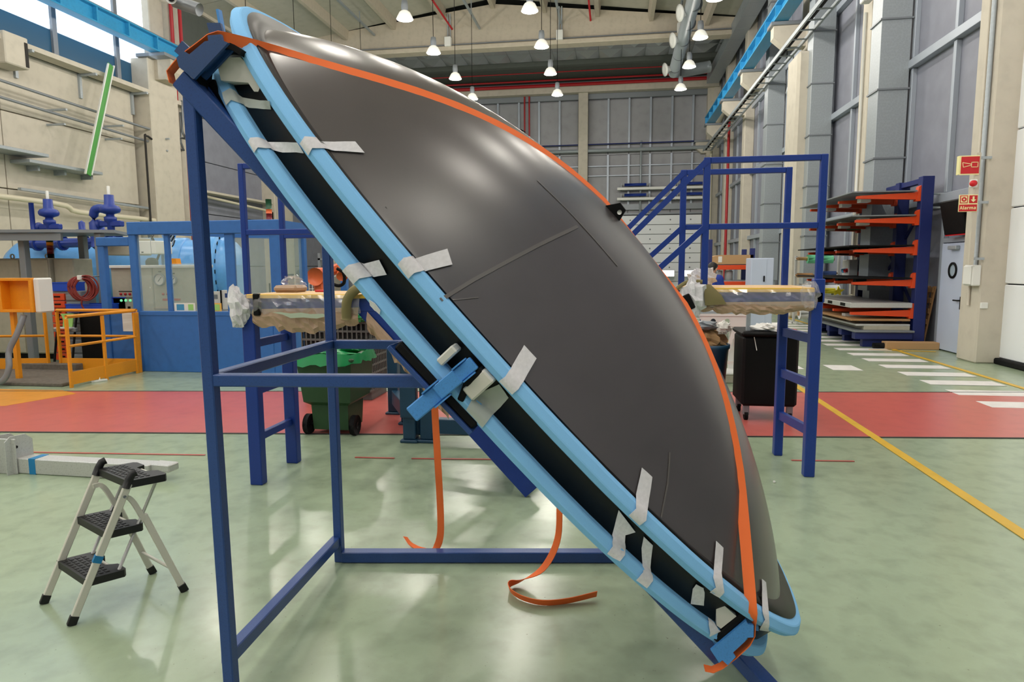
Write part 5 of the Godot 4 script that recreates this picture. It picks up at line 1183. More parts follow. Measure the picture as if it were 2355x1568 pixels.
# ================================================================ storage along the right wall
func right_store() -> void:
	var t := thing("cantilever_rack", "blue cantilever rack with orange arms holding grey sheets by the lilac door", "rack", Vector3(5.9, 0, -15.4))
	var zs := [-13.95, -15.0, -16.0, -17.0]
	for z in zs:
		part("upright", box(S(), Vector3(5.86, 0, z - 0.09), Vector3(6.08, 3.32, z + 0.09), 0.008), M.rack_blue)
		part("rack_base", box(S(), Vector3(4.95, 0.0, z - 0.07), Vector3(6.05, 0.16, z + 0.07), 0.008), M.rack_blue)
		for y in [3.02, 2.56, 1.98, 1.34, 0.74]:
			var a := part("arm", slab(S(), [Vector2(4.72, y - 0.10), Vector2(4.72, y - 0.05), Vector2(5.84, y), Vector2(5.84, y - 0.14)], up_at(Vector3(0, 0, z)), 0.1), M.rack_orange)
			part("arm_bracket", slab(S(), [Vector2(5.78, y - 0.17), Vector2(5.86, y - 0.17), Vector2(5.90, y + 0.16), Vector2(5.82, y + 0.10)], up_at(Vector3(0, 0, z)), 0.13), M.rack_orange, a)
	part("top_tie", box(S(), Vector3(5.9, 3.2, -17.0), Vector3(6.02, 3.3, -13.95), 0.006), M.rack_blue)
	part("back_brace", beam(S(), Vector3(6.05, 0.4, -13.95), Vector3(6.05, 3.0, -17.0), 0.04, 0.05), M.rack_blue)
	part("back_brace", beam(S(), Vector3(6.05, 3.0, -13.95), Vector3(6.05, 0.4, -17.0), 0.04, 0.05), M.rack_blue)
	for y in [2.98, 2.72]: part("wall_tie", rod(S(true), Vector3(6.05, y, -13.9), Vector3(6.3, y, -13.9), 0.02, 8), M.galva)
	for q in [[3.03, "uppermost", "wood_edge"], [2.57, "second", "steel_grey"], [1.99, "third", "rubber"], [1.35, "fourth", "rubber"]]:
		var sh := thing("stored_sheet", "thin wide sheet on the %s arms of the orange rack" % q[1], "sheet", Vector3(5.2, q[0], -15.4), "sheets on the cantilever rack")
		part("sheet", box(S(), Vector3(4.6, q[0], -17.5), Vector3(5.78, q[0] + 0.025, -13.85), 0.003), M.steel_grey if q[2] != "rubber" else M.rubber)
		for z in [-14.5, -15.6, -16.6]:
			part("packing_block", box(S(), Vector3(4.95, q[0] - 0.14, z - 0.1), Vector3(5.15, q[0], z + 0.1), 0.006), M.paper if q[2] != "rubber" else M.rubber)
	var pl := thing("steel_plate", "thick grey slotted plate on the lowest arms of the orange rack", "plate", Vector3(5.2, 0.76, -15.4))
	part("plate_body", box(S(), Vector3(4.68, 0.78, -17.4), Vector3(5.82, 0.88, -13.85), 0.008), M.alu)
	for z in [-14.3, -15.1, -15.9, -16.7]: part("slot", box(S(), Vector3(4.675, 0.80, z - 0.14), Vector3(4.70, 0.86, z + 0.14)), M.black)
	var pk := thing("plastic_pallet", "dark blue pallet loaded with flat panels under the orange rack", "pallet", Vector3(5.3, 0.16, -15.2))
	part("deck", box(S(), Vector3(4.75, 0.30, -17.0), Vector3(5.85, 0.34, -13.75), 0.006), M.steel_grey)
	for z in [-13.9, -14.7, -15.5, -16.3, -16.9]: part("pallet_block", box(S(), Vector3(4.78, 0.16, z - 0.1), Vector3(5.84, 0.30, z + 0.1), 0.008), M.rack_blue)
	for q in [[0.34, 0.42, 4.95, "lower", "cabinet_grey"], [0.42, 0.46, 4.8, "middle", "alu"], [0.52, 0.56, 4.7, "upper", "timber"]]:
		var fp := thing("flat_panel", "%s flat panel of the stack on the blue pallet" % q[3], "panel", Vector3(5.3, q[0], -15.2))
		part("panel", box(S(), Vector3(q[2], q[0], -16.9), Vector3(5.8, q[1], -13.85), 0.006), M[q[4]])
		for z in [-14.6, -16.2]: part("spacer", box(S(), Vector3(q[2] + 0.1, q[1], z - 0.1), Vector3(5.6, q[1] + 0.06, z + 0.1), 0.006), M.alu)
	var cb := thing("cardboard_strip", "folded brown cardboard lying on the floor in front of the rack", "cardboard", Vector3(5.8, 0, -13.6))
	part("board", box(S(), Vector3(5.25, 0.0, -13.74), Vector3(6.2, 0.14, -13.5), 0.008), M.cardboard)
	part("dark_roll", rod(S(true), Vector3(5.05, 0.06, -13.6), Vector3(5.25, 0.06, -13.62), 0.055, 14), M.rubber)
	var lp := thing("leaning_pallet", "wooden pallet leaning on the wall beside the lilac door", "pallet", Vector3(6.2, 0, -14.05))
	for q in [-14.3, -14.08]: part("stringer", beam(S(), Vector3(6.14, 0.02, q), Vector3(6.3, 1.2, q), 0.03, 0.09, Vector3.BACK), M.timber)
	for i in 6: part("slat", beam(S(), Vector3(6.11 + 0.028 * i, 0.08 + 0.21 * i, -14.36), Vector3(6.11 + 0.028 * i, 0.08 + 0.21 * i, -14.02), 0.02, 0.1), M.timber)
	# box column fittings behind the rack
	var es := thing("exit_sign", "small green exit sign on the second column", "sign", Vector3(5.8, 2.55, -17.0))
	part("sign_plate", box(S(), Vector3(5.5, 2.45, -16.79), Vector3(5.83, 2.65, -16.77)), M.bag_green)
	part("white_figure", slab(S(), [Vector2(5.55, 2.5), Vector2(5.62, 2.55), Vector2(5.66, 2.5), Vector2(5.66, 2.6), Vector2(5.6, 2.62), Vector2(5.55, 2.58)], up_at(Vector3(0, 0, -16.768)), 0.004), M.white_plastic)
	part("white_arrow", slab(S(), [Vector2(5.70, 2.53), Vector2(5.75, 2.53), Vector2(5.75, 2.5), Vector2(5.8, 2.55), Vector2(5.75, 2.6), Vector2(5.75, 2.57), Vector2(5.70, 2.57)], up_at(Vector3(0, 0, -16.768)), 0.004), M.white_plastic)
	var sb := thing("socket_box", "grey socket box with blue and red plugs on the second column", "electrical box", Vector3(5.75, 1.3, -17.2))
	part("case", box(S(), Vector3(5.62, 1.28, -17.35), Vector3(5.84, 1.75, -16.9), 0.02), M.white_plastic)
	part("blue_plug", rod(S(true), Vector3(5.62, 1.5, -17.1), Vector3(5.54, 1.48, -17.08), 0.05, 14), M.print_blue)
	part("red_plug", rod(S(true), Vector3(5.62, 1.5, -16.98), Vector3(5.55, 1.48, -16.96), 0.045, 14), M.red_plastic)
	# roll rack
	var z0 := -19.2
	var rk := thing("roll_rack", "grey frame rack carrying horizontal fabric rolls behind the ladder", "rack", Vector3(5.5, 0, z0))
	for x in [4.98, 5.55, 6.1]:
		part("rack_post", box(S(), Vector3(x, 0, z0 - 0.04), Vector3(x + 0.06, 1.88, z0 + 0.04), 0.005), M.alu)
		part("rack_foot", box(S(), Vector3(x, 0, z0 - 0.4), Vector3(x + 0.06, 0.06, z0 + 0.4), 0.005), M.alu)
	for q in [[1.80, 5.0, 5.5, 0.045, "cardboard", "bare cardboard core on the top left of the roll rack"], [1.78, 5.58, 5.9, 0.11, "roll_green", "green film roll at the top of the roll rack, right"], [1.79, 5.25, 5.5, 0.12, "roll_green", "green film roll at the top of the roll rack, left"], [1.35, 5.0, 5.4, 0.06, "timber", "brown thin roll in the middle of the roll rack"], [1.4, 5.6, 6.0, 0.06, "print_navy", "navy thin roll in the middle of the roll rack, right"], [0.95, 5.0, 5.52, 0.14, "roll_white", "white fabric roll low on the left of the roll rack"], [0.95, 5.62, 6.1, 0.13, "roll_white", "white fabric roll low on the right of the roll rack"], [0.30, 5.1, 5.6, 0.16, "roll_white", "white roll near the floor under the roll rack"]]:
		var rl := thing("fabric_roll", q[5], "roll", Vector3(q[1], q[0], z0 + 0.2))
		part("roll_body", rod(S(true), Vector3(q[1], q[0], z0 + 0.2), Vector3(q[2], q[0], z0 + 0.2), q[3], 20), M[q[4]])
		part("roll_core", rod(S(true), Vector3(q[1] - 0.04, q[0], z0 + 0.2), Vector3(q[2] + 0.04, q[0], z0 + 0.2), q[3] * 0.4, 12), M.cardboard)
		part("roll_rest", box(S(), Vector3(q[1] - 0.03, q[0] - 0.03, z0), Vector3(q[1] - 0.01, q[0] + 0.0, z0 + 0.2)), M.alu)
	var wr := thing("fabric_roll", "white roll standing upright on the floor beside the rack", "roll", Vector3(5.35, 0, -18.0))
	part("roll_body", lathe(S(true), [Vector2(0.0, 0.0), Vector2(0.15, 0.0), Vector2(0.15, 0.62), Vector2(0.0, 0.62)], up_at(Vector3(5.3, 0, -17.9)), 20), M.roll_white)
	var yr := thing("fabric_roll", "yellow covered roll and wheel handle above the slotted plate", "roll", Vector3(5.3, 0.9, -17.8))
	part("roll_body", rod(S(true), Vector3(5.2, 0.97, -17.8), Vector3(5.62, 0.97, -17.8), 0.07, 16), M.roll_yellow)
	part("star_handle", slab(S(), [Vector2(-0.12, 0.02), Vector2(-0.03, 0.04), Vector2(0, 0.14), Vector2(0.05, 0.05), Vector2(0.15, 0.06), Vector2(0.06, -0.02), Vector2(0.08, -0.14), Vector2(0, -0.05), Vector2(-0.1, -0.1), Vector2(-0.05, -0.01)], up_at(Vector3(5.68, 0.95, -17.75)), 0.06), M.roll_yellow)
	part("rest_leg", box(S(), Vector3(5.25, 0, -17.9), Vector3(5.31, 0.92, -17.84)), M.steel_grey)
	part("rest_leg", box(S(), Vector3(5.55, 0, -17.9), Vector3(5.61, 0.92, -17.84)), M.steel_grey)
	# storage far behind the right platform
	var fr := thing("pallet_rack", "orange beamed pallet rack far behind the right platform", "rack", Vector3(2.6, 0, -15.5))
	for x in [2.1, 3.0]:
		for z in [-15.0, -15.9]: part("upright", box(S(), Vector3(x - 0.05, 0, z - 0.05), Vector3(x + 0.05, 2.2 if x < 2.5 else 2.0, z + 0.05), 0.006), M.rack_blue)
	for y in [1.64, 1.28, 0.6]:
		for z in [-14.98, -15.92]: part("rack_beam", box(S(), Vector3(2.05, y - 0.1, z - 0.03), Vector3(3.05, y, z + 0.03), 0.006), M.rack_orange)
		part("shelf_board", box(S(), Vector3(2.08, y, -15.9), Vector3(3.02, y + 0.02, -15.0)), M.galva)
	var cx := thing("cardboard_box", "long brown cardboard box on top of the far orange rack", "box", Vector3(2.55, 1.66, -15.4))
	part("box_body", slab(S(), [Vector2(2.15, 1.66), Vector2(3.02, 1.66), Vector2(3.02, 1.86), Vector2(2.32, 1.86), Vector2(2.15, 1.82)], up_at(Vector3(0, 0, -15.4)), 0.9), M.cardboard)
	part("tape_strip", box(S(), Vector3(2.28, 1.7, -14.952), Vector3(2.36, 1.83, -14.946)), M.paper)
	for q in [[2.35, "left steel tin on the shelf of the far orange rack", 0.07], [2.55, "right steel tin on the shelf of the far orange rack", 0.09]]:
		var tin := thing("tin", q[1], "tin", Vector3(q[0], 1.3, -15.2))
		part("can", lathe(S(true), [Vector2(0, 1.3), Vector2(q[2], 1.3), Vector2(q[2], 1.5), Vector2(q[2] * 0.9, 1.52), Vector2(0, 1.52)], up_at(Vector3(q[0], 0, -15.2)), 18), M.alu)
	var bk := thing("dark_tarp", "dark folded tarp on the lower shelf of the far orange rack", "tarp", Vector3(2.6, 0.63, -15.4))
	part("cloth", crumple(Vector3(2.6, 0.75, -15.3), 0.35, 0.1, 71), M.trouser_dark)
	var gc := thing("grey_locker", "pale grey locker beside the far orange rack", "locker", Vector3(2.95, 0, -14.3))
	var lk := part("locker_body", box(S(), Vector3(2.78, 0.06, -14.5), Vector3(3.22, 1.78, -13.95), 0.01), M.door_paint)
	part("locker_door", box(S(), Vector3(2.79, 0.08, -13.95), Vector3(3.08, 1.76, -13.94), 0.004), M.door_paint, lk)
	part("locker_handle", box(S(), Vector3(3.02, 1.3, -13.94), Vector3(3.045, 1.42, -13.91), 0.004), M.black, lk)
	part("locker_plinth", box(S(), Vector3(2.78, 0, -14.48), Vector3(3.22, 0.06, -13.97)), M.black)
	var bn := thing("work_bench", "grey work bench in front of the far orange rack", "bench", Vector3(2.3, 0, -14.3))
	part("bench_top", box(S(), Vector3(1.9, 0.9, -14.6), Vector3(2.75, 0.95, -13.9), 0.006), M.galva)
	for x in [1.95, 2.68]: part("bench_leg", box(S(), Vector3(x - 0.03, 0, -14.5), Vector3(x + 0.03, 0.9, -14.0)), M.steel_grey)
	for k in 2:
		var wl := thing("work_lamp", ["left", "right"][k] + " bright work lamp low against the far shutter", "lamp", Vector3([3.4, 4.65][k], 0, -42.2))
		var x: float = [3.4, 4.65][k]
		var y := 1.1
		part("lamp_head", box(S(), Vector3(x - 0.42, y - 0.2, -42.3), Vector3(x + 0.42, y + 0.25, -42.15), 0.03), M.steel_grey)
		part("glowing_face", box(S(), Vector3(x - 0.38, y - 0.16, -42.15), Vector3(x + 0.38, y + 0.21, -42.12)), M.lamp_glow)
		part("lamp_pole", box(S(), Vector3(x - 0.04, 0, -42.28), Vector3(x + 0.04, y - 0.2, -42.2)), M.steel_grey)
		var sl := AreaLight3D.new(); sl.name = "work_lamp_light"; sl.area_size = Vector2(0.76, 0.36); sl.light_energy = 1.5; sl.light_color = Color(1, 0.97, 0.92)
		sl.position = Vector3(x, y, -42.05); sl.rotation_degrees = Vector3(0, 180, 0); sl.shadow_enabled = true; sl.area_range = 60.0
		add_child(sl, true)
	person(Vector3(1.9, 0, -13.3))

func person(p: Vector3) -> void:
	var t := thing("person", "dark-haired person in a blue shirt seen from behind, looking down to the right", "person", p)
	var turn := Basis(Vector3.UP, 2.5)              # facing away from the viewer and to the right
	var J := {}
	for q in [["hip", 0, 0.92, 0], ["waist", 0, 1.05, 0.0], ["chest", 0, 1.28, 0.02], ["neck", 0, 1.43, 0.0], ["head", 0, 1.54, 0.05], ["sl", 0.17, 1.37, 0.0], ["sr", -0.17, 1.37, 0.0], ["el", 0.24, 1.10, 0.05], ["er", -0.24, 1.10, 0.05], ["wl", 0.17, 0.98, 0.26], ["wr", -0.17, 0.98, 0.26], ["hl", 0.09, 0.88, 0], ["hr", -0.09, 0.88, 0], ["kl", 0.1, 0.48, 0.03], ["kr", -0.1, 0.48, 0.03], ["al", 0.1, 0.08, -0.02], ["ar", -0.1, 0.08, -0.02], ["tl", 0.11, 0.03, 0.14], ["tr", -0.11, 0.03, 0.14]]:
		J[q[0]] = p + turn * Vector3(q[1], q[2], q[3])
	part("body", blob([[J.neck, J.head, 0.055, 0.06], [J.chest, J.neck, 0.09, 0.055], [J.waist, J.chest, 0.12, 0.14], [J.hip, J.waist, 0.135, 0.12], [J.sl, J.sr, 0.065, 0.065], [J.sl, J.el, 0.052, 0.042], [J.sr, J.er, 0.052, 0.042], [J.el, J.wl, 0.042, 0.03], [J.er, J.wr, 0.042, 0.03], [J.hl, J.kl, 0.085, 0.06], [J.hr, J.kr, 0.085, 0.06], [J.kl, J.al, 0.058, 0.04], [J.kr, J.ar, 0.058, 0.04], [J.al, J.tl, 0.04, 0.032], [J.ar, J.tr, 0.04, 0.032]], 0.022, 0.03), M.skin)
	var hd: Vector3 = J.head; var fw := turn * Vector3(0, -0.25, 1).normalized(); var sd := turn * Vector3.RIGHT; var upv := sd.cross(fw) * -1.0
	if upv.y < 0: upv = -upv
	part("head", blob([[hd + upv * 0.05, hd + upv * 0.07 + fw * 0.02, 0.075, 0.08], [hd + fw * 0.05 - upv * 0.02, hd + fw * 0.06 - upv * 0.04, 0.05, 0.04], [hd + fw * 0.095 + upv * 0.02, hd + fw * 0.115 - upv * 0.0, 0.012, 0.015], [hd + sd * 0.078 + upv * 0.025, hd + sd * 0.08 - upv * 0.01, 0.016, 0.012], [hd - sd * 0.078 + upv * 0.025, hd - sd * 0.08 - upv * 0.01, 0.016, 0.012]], 0.009, 0.012), M.skin)
	part("hair", blob([[hd + upv * 0.075 - fw * 0.02, hd + upv * 0.085 + fw * 0.03, 0.088, 0.078], [hd - fw * 0.045 + upv * 0.03, hd - fw * 0.05 - upv * 0.02, 0.066, 0.05]], 0.011, 0.02), M.hair)
	part("shirt", blob([[J.waist, J.chest, 0.137, 0.157], [J.hip + Vector3(0, 0.02, 0), J.waist, 0.148, 0.137], [J.chest, J.neck - Vector3(0, 0.04, 0), 0.11, 0.085], [J.sl, J.sr, 0.085, 0.085], [J.sl, (J.sl + J.el) * 0.5, 0.076, 0.072], [J.sr, (J.sr + J.er) * 0.5, 0.076, 0.072]], 0.02, 0.035), M.shirt_blue)
	part("trousers", blob([[J.hip, J.hip - Vector3(0, 0.04, 0), 0.15, 0.14], [J.hl, J.kl, 0.1, 0.075], [J.hr, J.kr, 0.1, 0.075], [J.kl, J.al, 0.075, 0.065], [J.kr, J.ar, 0.075, 0.065]], 0.02, 0.03), M.trouser_dark)
	part("shoes", blob([[J.al - Vector3(0, 0.03, 0), J.tl, 0.052, 0.042], [J.ar - Vector3(0, 0.03, 0), J.tr, 0.052, 0.042]], 0.014, 0.01), M.black)
	for s in ["l", "r"]:
		var w: Vector3 = J["w" + s]; var d: Vector3 = (w - J["e" + s]).normalized(); var sx: float = 1.0 if s == "l" else -1.0
		var side := turn * Vector3(-sx, 0, 0); var dn := Vector3(0, -0.5, 0)
		var bones := [[w, w + d * 0.05, 0.026, 0.03]]
		for k in 4:
			var o := w + d * 0.06 + side * (0.028 - 0.019 * k)
			var l: float = [0.036, 0.042, 0.04, 0.03][k]
			bones.append([o, o + (d + dn * 0.3).normalized() * l, 0.009, 0.0085]); bones.append([o + (d + dn * 0.3).normalized() * l, o + (d + dn * 0.3).normalized() * l + (d + dn * 1.6).normalized() * l * 0.8, 0.0085, 0.008])
		bones.append([w + d * 0.02 + side * 0.025, w + d * 0.05 + side * 0.055 + dn * 0.02, 0.011, 0.0095])
		part("hand", blob(bones, 0.0055, 0.006), M.skin)

func blob(bones: Array, cell: float, k: float) -> SurfaceTool:      # tapered capsules joined smoothly, meshed as surface nets
	var lo := Vector3.INF; var hi := -Vector3.INF
	for b in bones:
		var r := maxf(b[2], b[3]) + cell * 2.5
		for e in [b[0], b[1]]: lo = lo.min(e - Vector3.ONE * r); hi = hi.max(e + Vector3.ONE * r)
	var n := Vector3i(((hi - lo) / cell).ceil()) + Vector3i.ONE
	var fld := PackedFloat32Array(); fld.resize(n.x * n.y * n.z)
	for z in n.z:
		for y in n.y:
			for x in n.x:
				var q := lo + Vector3(x, y, z) * cell; var d := 1e3
				for b in bones:
					var a: Vector3 = b[0]; var ab: Vector3 = b[1] - a
					var tt := clampf((q - a).dot(ab) / maxf(ab.length_squared(), 1e-9), 0.0, 1.0)
					var e: float = q.distance_to(a + ab * tt) - lerpf(b[2], b[3], tt)
					var h := maxf(k - absf(d - e), 0.0) / k
					d = minf(d, e) - h * h * k * 0.25
				fld[x + n.x * (y + n.y * z)] = d
	var vid := {}; var vs := []
	var off := [Vector3i(0, 0, 0), Vector3i(1, 0, 0), Vector3i(0, 1, 0), Vector3i(1, 1, 0), Vector3i(0, 0, 1), Vector3i(1, 0, 1), Vector3i(0, 1, 1), Vector3i(1, 1, 1)]
	var ed := [[0, 1], [2, 3], [4, 5], [6, 7], [0, 2], [1, 3], [4, 6], [5, 7], [0, 4], [1, 5], [2, 6], [3, 7]]
	for z in n.z - 1:
		for y in n.y - 1:
			for x in n.x - 1:
				var c := []
				var neg := 0
				for o in off:
					var v := fld[x + o.x + n.x * (y + o.y + n.y * (z + o.z))]
					c.append(v)
					if v < 0.0: neg += 1
				if neg == 0 or neg == 8: continue
				var s := Vector3.ZERO; var m := 0
				for e in ed:
					if (c[e[0]] < 0.0) != (c[e[1]] < 0.0):
						s += Vector3(off[e[0]]).lerp(Vector3(off[e[1]]), c[e[0]] / (c[e[0]] - c[e[1]])); m += 1
				vid[x + n.x * (y + n.y * z)] = vs.size(); vs.append(lo + (Vector3(x, y, z) + s / m) * cell)
	var st := S(true)
	var sx := 1; var sy := n.x; var sz := n.x * n.y
	for key in vid:
		var i: int = key
		var x := i % n.x; var y := (i / n.x) % n.y; var z := i / (n.x * n.y)
		for ax in [[sx, sy, sz, y, z], [sy, sz, sx, z, x], [sz, sx, sy, x, y]]:
			if ax[3] == 0 or ax[4] == 0: continue
			var f0 := fld[i]; var f1 := fld[i + ax[0]]
			if (f0 < 0.0) == (f1 < 0.0): continue
			var a: Vector3 = vs[vid[i]]; var b: Vector3 = vs[vid[i - ax[1]]]; var c: Vector3 = vs[vid[i - ax[1] - ax[2]]]; var d: Vector3 = vs[vid[i - ax[2]]]
			if f0 < 0.0: quad(st, a, b, c, d)
			else: quad(st, a, d, c, b)
	return st


# ================================================================ the dish on its stand
const DC := Vector3(-0.35285, 1.46803, -2.66425)      # centre of the rim
const DA := 1.6055
const DB := 0.67498
const DP := 2.46395
const DBEND := 0.02699
const LOWER := -0.153
var dT := Vector3(0.6711, -0.7413, -0.0057)           # long axis, down to the right
var dS := Vector3(-0.0978, -0.0961, 0.9906)           # short axis, towards the viewer
var dN := Vector3(0.7349, 0.6644, 0.1369)             # axis of the dome

func dish_axes() -> void:
	var th := 0.835758; var ti := 0.137319; var ro := -0.005725
	var t := Vector3(cos(th), -sin(th), 0); var n0 := Vector3(sin(th), cos(th), 0); var s0 := Vector3(0, 0, 1)
	var s := s0 * cos(ti) - n0 * sin(ti)
	dN = n0 * cos(ti) + s0 * sin(ti)
	dT = t * cos(ro) + s * sin(ro)
	dS = -t * sin(ro) + s * cos(ro)

func ell(u: float, da: float, db: float) -> Vector2:
	var c := cos(u); var s := sin(u); var ex := 2.0 / DP
	return Vector2((DA + da) * signf(c) * pow(absf(c), ex), (DB + db) * signf(s) * pow(absf(s), ex))

func lift(u: float, x: float) -> float: return DBEND * pow(x / DA, 2.0) * clampf((sin(u) + 0.1) / 0.6, 0.0, 1.0)

func rim(u: float, da: float, off: float) -> Vector3:
	var e := ell(u, da, da)
	return DC + dT * e.x + dS * e.y + dN * (off + lift(u, e.x))

func dome(u: float, r: float, drop := 0.0) -> Vector3:
	var f := pow(r, 16.2) * pow(sin(u), 2.0)          # the skin flares out into the rim along the long sides
	var da := -0.1148 + 0.0557 * f - drop; var db := -0.0648 + 0.0428 * f - drop
	var e := ell(u, da, db); var w := r * r            # squarish rim, rounder towards the crown
	var x := lerpf((DA + da) * cos(u), e.x, w) * r - 0.024 * (1.0 - w)
	var y := lerpf((DB + db) * sin(u), e.y, w) * r - 0.0412 * (1.0 - w)
	var h := 0.492 * pow(maxf(0.0, 1.0 - pow(r, 2.0118)), 0.9239) + 0.03 - drop
	return DC + dT * x + dS * y + dN * (h + lift(u, x))

func ring_strip(st: SurfaceTool, A: Array, B: Array) -> void:
	for i in A.size():
		var j := (i + 1) % A.size()
		quad(st, A[i], A[j], B[j], B[i])

func foam(called: String, label: String, off: float, m: Material) -> void:
	var t := thing(called, label, "foam edging", DC + dN * off)
	var prof := [[-0.025, -0.022], [0.010, -0.027], [0.018, -0.022], [0.027, -0.001], [0.025, 0.004], [0.008, 0.024], [0.002, 0.026], [-0.025, 0.024]]
	var n := 220; var rows := []
	var nz := FastNoiseLite.new(); nz.seed = int(off * 1000.0) + 500; nz.frequency = 0.5
	for q in prof:
		var row := []
		for i in n:
			var u := TAU * i / n
			var w := 0.0012 * nz.get_noise_2d(cos(u) * 14.0, sin(u) * 14.0)
			row.append(rim(u, q[0] + w, off + q[1] + w))
		rows.append(row)
	var st := S(true)
	for k in prof.size():
		st.set_smooth_group(k + 1)                    # each facet of the channel keeps its crease
		ring_strip(st, rows[k], rows[(k + 1) % prof.size()])
	part("foam_channel", st, m)

func dish() -> void:
	dish_axes()
	var t := thing("dish_shell", "large dark grey composite dish shell tilted on the blue stand", "dish", DC)
	var n := 200; var st := S(true); var rows := []
	for k in 41:
		var r := 1.0 - pow(k / 40.0, 1.5); var row := []
		for i in n: row.append(dome(TAU * i / n, maxf(r, 0.0004)))
		rows.append(row)
	for k in 40: ring_strip(st, rows[k], rows[k + 1])
	part("dome_skin", st, M.carbon_shell)
	st = S(true); rows = []
	for k in 21:
		var r := 1.0 - k / 20.0; var row := []
		for i in n: row.append(dome(-TAU * i / n, maxf(r, 0.0004), 0.025))
		rows.append(row)
	for k in 20: ring_strip(st, rows[k], rows[k + 1])
	part("inner_skin", st, M.carbon_band)
	st = S(true)
	var band := []
	for q in [[-0.06, LOWER - 0.012], [-0.022, LOWER - 0.012], [-0.022, 0.022], [-0.024, 0.03]]:
		var row := []
		for i in n: row.append(rim(TAU * i / n, q[0], q[1]))
		band.append(row)
	for k in 3: ring_strip(st, band[k], band[k + 1])
	ring_strip(st, band[3], rows_of(n, 1.0, 0.0))
	ring_strip(st, rows_of(n, 1.0, 0.025), band[0])
	part("rim_band", st, M.carbon_band, null, "black band of the rim")
	# faint seams and scratches on the skin
	for q in [[SEAM1, SEAM1N, 0.013], [SEAM2, SEAM2N, 0.004], [SCRATCH, SCRATCHN, 0.004], [SEAM4, SEAM4N, 0.006]]:
		part("seam", strap(S(true), q[0], sideways(q[0], q[1]), q[2], 0.001), M.seam_line)
	words("chalk_mark", "12A", 0.028, Transform3D(Basis(dT * 0.8 + dN * 0.6, dN * 0.8 - dT * 0.6, dS) * Basis(Vector3.BACK, 0.25), Vector3(CHALK)), M.seam_line, null, 0.001)
	# lugs
	var lug := func(p: Vector3, nr: Vector3, sc: float) -> void:
		var y := nr.normalized(); var z := (Vector3(0, 0, 1) - y * y.z).normalized(); var x := y.cross(z)
		var xf := Transform3D(Basis(x, y, z) * Basis.from_scale(Vector3.ONE * sc), p)
		var l := part("lifting_lug", slab(S(), [Vector2(-0.09, -0.02), Vector2(0.06, -0.02), Vector2(0.03, 0.085), Vector2(-0.02, 0.09)], xf, 0.012), M.rubber)
		part("lug_base", obox(S(), xf * Transform3D(Basis(), Vector3(-0.01, -0.005, 0)), Vector3(0.2, 0.02, 0.06), 0.006), M.rubber, l)
		part("lug_bolt", rod(S(true), xf * Vector3(0.015, 0.055, -0.012), xf * Vector3(0.015, 0.055, 0.012), 0.009, 12), M.white_plastic, l)
	lug.call(Vector3(-0.012, 1.836, -2.600), Vector3(0.712, 0.644, 0.278), 0.72)
	lug.call(dome(-2.45, 0.47), Vector3(0.4, 0.9, -0.1), 0.42)
	foam("foam_edging", "upper light blue foam strip around the rim of the dark dish", 0.0, M.foam_blue)
	foam("foam_edging", "lower light blue foam strip around the rim of the dark dish", LOWER, M.foam_blue)

func rows_of(n: int, r: float, drop: float) -> Array:
	var row := []
	for i in n: row.append(dome(TAU * i / n, r, drop))
	return row

func sideways(pts: Array, nor: Array) -> Array:
	var o := []
	for i in pts.size():
		var d: Vector3 = pts[mini(i + 1, pts.size() - 1)] - pts[maxi(i - 1, 0)]
		var a: Vector3 = d.cross(nor[i]).normalized()
		o.append(a)
	return o

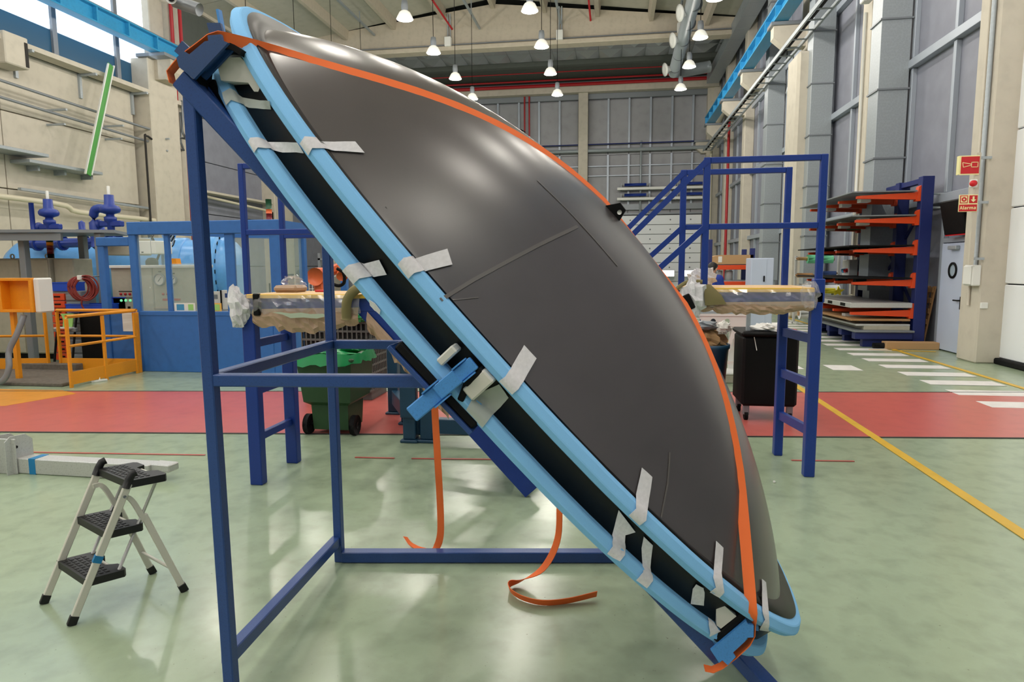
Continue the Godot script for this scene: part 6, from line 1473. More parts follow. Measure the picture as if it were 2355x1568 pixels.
func stand() -> void:
	var B: Material = M.stand_blue
	var t := thing("dish_stand", "blue square-tube steel stand holding the dark dish", "stand", Vector3(-0.6, 0, -2.8))
	var tube := func(called: String, a: Vector3, b: Vector3, w: float, h: float, up := Vector3.BACK) -> MeshInstance3D:
		return part(called, beam(S(), a, b, w, h, up, 0.004), B)
	tube.call("post", Vector3(-1.419, 0, -2.13), Vector3(-1.439, 2.25, -2.13), 0.044, 0.044)
	tube.call("post", Vector3(-1.507, 0, -3.33), Vector3(-1.512, 2.22, -3.33), 0.046, 0.046)
	tube.call("tilted_beam", Vector3(-1.468, 2.293, -2.13), Vector3(0.404, 0.253, -2.28), 0.066, 0.06)
	tube.call("tilted_beam", Vector3(-1.50, 2.27, -3.33), Vector3(0.30, 0.40, -3.45), 0.066, 0.06)
	tube.call("front_rail", Vector3(-1.41, 1.249, -2.13), Vector3(-0.57, 1.262, -2.13), 0.044, 0.044)
	tube.call("rear_rail", Vector3(-1.49, 1.233, -3.33), Vector3(-0.52, 1.235, -3.36), 0.046, 0.046)
	tube.call("side_rail", Vector3(-1.43, 1.249, -2.13), Vector3(-1.51, 1.235, -3.33), 0.044, 0.046, Vector3.UP)
	tube.call("base_side_rail", Vector3(-1.432, 0.178, -2.13), Vector3(-1.52, 0.12, -3.33), 0.05, 0.055, Vector3.UP)
	tube.call("base_rear_rail", Vector3(-1.49, 0.033, -3.33), Vector3(0.22, 0.033, -3.57), 0.06, 0.064)
	tube.call("base_side_rail", Vector3(0.20, 0.033, -3.57), Vector3(0.735, 0.033, -2.12), 0.062, 0.064, Vector3.UP)
	tube.call("strut", Vector3(0.33, 0.32, -2.29), Vector3(0.50, 0.06, -2.76), 0.05, 0.05)
	tube.call("strut", Vector3(0.28, 0.42, -3.43), Vector3(0.22, 0.06, -3.52), 0.05, 0.05)
	tube.call("cross_rail", Vector3(-0.62, 1.36, -2.2), Vector3(-0.64, 1.345, -3.36), 0.05, 0.05, Vector3.UP)
	part("rear_bracket_tip", beam(S(), Vector3(-1.775, 2.45, -2.95), Vector3(-1.81, 2.83, -2.92), 0.012, 0.03), M.clamp_light)
	# pad plates under the rim, at both ends and in the middle
	for q in [[Vector3(-1.424, 2.277, -2.22), Vector3(-1.312, 2.122, -2.22)], [Vector3(0.235, 0.438, -2.30), Vector3(0.352, 0.308, -2.30)]]:
		var s := Vector3(0.724, 0.689, 0)
		part("pad_plate", beam(S(), q[0] + s * 0.01, q[1] + s * 0.01, 0.012, 0.09, Vector3.BACK, 0.002), B)
		part("rubber_pad", beam(S(), q[0] + s * 0.032, q[1] + s * 0.032, 0.03, 0.08, Vector3.BACK, 0.005), M.rubber)
	var a := Vector3(-0.708, 1.398, -2.04); var b := Vector3(-0.440, 1.121, -2.04); var s2 := Vector3(0.70, 0.71, 0)
	part("pad_plate", beam(S(), a - s2 * 0.004, b - s2 * 0.004, 0.016, 0.10, Vector3.BACK, 0.002), B)
	part("rubber_pad", beam(S(), a + s2 * 0.02 + (b - a) * 0.04, b + s2 * 0.02 - (b - a) * 0.02, 0.032, 0.085, Vector3.BACK, 0.006), M.rubber)
	# end clamps: two notched plates with a core between them
	var top := [Vector2(-1.447, 2.319), Vector2(-1.454, 2.349), Vector2(-1.427, 2.370), Vector2(-1.406, 2.358), Vector2(-1.348, 2.396), Vector2(-1.335, 2.397), Vector2(-1.336, 2.414), Vector2(-1.288, 2.415), Vector2(-1.285, 2.396), Vector2(-1.264, 2.387), Vector2(-1.394, 2.278)]
	var bot := [Vector2(0.347, 0.334), Vector2(0.460, 0.451), Vector2(0.466, 0.438), Vector2(0.485, 0.435), Vector2(0.486, 0.393), Vector2(0.464, 0.389), Vector2(0.459, 0.376), Vector2(0.420, 0.331), Vector2(0.430, 0.317), Vector2(0.405, 0.284), Vector2(0.386, 0.301), Vector2(0.376, 0.290)]
	var k := 0
	for pl in [top, bot]:
		var c := Vector2.ZERO
		for v in pl: c += v / pl.size()
		var m: Material = M.clamp_dark if k == 0 else M.clamp_light
		var z := -2.088 if k == 0 else -2.19
		var cl := part("clamp_bracket", slab(S(), pl, up_at(Vector3(0, 0, z)), 0.012), m, null, "dark blue notched clamp" if k == 0 else "light blue notched clamp")
		var core := []; var back := []
		for v in pl:
			core.append(c + (v - c) * 0.6)
			back.append(c + (v - c) * 0.86)
		part("clamp_core", slab(S(), core, up_at(Vector3(0, 0, z - 0.028)), 0.044), m, cl)
		part("clamp_back_plate", slab(S(), back, up_at(Vector3(0, 0, z - 0.054)), 0.010), m, cl)
		var tabs := [[Vector2(-1.372, 2.475), Vector2(-1.322, 2.472), Vector2(-1.30, 2.39), Vector2(-1.35, 2.385)], [Vector2(-1.499, 2.39), Vector2(-1.467, 2.422), Vector2(-1.41, 2.37), Vector2(-1.44, 2.34)]]
		if k == 1: tabs = [[Vector2(0.44, 0.44), Vector2(0.512, 0.438), Vector2(0.514, 0.386), Vector2(0.44, 0.39)], [Vector2(0.385, 0.30), Vector2(0.418, 0.268), Vector2(0.455, 0.308), Vector2(0.42, 0.345)]]
		for tb in tabs: part("clamp_tab", slab(S(), tb, up_at(Vector3(0, 0, z - 0.0545)), 0.012), m, cl)
		k += 1
	# middle clamp arm with its small gussets
	var p0 := Vector3(-0.622, 1.186, -1.968); var p1 := Vector3(-0.425, 1.352, -1.968)
	var d := (p1 - p0).normalized(); var w := Vector3(-d.y, d.x, 0)
	var xf := Transform3D(Basis(d, w, Vector3.BACK), p0)
	var arm := part("clamp_arm", obox(S(), xf * Transform3D(Basis(Vector3.UP, 0.10), Vector3(0.055, 0, -0.003)), Vector3(0.125, 0.054, 0.03), 0.004), M.clamp_light, null, "light blue middle clamp arm")
	part("arm_middle", obox(S(), xf * Transform3D(Basis(), Vector3(0.15, 0, 0.002)), Vector3(0.09, 0.050, 0.03), 0.003), M.clamp_light, arm)
	part("arm_tip", obox(S(), xf * Transform3D(Basis(Vector3.UP, 0.12), Vector3(0.222, 0, -0.003)), Vector3(0.07, 0.044, 0.028), 0.003), M.clamp_light, arm)
	for q in [[0.095, 0.030, 0.075], [0.098, -0.030, 0.075], [0.215, 0.026, 0.062], [0.215, -0.026, 0.055]]:
		part("gusset", slab(S(), [Vector2(-q[2] * 0.5, -0.012), Vector2(q[2] * 0.5, -0.012), Vector2(q[2] * 0.5, 0.004), Vector2(q[2] * 0.1, 0.022), Vector2(-q[2] * 0.3, 0.022)], xf * Transform3D(Basis(Vector3.RIGHT, PI / 2), Vector3(q[0], q[1], 0.004)), 0.005), M.clamp_light, arm)
	part("arm_liner", obox(S(), xf * Transform3D(Basis(), Vector3(0.225, -0.034, -0.025)), Vector3(0.075, 0.022, 0.05), 0.004), M.rubber, arm)
	part("arm_liner_foot", beam(S(), xf * Vector3(0.198, -0.034, -0.028), xf * Vector3(0.138, -0.064, -0.04), 0.022, 0.04, Vector3.BACK, 0.004), M.rubber, arm)
	# white padding blocks between rim and clamps
	var pb := thing("padding_block", "white stepped padding block under the top clamp", "block", Vector3(-1.3, 2.3, -2.2))
	part("block", slab(S(), [Vector2(-1.36, 2.365), Vector2(-1.27, 2.365), Vector2(-1.19, 2.29), Vector2(-1.185, 2.245), Vector2(-1.225, 2.25), Vector2(-1.245, 2.28), Vector2(-1.345, 2.292)], up_at(Vector3(0, 0, -2.215)), 0.11), M.block_white)
	part("cap_strip", slab(S(), [Vector2(-1.385, 2.41), Vector2(-1.30, 2.405), Vector2(-1.29, 2.385), Vector2(-1.37, 2.388)], up_at(Vector3(0, 0, -2.23)), 0.09), M.block_white)
	part("rubber_band", strap(S(true), bend([Vector3(-1.40, 2.23, -2.17), Vector3(-1.405, 2.30, -2.165), Vector3(-1.375, 2.372, -2.16), Vector3(-1.30, 2.385, -2.16), Vector3(-1.25, 2.36, -2.16)], 5), repeat(Vector3.BACK, 21), 0.07, 0.02), M.rubber)
	pb = thing("padding_block", "white padding block beside the light blue middle clamp arm", "block", Vector3(-0.42, 1.27, -2.02))
	part("block", obox(S(), Transform3D(Basis(dT, dN, dS), Vector3(-0.412, 1.281, -2.0)), Vector3(0.052, 0.10, 0.06), 0.006), M.block_white)
	part("block_end", obox(S(), Transform3D(Basis(dT, dN, dS), Vector3(-0.512, 1.372, -2.0)), Vector3(0.028, 0.075, 0.05), 0.005), M.block_white)
	pb = thing("padding_block", "white padding block above the light blue bottom clamp", "block", Vector3(0.36, 0.47, -2.15))
	part("block", slab(S(), [Vector2(0.363, 0.475), Vector2(0.366, 0.417), Vector2(0.381, 0.406), Vector2(0.431, 0.455), Vector2(0.412, 0.471), Vector2(0.389, 0.491)], up_at(Vector3(0, 0, -2.235)), 0.07), M.block_white)
	part("block_face", slab(S(), [Vector2(0.317, 0.481), Vector2(0.352, 0.499), Vector2(0.368, 0.461), Vector2(0.337, 0.435)], up_at(Vector3(0, 0, -2.245)), 0.06), M.block_white)
	part("rubber_liner", beam(S(), Vector3(0.362, 0.362, -2.225), Vector3(0.468, 0.478, -2.225), 0.022, 0.06, Vector3.BACK, 0.004), M.rubber)

func repeat(v: Vector3, n: int) -> Array:
	var o := []
	for i in n: o.append(v)
	return o

func straps_and_tapes() -> void:
	# orange lashing strap over the dome, from clamp to clamp
	var t := thing("lashing_strap", "long orange lashing strap stretched over the dark dish between the clamps", "strap", Vector3(-0.3, 1.5, -2.2))
	var pts := [Vector3(-1.492, 2.275, -2.112), Vector3(-1.500, 2.312, -2.112), Vector3(-1.465, 2.345, -2.112), Vector3(-1.426, 2.372, -2.112), Vector3(-1.385, 2.394, -2.112), Vector3(-1.345, 2.414, -2.112), Vector3(-1.312, 2.418, -2.112), Vector3(-1.289, 2.413, -2.114)]
	var n0 := pts.size()
	for p in STRAP: pts.append(p)
	var n1 := pts.size()
	var q0: Vector3 = pts[-1]; var q1 := Vector3(0.470, 0.495, -2.155)
	for i in range(1, 9): pts.append(q0.lerp(q1, i / 8.0) + Vector3(0.0, 0.0, 0.006) * sin(PI * i / 8.0))
	for p in [Vector3(0.483, 0.450, -2.196), Vector3(0.490, 0.425, -2.215), Vector3(0.492, 0.389, -2.217), Vector3(0.477, 0.354, -2.217), Vector3(0.432, 0.302, -2.217), Vector3(0.390, 0.262, -2.217), Vector3(0.360, 0.244, -2.217), Vector3(0.333, 0.248, -2.217)]: pts.append(p)
	var sw := sideways(STRAP, STRAPN); var across := []
	for i in pts.size():
		var a := Vector3.BACK
		if i >= 6 and i < n1 + 8:
			var dd: Vector3 = pts[i + 1] - pts[i - 1]
			var fc := dd.cross((Vector3(0.1, 1.65, 0.4) - pts[i]).normalized()).normalized()   # stands on edge where it spans free
			a = fc
			if i >= n0 and i < n1:
				a = sw[i - n0]
				if a.dot(fc) < 0.0: a = -a
				var free := 1.0 - minf(1.0, minf(i - n0, n1 - 1 - i) / 3.0)
				a = a.lerp(fc, 0.35 + 0.65 * free)
		if i > 0 and a.dot(across[-1]) < 0.0: a = -a
		across.append(a)
	for k in 2:                                   # ease the twist where the strap leaves the clamps
		var sm := across.duplicate()
		for i in range(1, pts.size() - 1): sm[i] = (across[i - 1] + across[i] * 2.0 + across[i + 1]).normalized()
		across = sm
	part("webbing", strap(S(true), pts, across, 0.038, 0.003), M.strap_orange)
	# two loose strap ends hanging behind
	t = thing("loose_strap", "orange strap end hanging straight down behind the middle clamp", "strap", Vector3(-1.0, 0, -3.47))
	var c := bend([Vector3(-0.985, 1.18, -3.47), Vector3(-0.978, 0.9, -3.47), Vector3(-0.965, 0.55, -3.47), Vector3(-0.955, 0.25, -3.47), Vector3(-0.965, 0.10, -3.48), Vector3(-1.01, 0.02, -3.50), Vector3(-1.09, 0.008, -3.53), Vector3(-1.16, 0.02, -3.56), Vector3(-1.205, 0.05, -3.59)], 6)
	var ac := []
	for i in c.size():
		var d: Vector3 = c[mini(i + 1, c.size() - 1)] - c[maxi(i - 1, 0)]
		var f := float(i) / c.size()
		var side := Vector3(0.95 - 0.3 * f, 0, 0.3).lerp(Vector3(0.25, 0, 1.0), smoothstep(0.5, 0.75, f))
		ac.append((side - d.normalized() * side.dot(d.normalized())).normalized())
	part("webbing", strap(S(true), c, ac, 0.045, 0.003), M.strap_orange)
	t = thing("loose_strap", "orange strap end twisting down onto the floor under the dish", "strap", Vector3(-0.3, 0, -3.15))
	c = bend([Vector3(-0.262, 0.62, -3.22), Vector3(-0.258, 0.42, -3.22), Vector3(-0.27, 0.24, -3.22), Vector3(-0.34, 0.10, -3.2), Vector3(-0.45, 0.035, -3.18), Vector3(-0.505, 0.03, -3.14), Vector3(-0.49, 0.025, -3.08), Vector3(-0.42, 0.022, -3.02), Vector3(-0.32, 0.02, -2.995), Vector3(-0.2, 0.02, -3.03), Vector3(-0.06, 0.035, -3.09)], 6)
	ac = []
	for i in c.size():
		var d: Vector3 = (c[mini(i + 1, c.size() - 1)] - c[maxi(i - 1, 0)]).normalized()
		var f := float(i) / c.size()
		var side := Vector3(0.7, 0, 0.7)
		if f > 0.25: side = Vector3(0.7, 0, 0.7).lerp(Vector3(-0.1, 0.8, 0.5), smoothstep(0.25, 0.5, f))
		if f > 0.7: side = Vector3(-0.1, 0.8, 0.5).lerp(Vector3(0.05, 0.85, 0.5), smoothstep(0.7, 1.0, f))
		ac.append((side - d * side.dot(d)).normalized())
	part("webbing", strap(S(true), c, ac, 0.045, 0.003), M.strap_orange)
	# strips of paper tape holding the foam
	for k in TAPES:
		var v: Array = TAPES[k]; var rows := []
		for i in range(0, v.size(), 3): rows.append([v[i], v[i + 1], v[i + 2]])
		var tp := thing("tape_strip", TAPE_LABELS[k], "tape", v[0])
		part("tape", sheet(S(true), rows, -0.0015), M.clear_film if k in ["t8", "t3"] else M.paper_tape)

func foreground() -> void:
	# folding step stool
	var f1 := Vector3(-2.773, 0, -2.674); var f2 := Vector3(-2.475, 0, -2.518)
	var w := (f2 - f1); var d := Vector3(0.65, 0, -0.76)
	var t := thing("step_stool", "white folding step stool with three black treads", "step stool", (f1 + f2) * 0.5 + d * 0.2)
	var at := func(a: float, s: float, y: float) -> Vector3: return f1 + w * a + d * s + Vector3(0, y, 0)
	for a in [0.0, 1.0]:
		var up := d
		part("front_leg", beam(S(), at.call(a, 0.016, 0.035), at.call(a, 0.275, 0.62), 0.022, 0.034, up, 0.004), M.stool_white)
		part("leg_cap", beam(S(), at.call(a, 0.0, 0.0), at.call(a, 0.018, 0.042), 0.027, 0.038, up, 0.003), M.stool_black)
		part("top_cap", pipe(S(true), [at.call(a, 0.262, 0.60), at.call(a, 0.278, 0.638), at.call(a, 0.292, 0.662), at.call(a, 0.31, 0.668)], 0.019, 12), M.stool_black)
		var in_a: float = 0.05 if a < 0.5 else 0.95
		part("rear_leg", beam(S(), at.call(a, 0.476, 0.035), at.call(in_a, 0.335, 0.445), 0.02, 0.032, up, 0.004), M.stool_white)
		part("leg_cap", beam(S(), at.call(a, 0.49, 0.0), at.call(a, 0.474, 0.042), 0.026, 0.038, up, 0.003), M.stool_black)
		part("rear_leg_bow", strap(S(true), bend([at.call(in_a, 0.345, 0.42), at.call(in_a, 0.325, 0.475), at.call(in_a, 0.298, 0.535), at.call(in_a, 0.270, 0.562), at.call(in_a, 0.238, 0.560)], 5), repeat(w.normalized(), 21), 0.02, 0.022), M.stool_white)
		part("link_rod", rod(S(true), at.call(in_a, 0.215, 0.20), at.call(in_a, 0.415, 0.63), 0.008, 8), M.alu)
		part("rivet", rod(S(true), at.call(a - 0.05 if a < 0.5 else a + 0.05, 0.25, 0.562), at.call(a, 0.25, 0.562), 0.007, 10), M.steel_grey)
	for q in [[0.07, 0.24, 0.20, -0.02, 1.02], [0.165, 0.33, 0.405, 0.0, 1.0], [0.27, 0.445, 0.632, 0.0, 1.02]]:
		var poly := [Vector2(q[3], q[0]), Vector2(q[4], q[0]), Vector2(q[4], q[1] - 0.012), Vector2(q[4] - 0.05, q[1]), Vector2(0.72, q[1]), Vector2(0.64, q[1] - 0.045), Vector2(0.36, q[1] - 0.045), Vector2(0.28, q[1]), Vector2(q[3] + 0.05, q[1]), Vector2(q[3], q[1] - 0.012)]
		var xf := Transform3D(Basis(w, d, Vector3.UP), f1 + Vector3(0, q[2] - 0.017, 0))
		var tr := part("tread", slab(S(), poly, xf, 0.036), M.stool_black)
		var rb := S()
		for i in 9:
			for j in 4:
				var yy: float = q[0] + 0.022 + 0.026 * j
				obox(rb, Transform3D(Basis(w.normalized(), Vector3.UP, -d), f1 + w * (0.1 + 0.1 * i) + d * yy + Vector3(0, q[2] + 0.002, 0)), Vector3(0.024, 0.004, 0.018), 0.0015)
		part("tread_studs", rb, M.stool_black, tr)
		part("tread_bar", rod(S(true), at.call(0.04, q[1] - 0.02, q[2] - 0.02), at.call(0.96, q[1] - 0.02, q[2] - 0.02), 0.008, 8), M.stool_white)
	part("cross_bar", rod(S(true), at.call(0.0, 0.44, 0.135), at.call(1.0, 0.44, 0.135), 0.008, 8), M.stool_white)
	part("blue_tape", beam(S(), at.call(1.0, 0.119, 0.27), at.call(1.0, 0.133, 0.30), 0.025, 0.037, d), M.tape_blue)
	# white steel beam lying at the left
	t = thing("floor_beam", "white steel beam with an upright fork bracket lying on the floor", "beam", Vector3(-4.4, 0, -4.55))
	part("beam_tube", beam(S(), Vector3(-4.85, 0.065, -4.53), Vector3(-3.55, 0.065, -4.50), 0.13, 0.125, Vector3.UP, 0.006), M.alu)
	part("beam_tube", beam(S(), Vector3(-6.2, 0.055, -4.56), Vector3(-4.86, 0.055, -4.53), 0.12, 0.11, Vector3.UP, 0.006), M.alu)
	part("end_taper", beam(S(), Vector3(-3.56, 0.10, -4.52), Vector3(-3.38, 0.10, -4.50), 0.11, 0.06, Vector3.UP, 0.008), M.alu)
	var pl := [Vector2(-0.10, 0.0), Vector2(0.10, 0.0), Vector2(0.10, 0.26), Vector2(0.05, 0.31), Vector2(-0.06, 0.31), Vector2(-0.10, 0.27)]
	for x in [-4.90, -4.76]:
		var fk := part("fork_plate", slab(S(), pl, Transform3D(Basis(Vector3.UP, 1.25), Vector3(x, 0.0, -4.50)), 0.012), M.alu)
		part("bolt_hole", rod(S(true), Vector3(x + 0.012, 0.22, -4.47), Vector3(x + 0.004, 0.22, -4.47), 0.012, 12), M.black, fk)
	part("fork_face", box(S(), Vector3(-4.93, 0.0, -4.46), Vector3(-4.74, 0.29, -4.445), 0.004), M.alu)
	part("blue_tape", beam(S(), Vector3(-4.64, 0.066, -4.525), Vector3(-4.58, 0.066, -4.524), 0.133, 0.129), M.tape_blue)
	# crumbs on the floor
	t = thing("floor_crumb", "small white crumb on the floor beside the right platform ladder", "crumb", Vector3(1.3, 0, -5.0))
	part("crumb", obox(S(), Transform3D(Basis(Vector3.UP, 0.4), Vector3(1.23, 0.008, -5.05)), Vector3(0.018, 0.016, 0.016), 0.004), M.white_plastic)

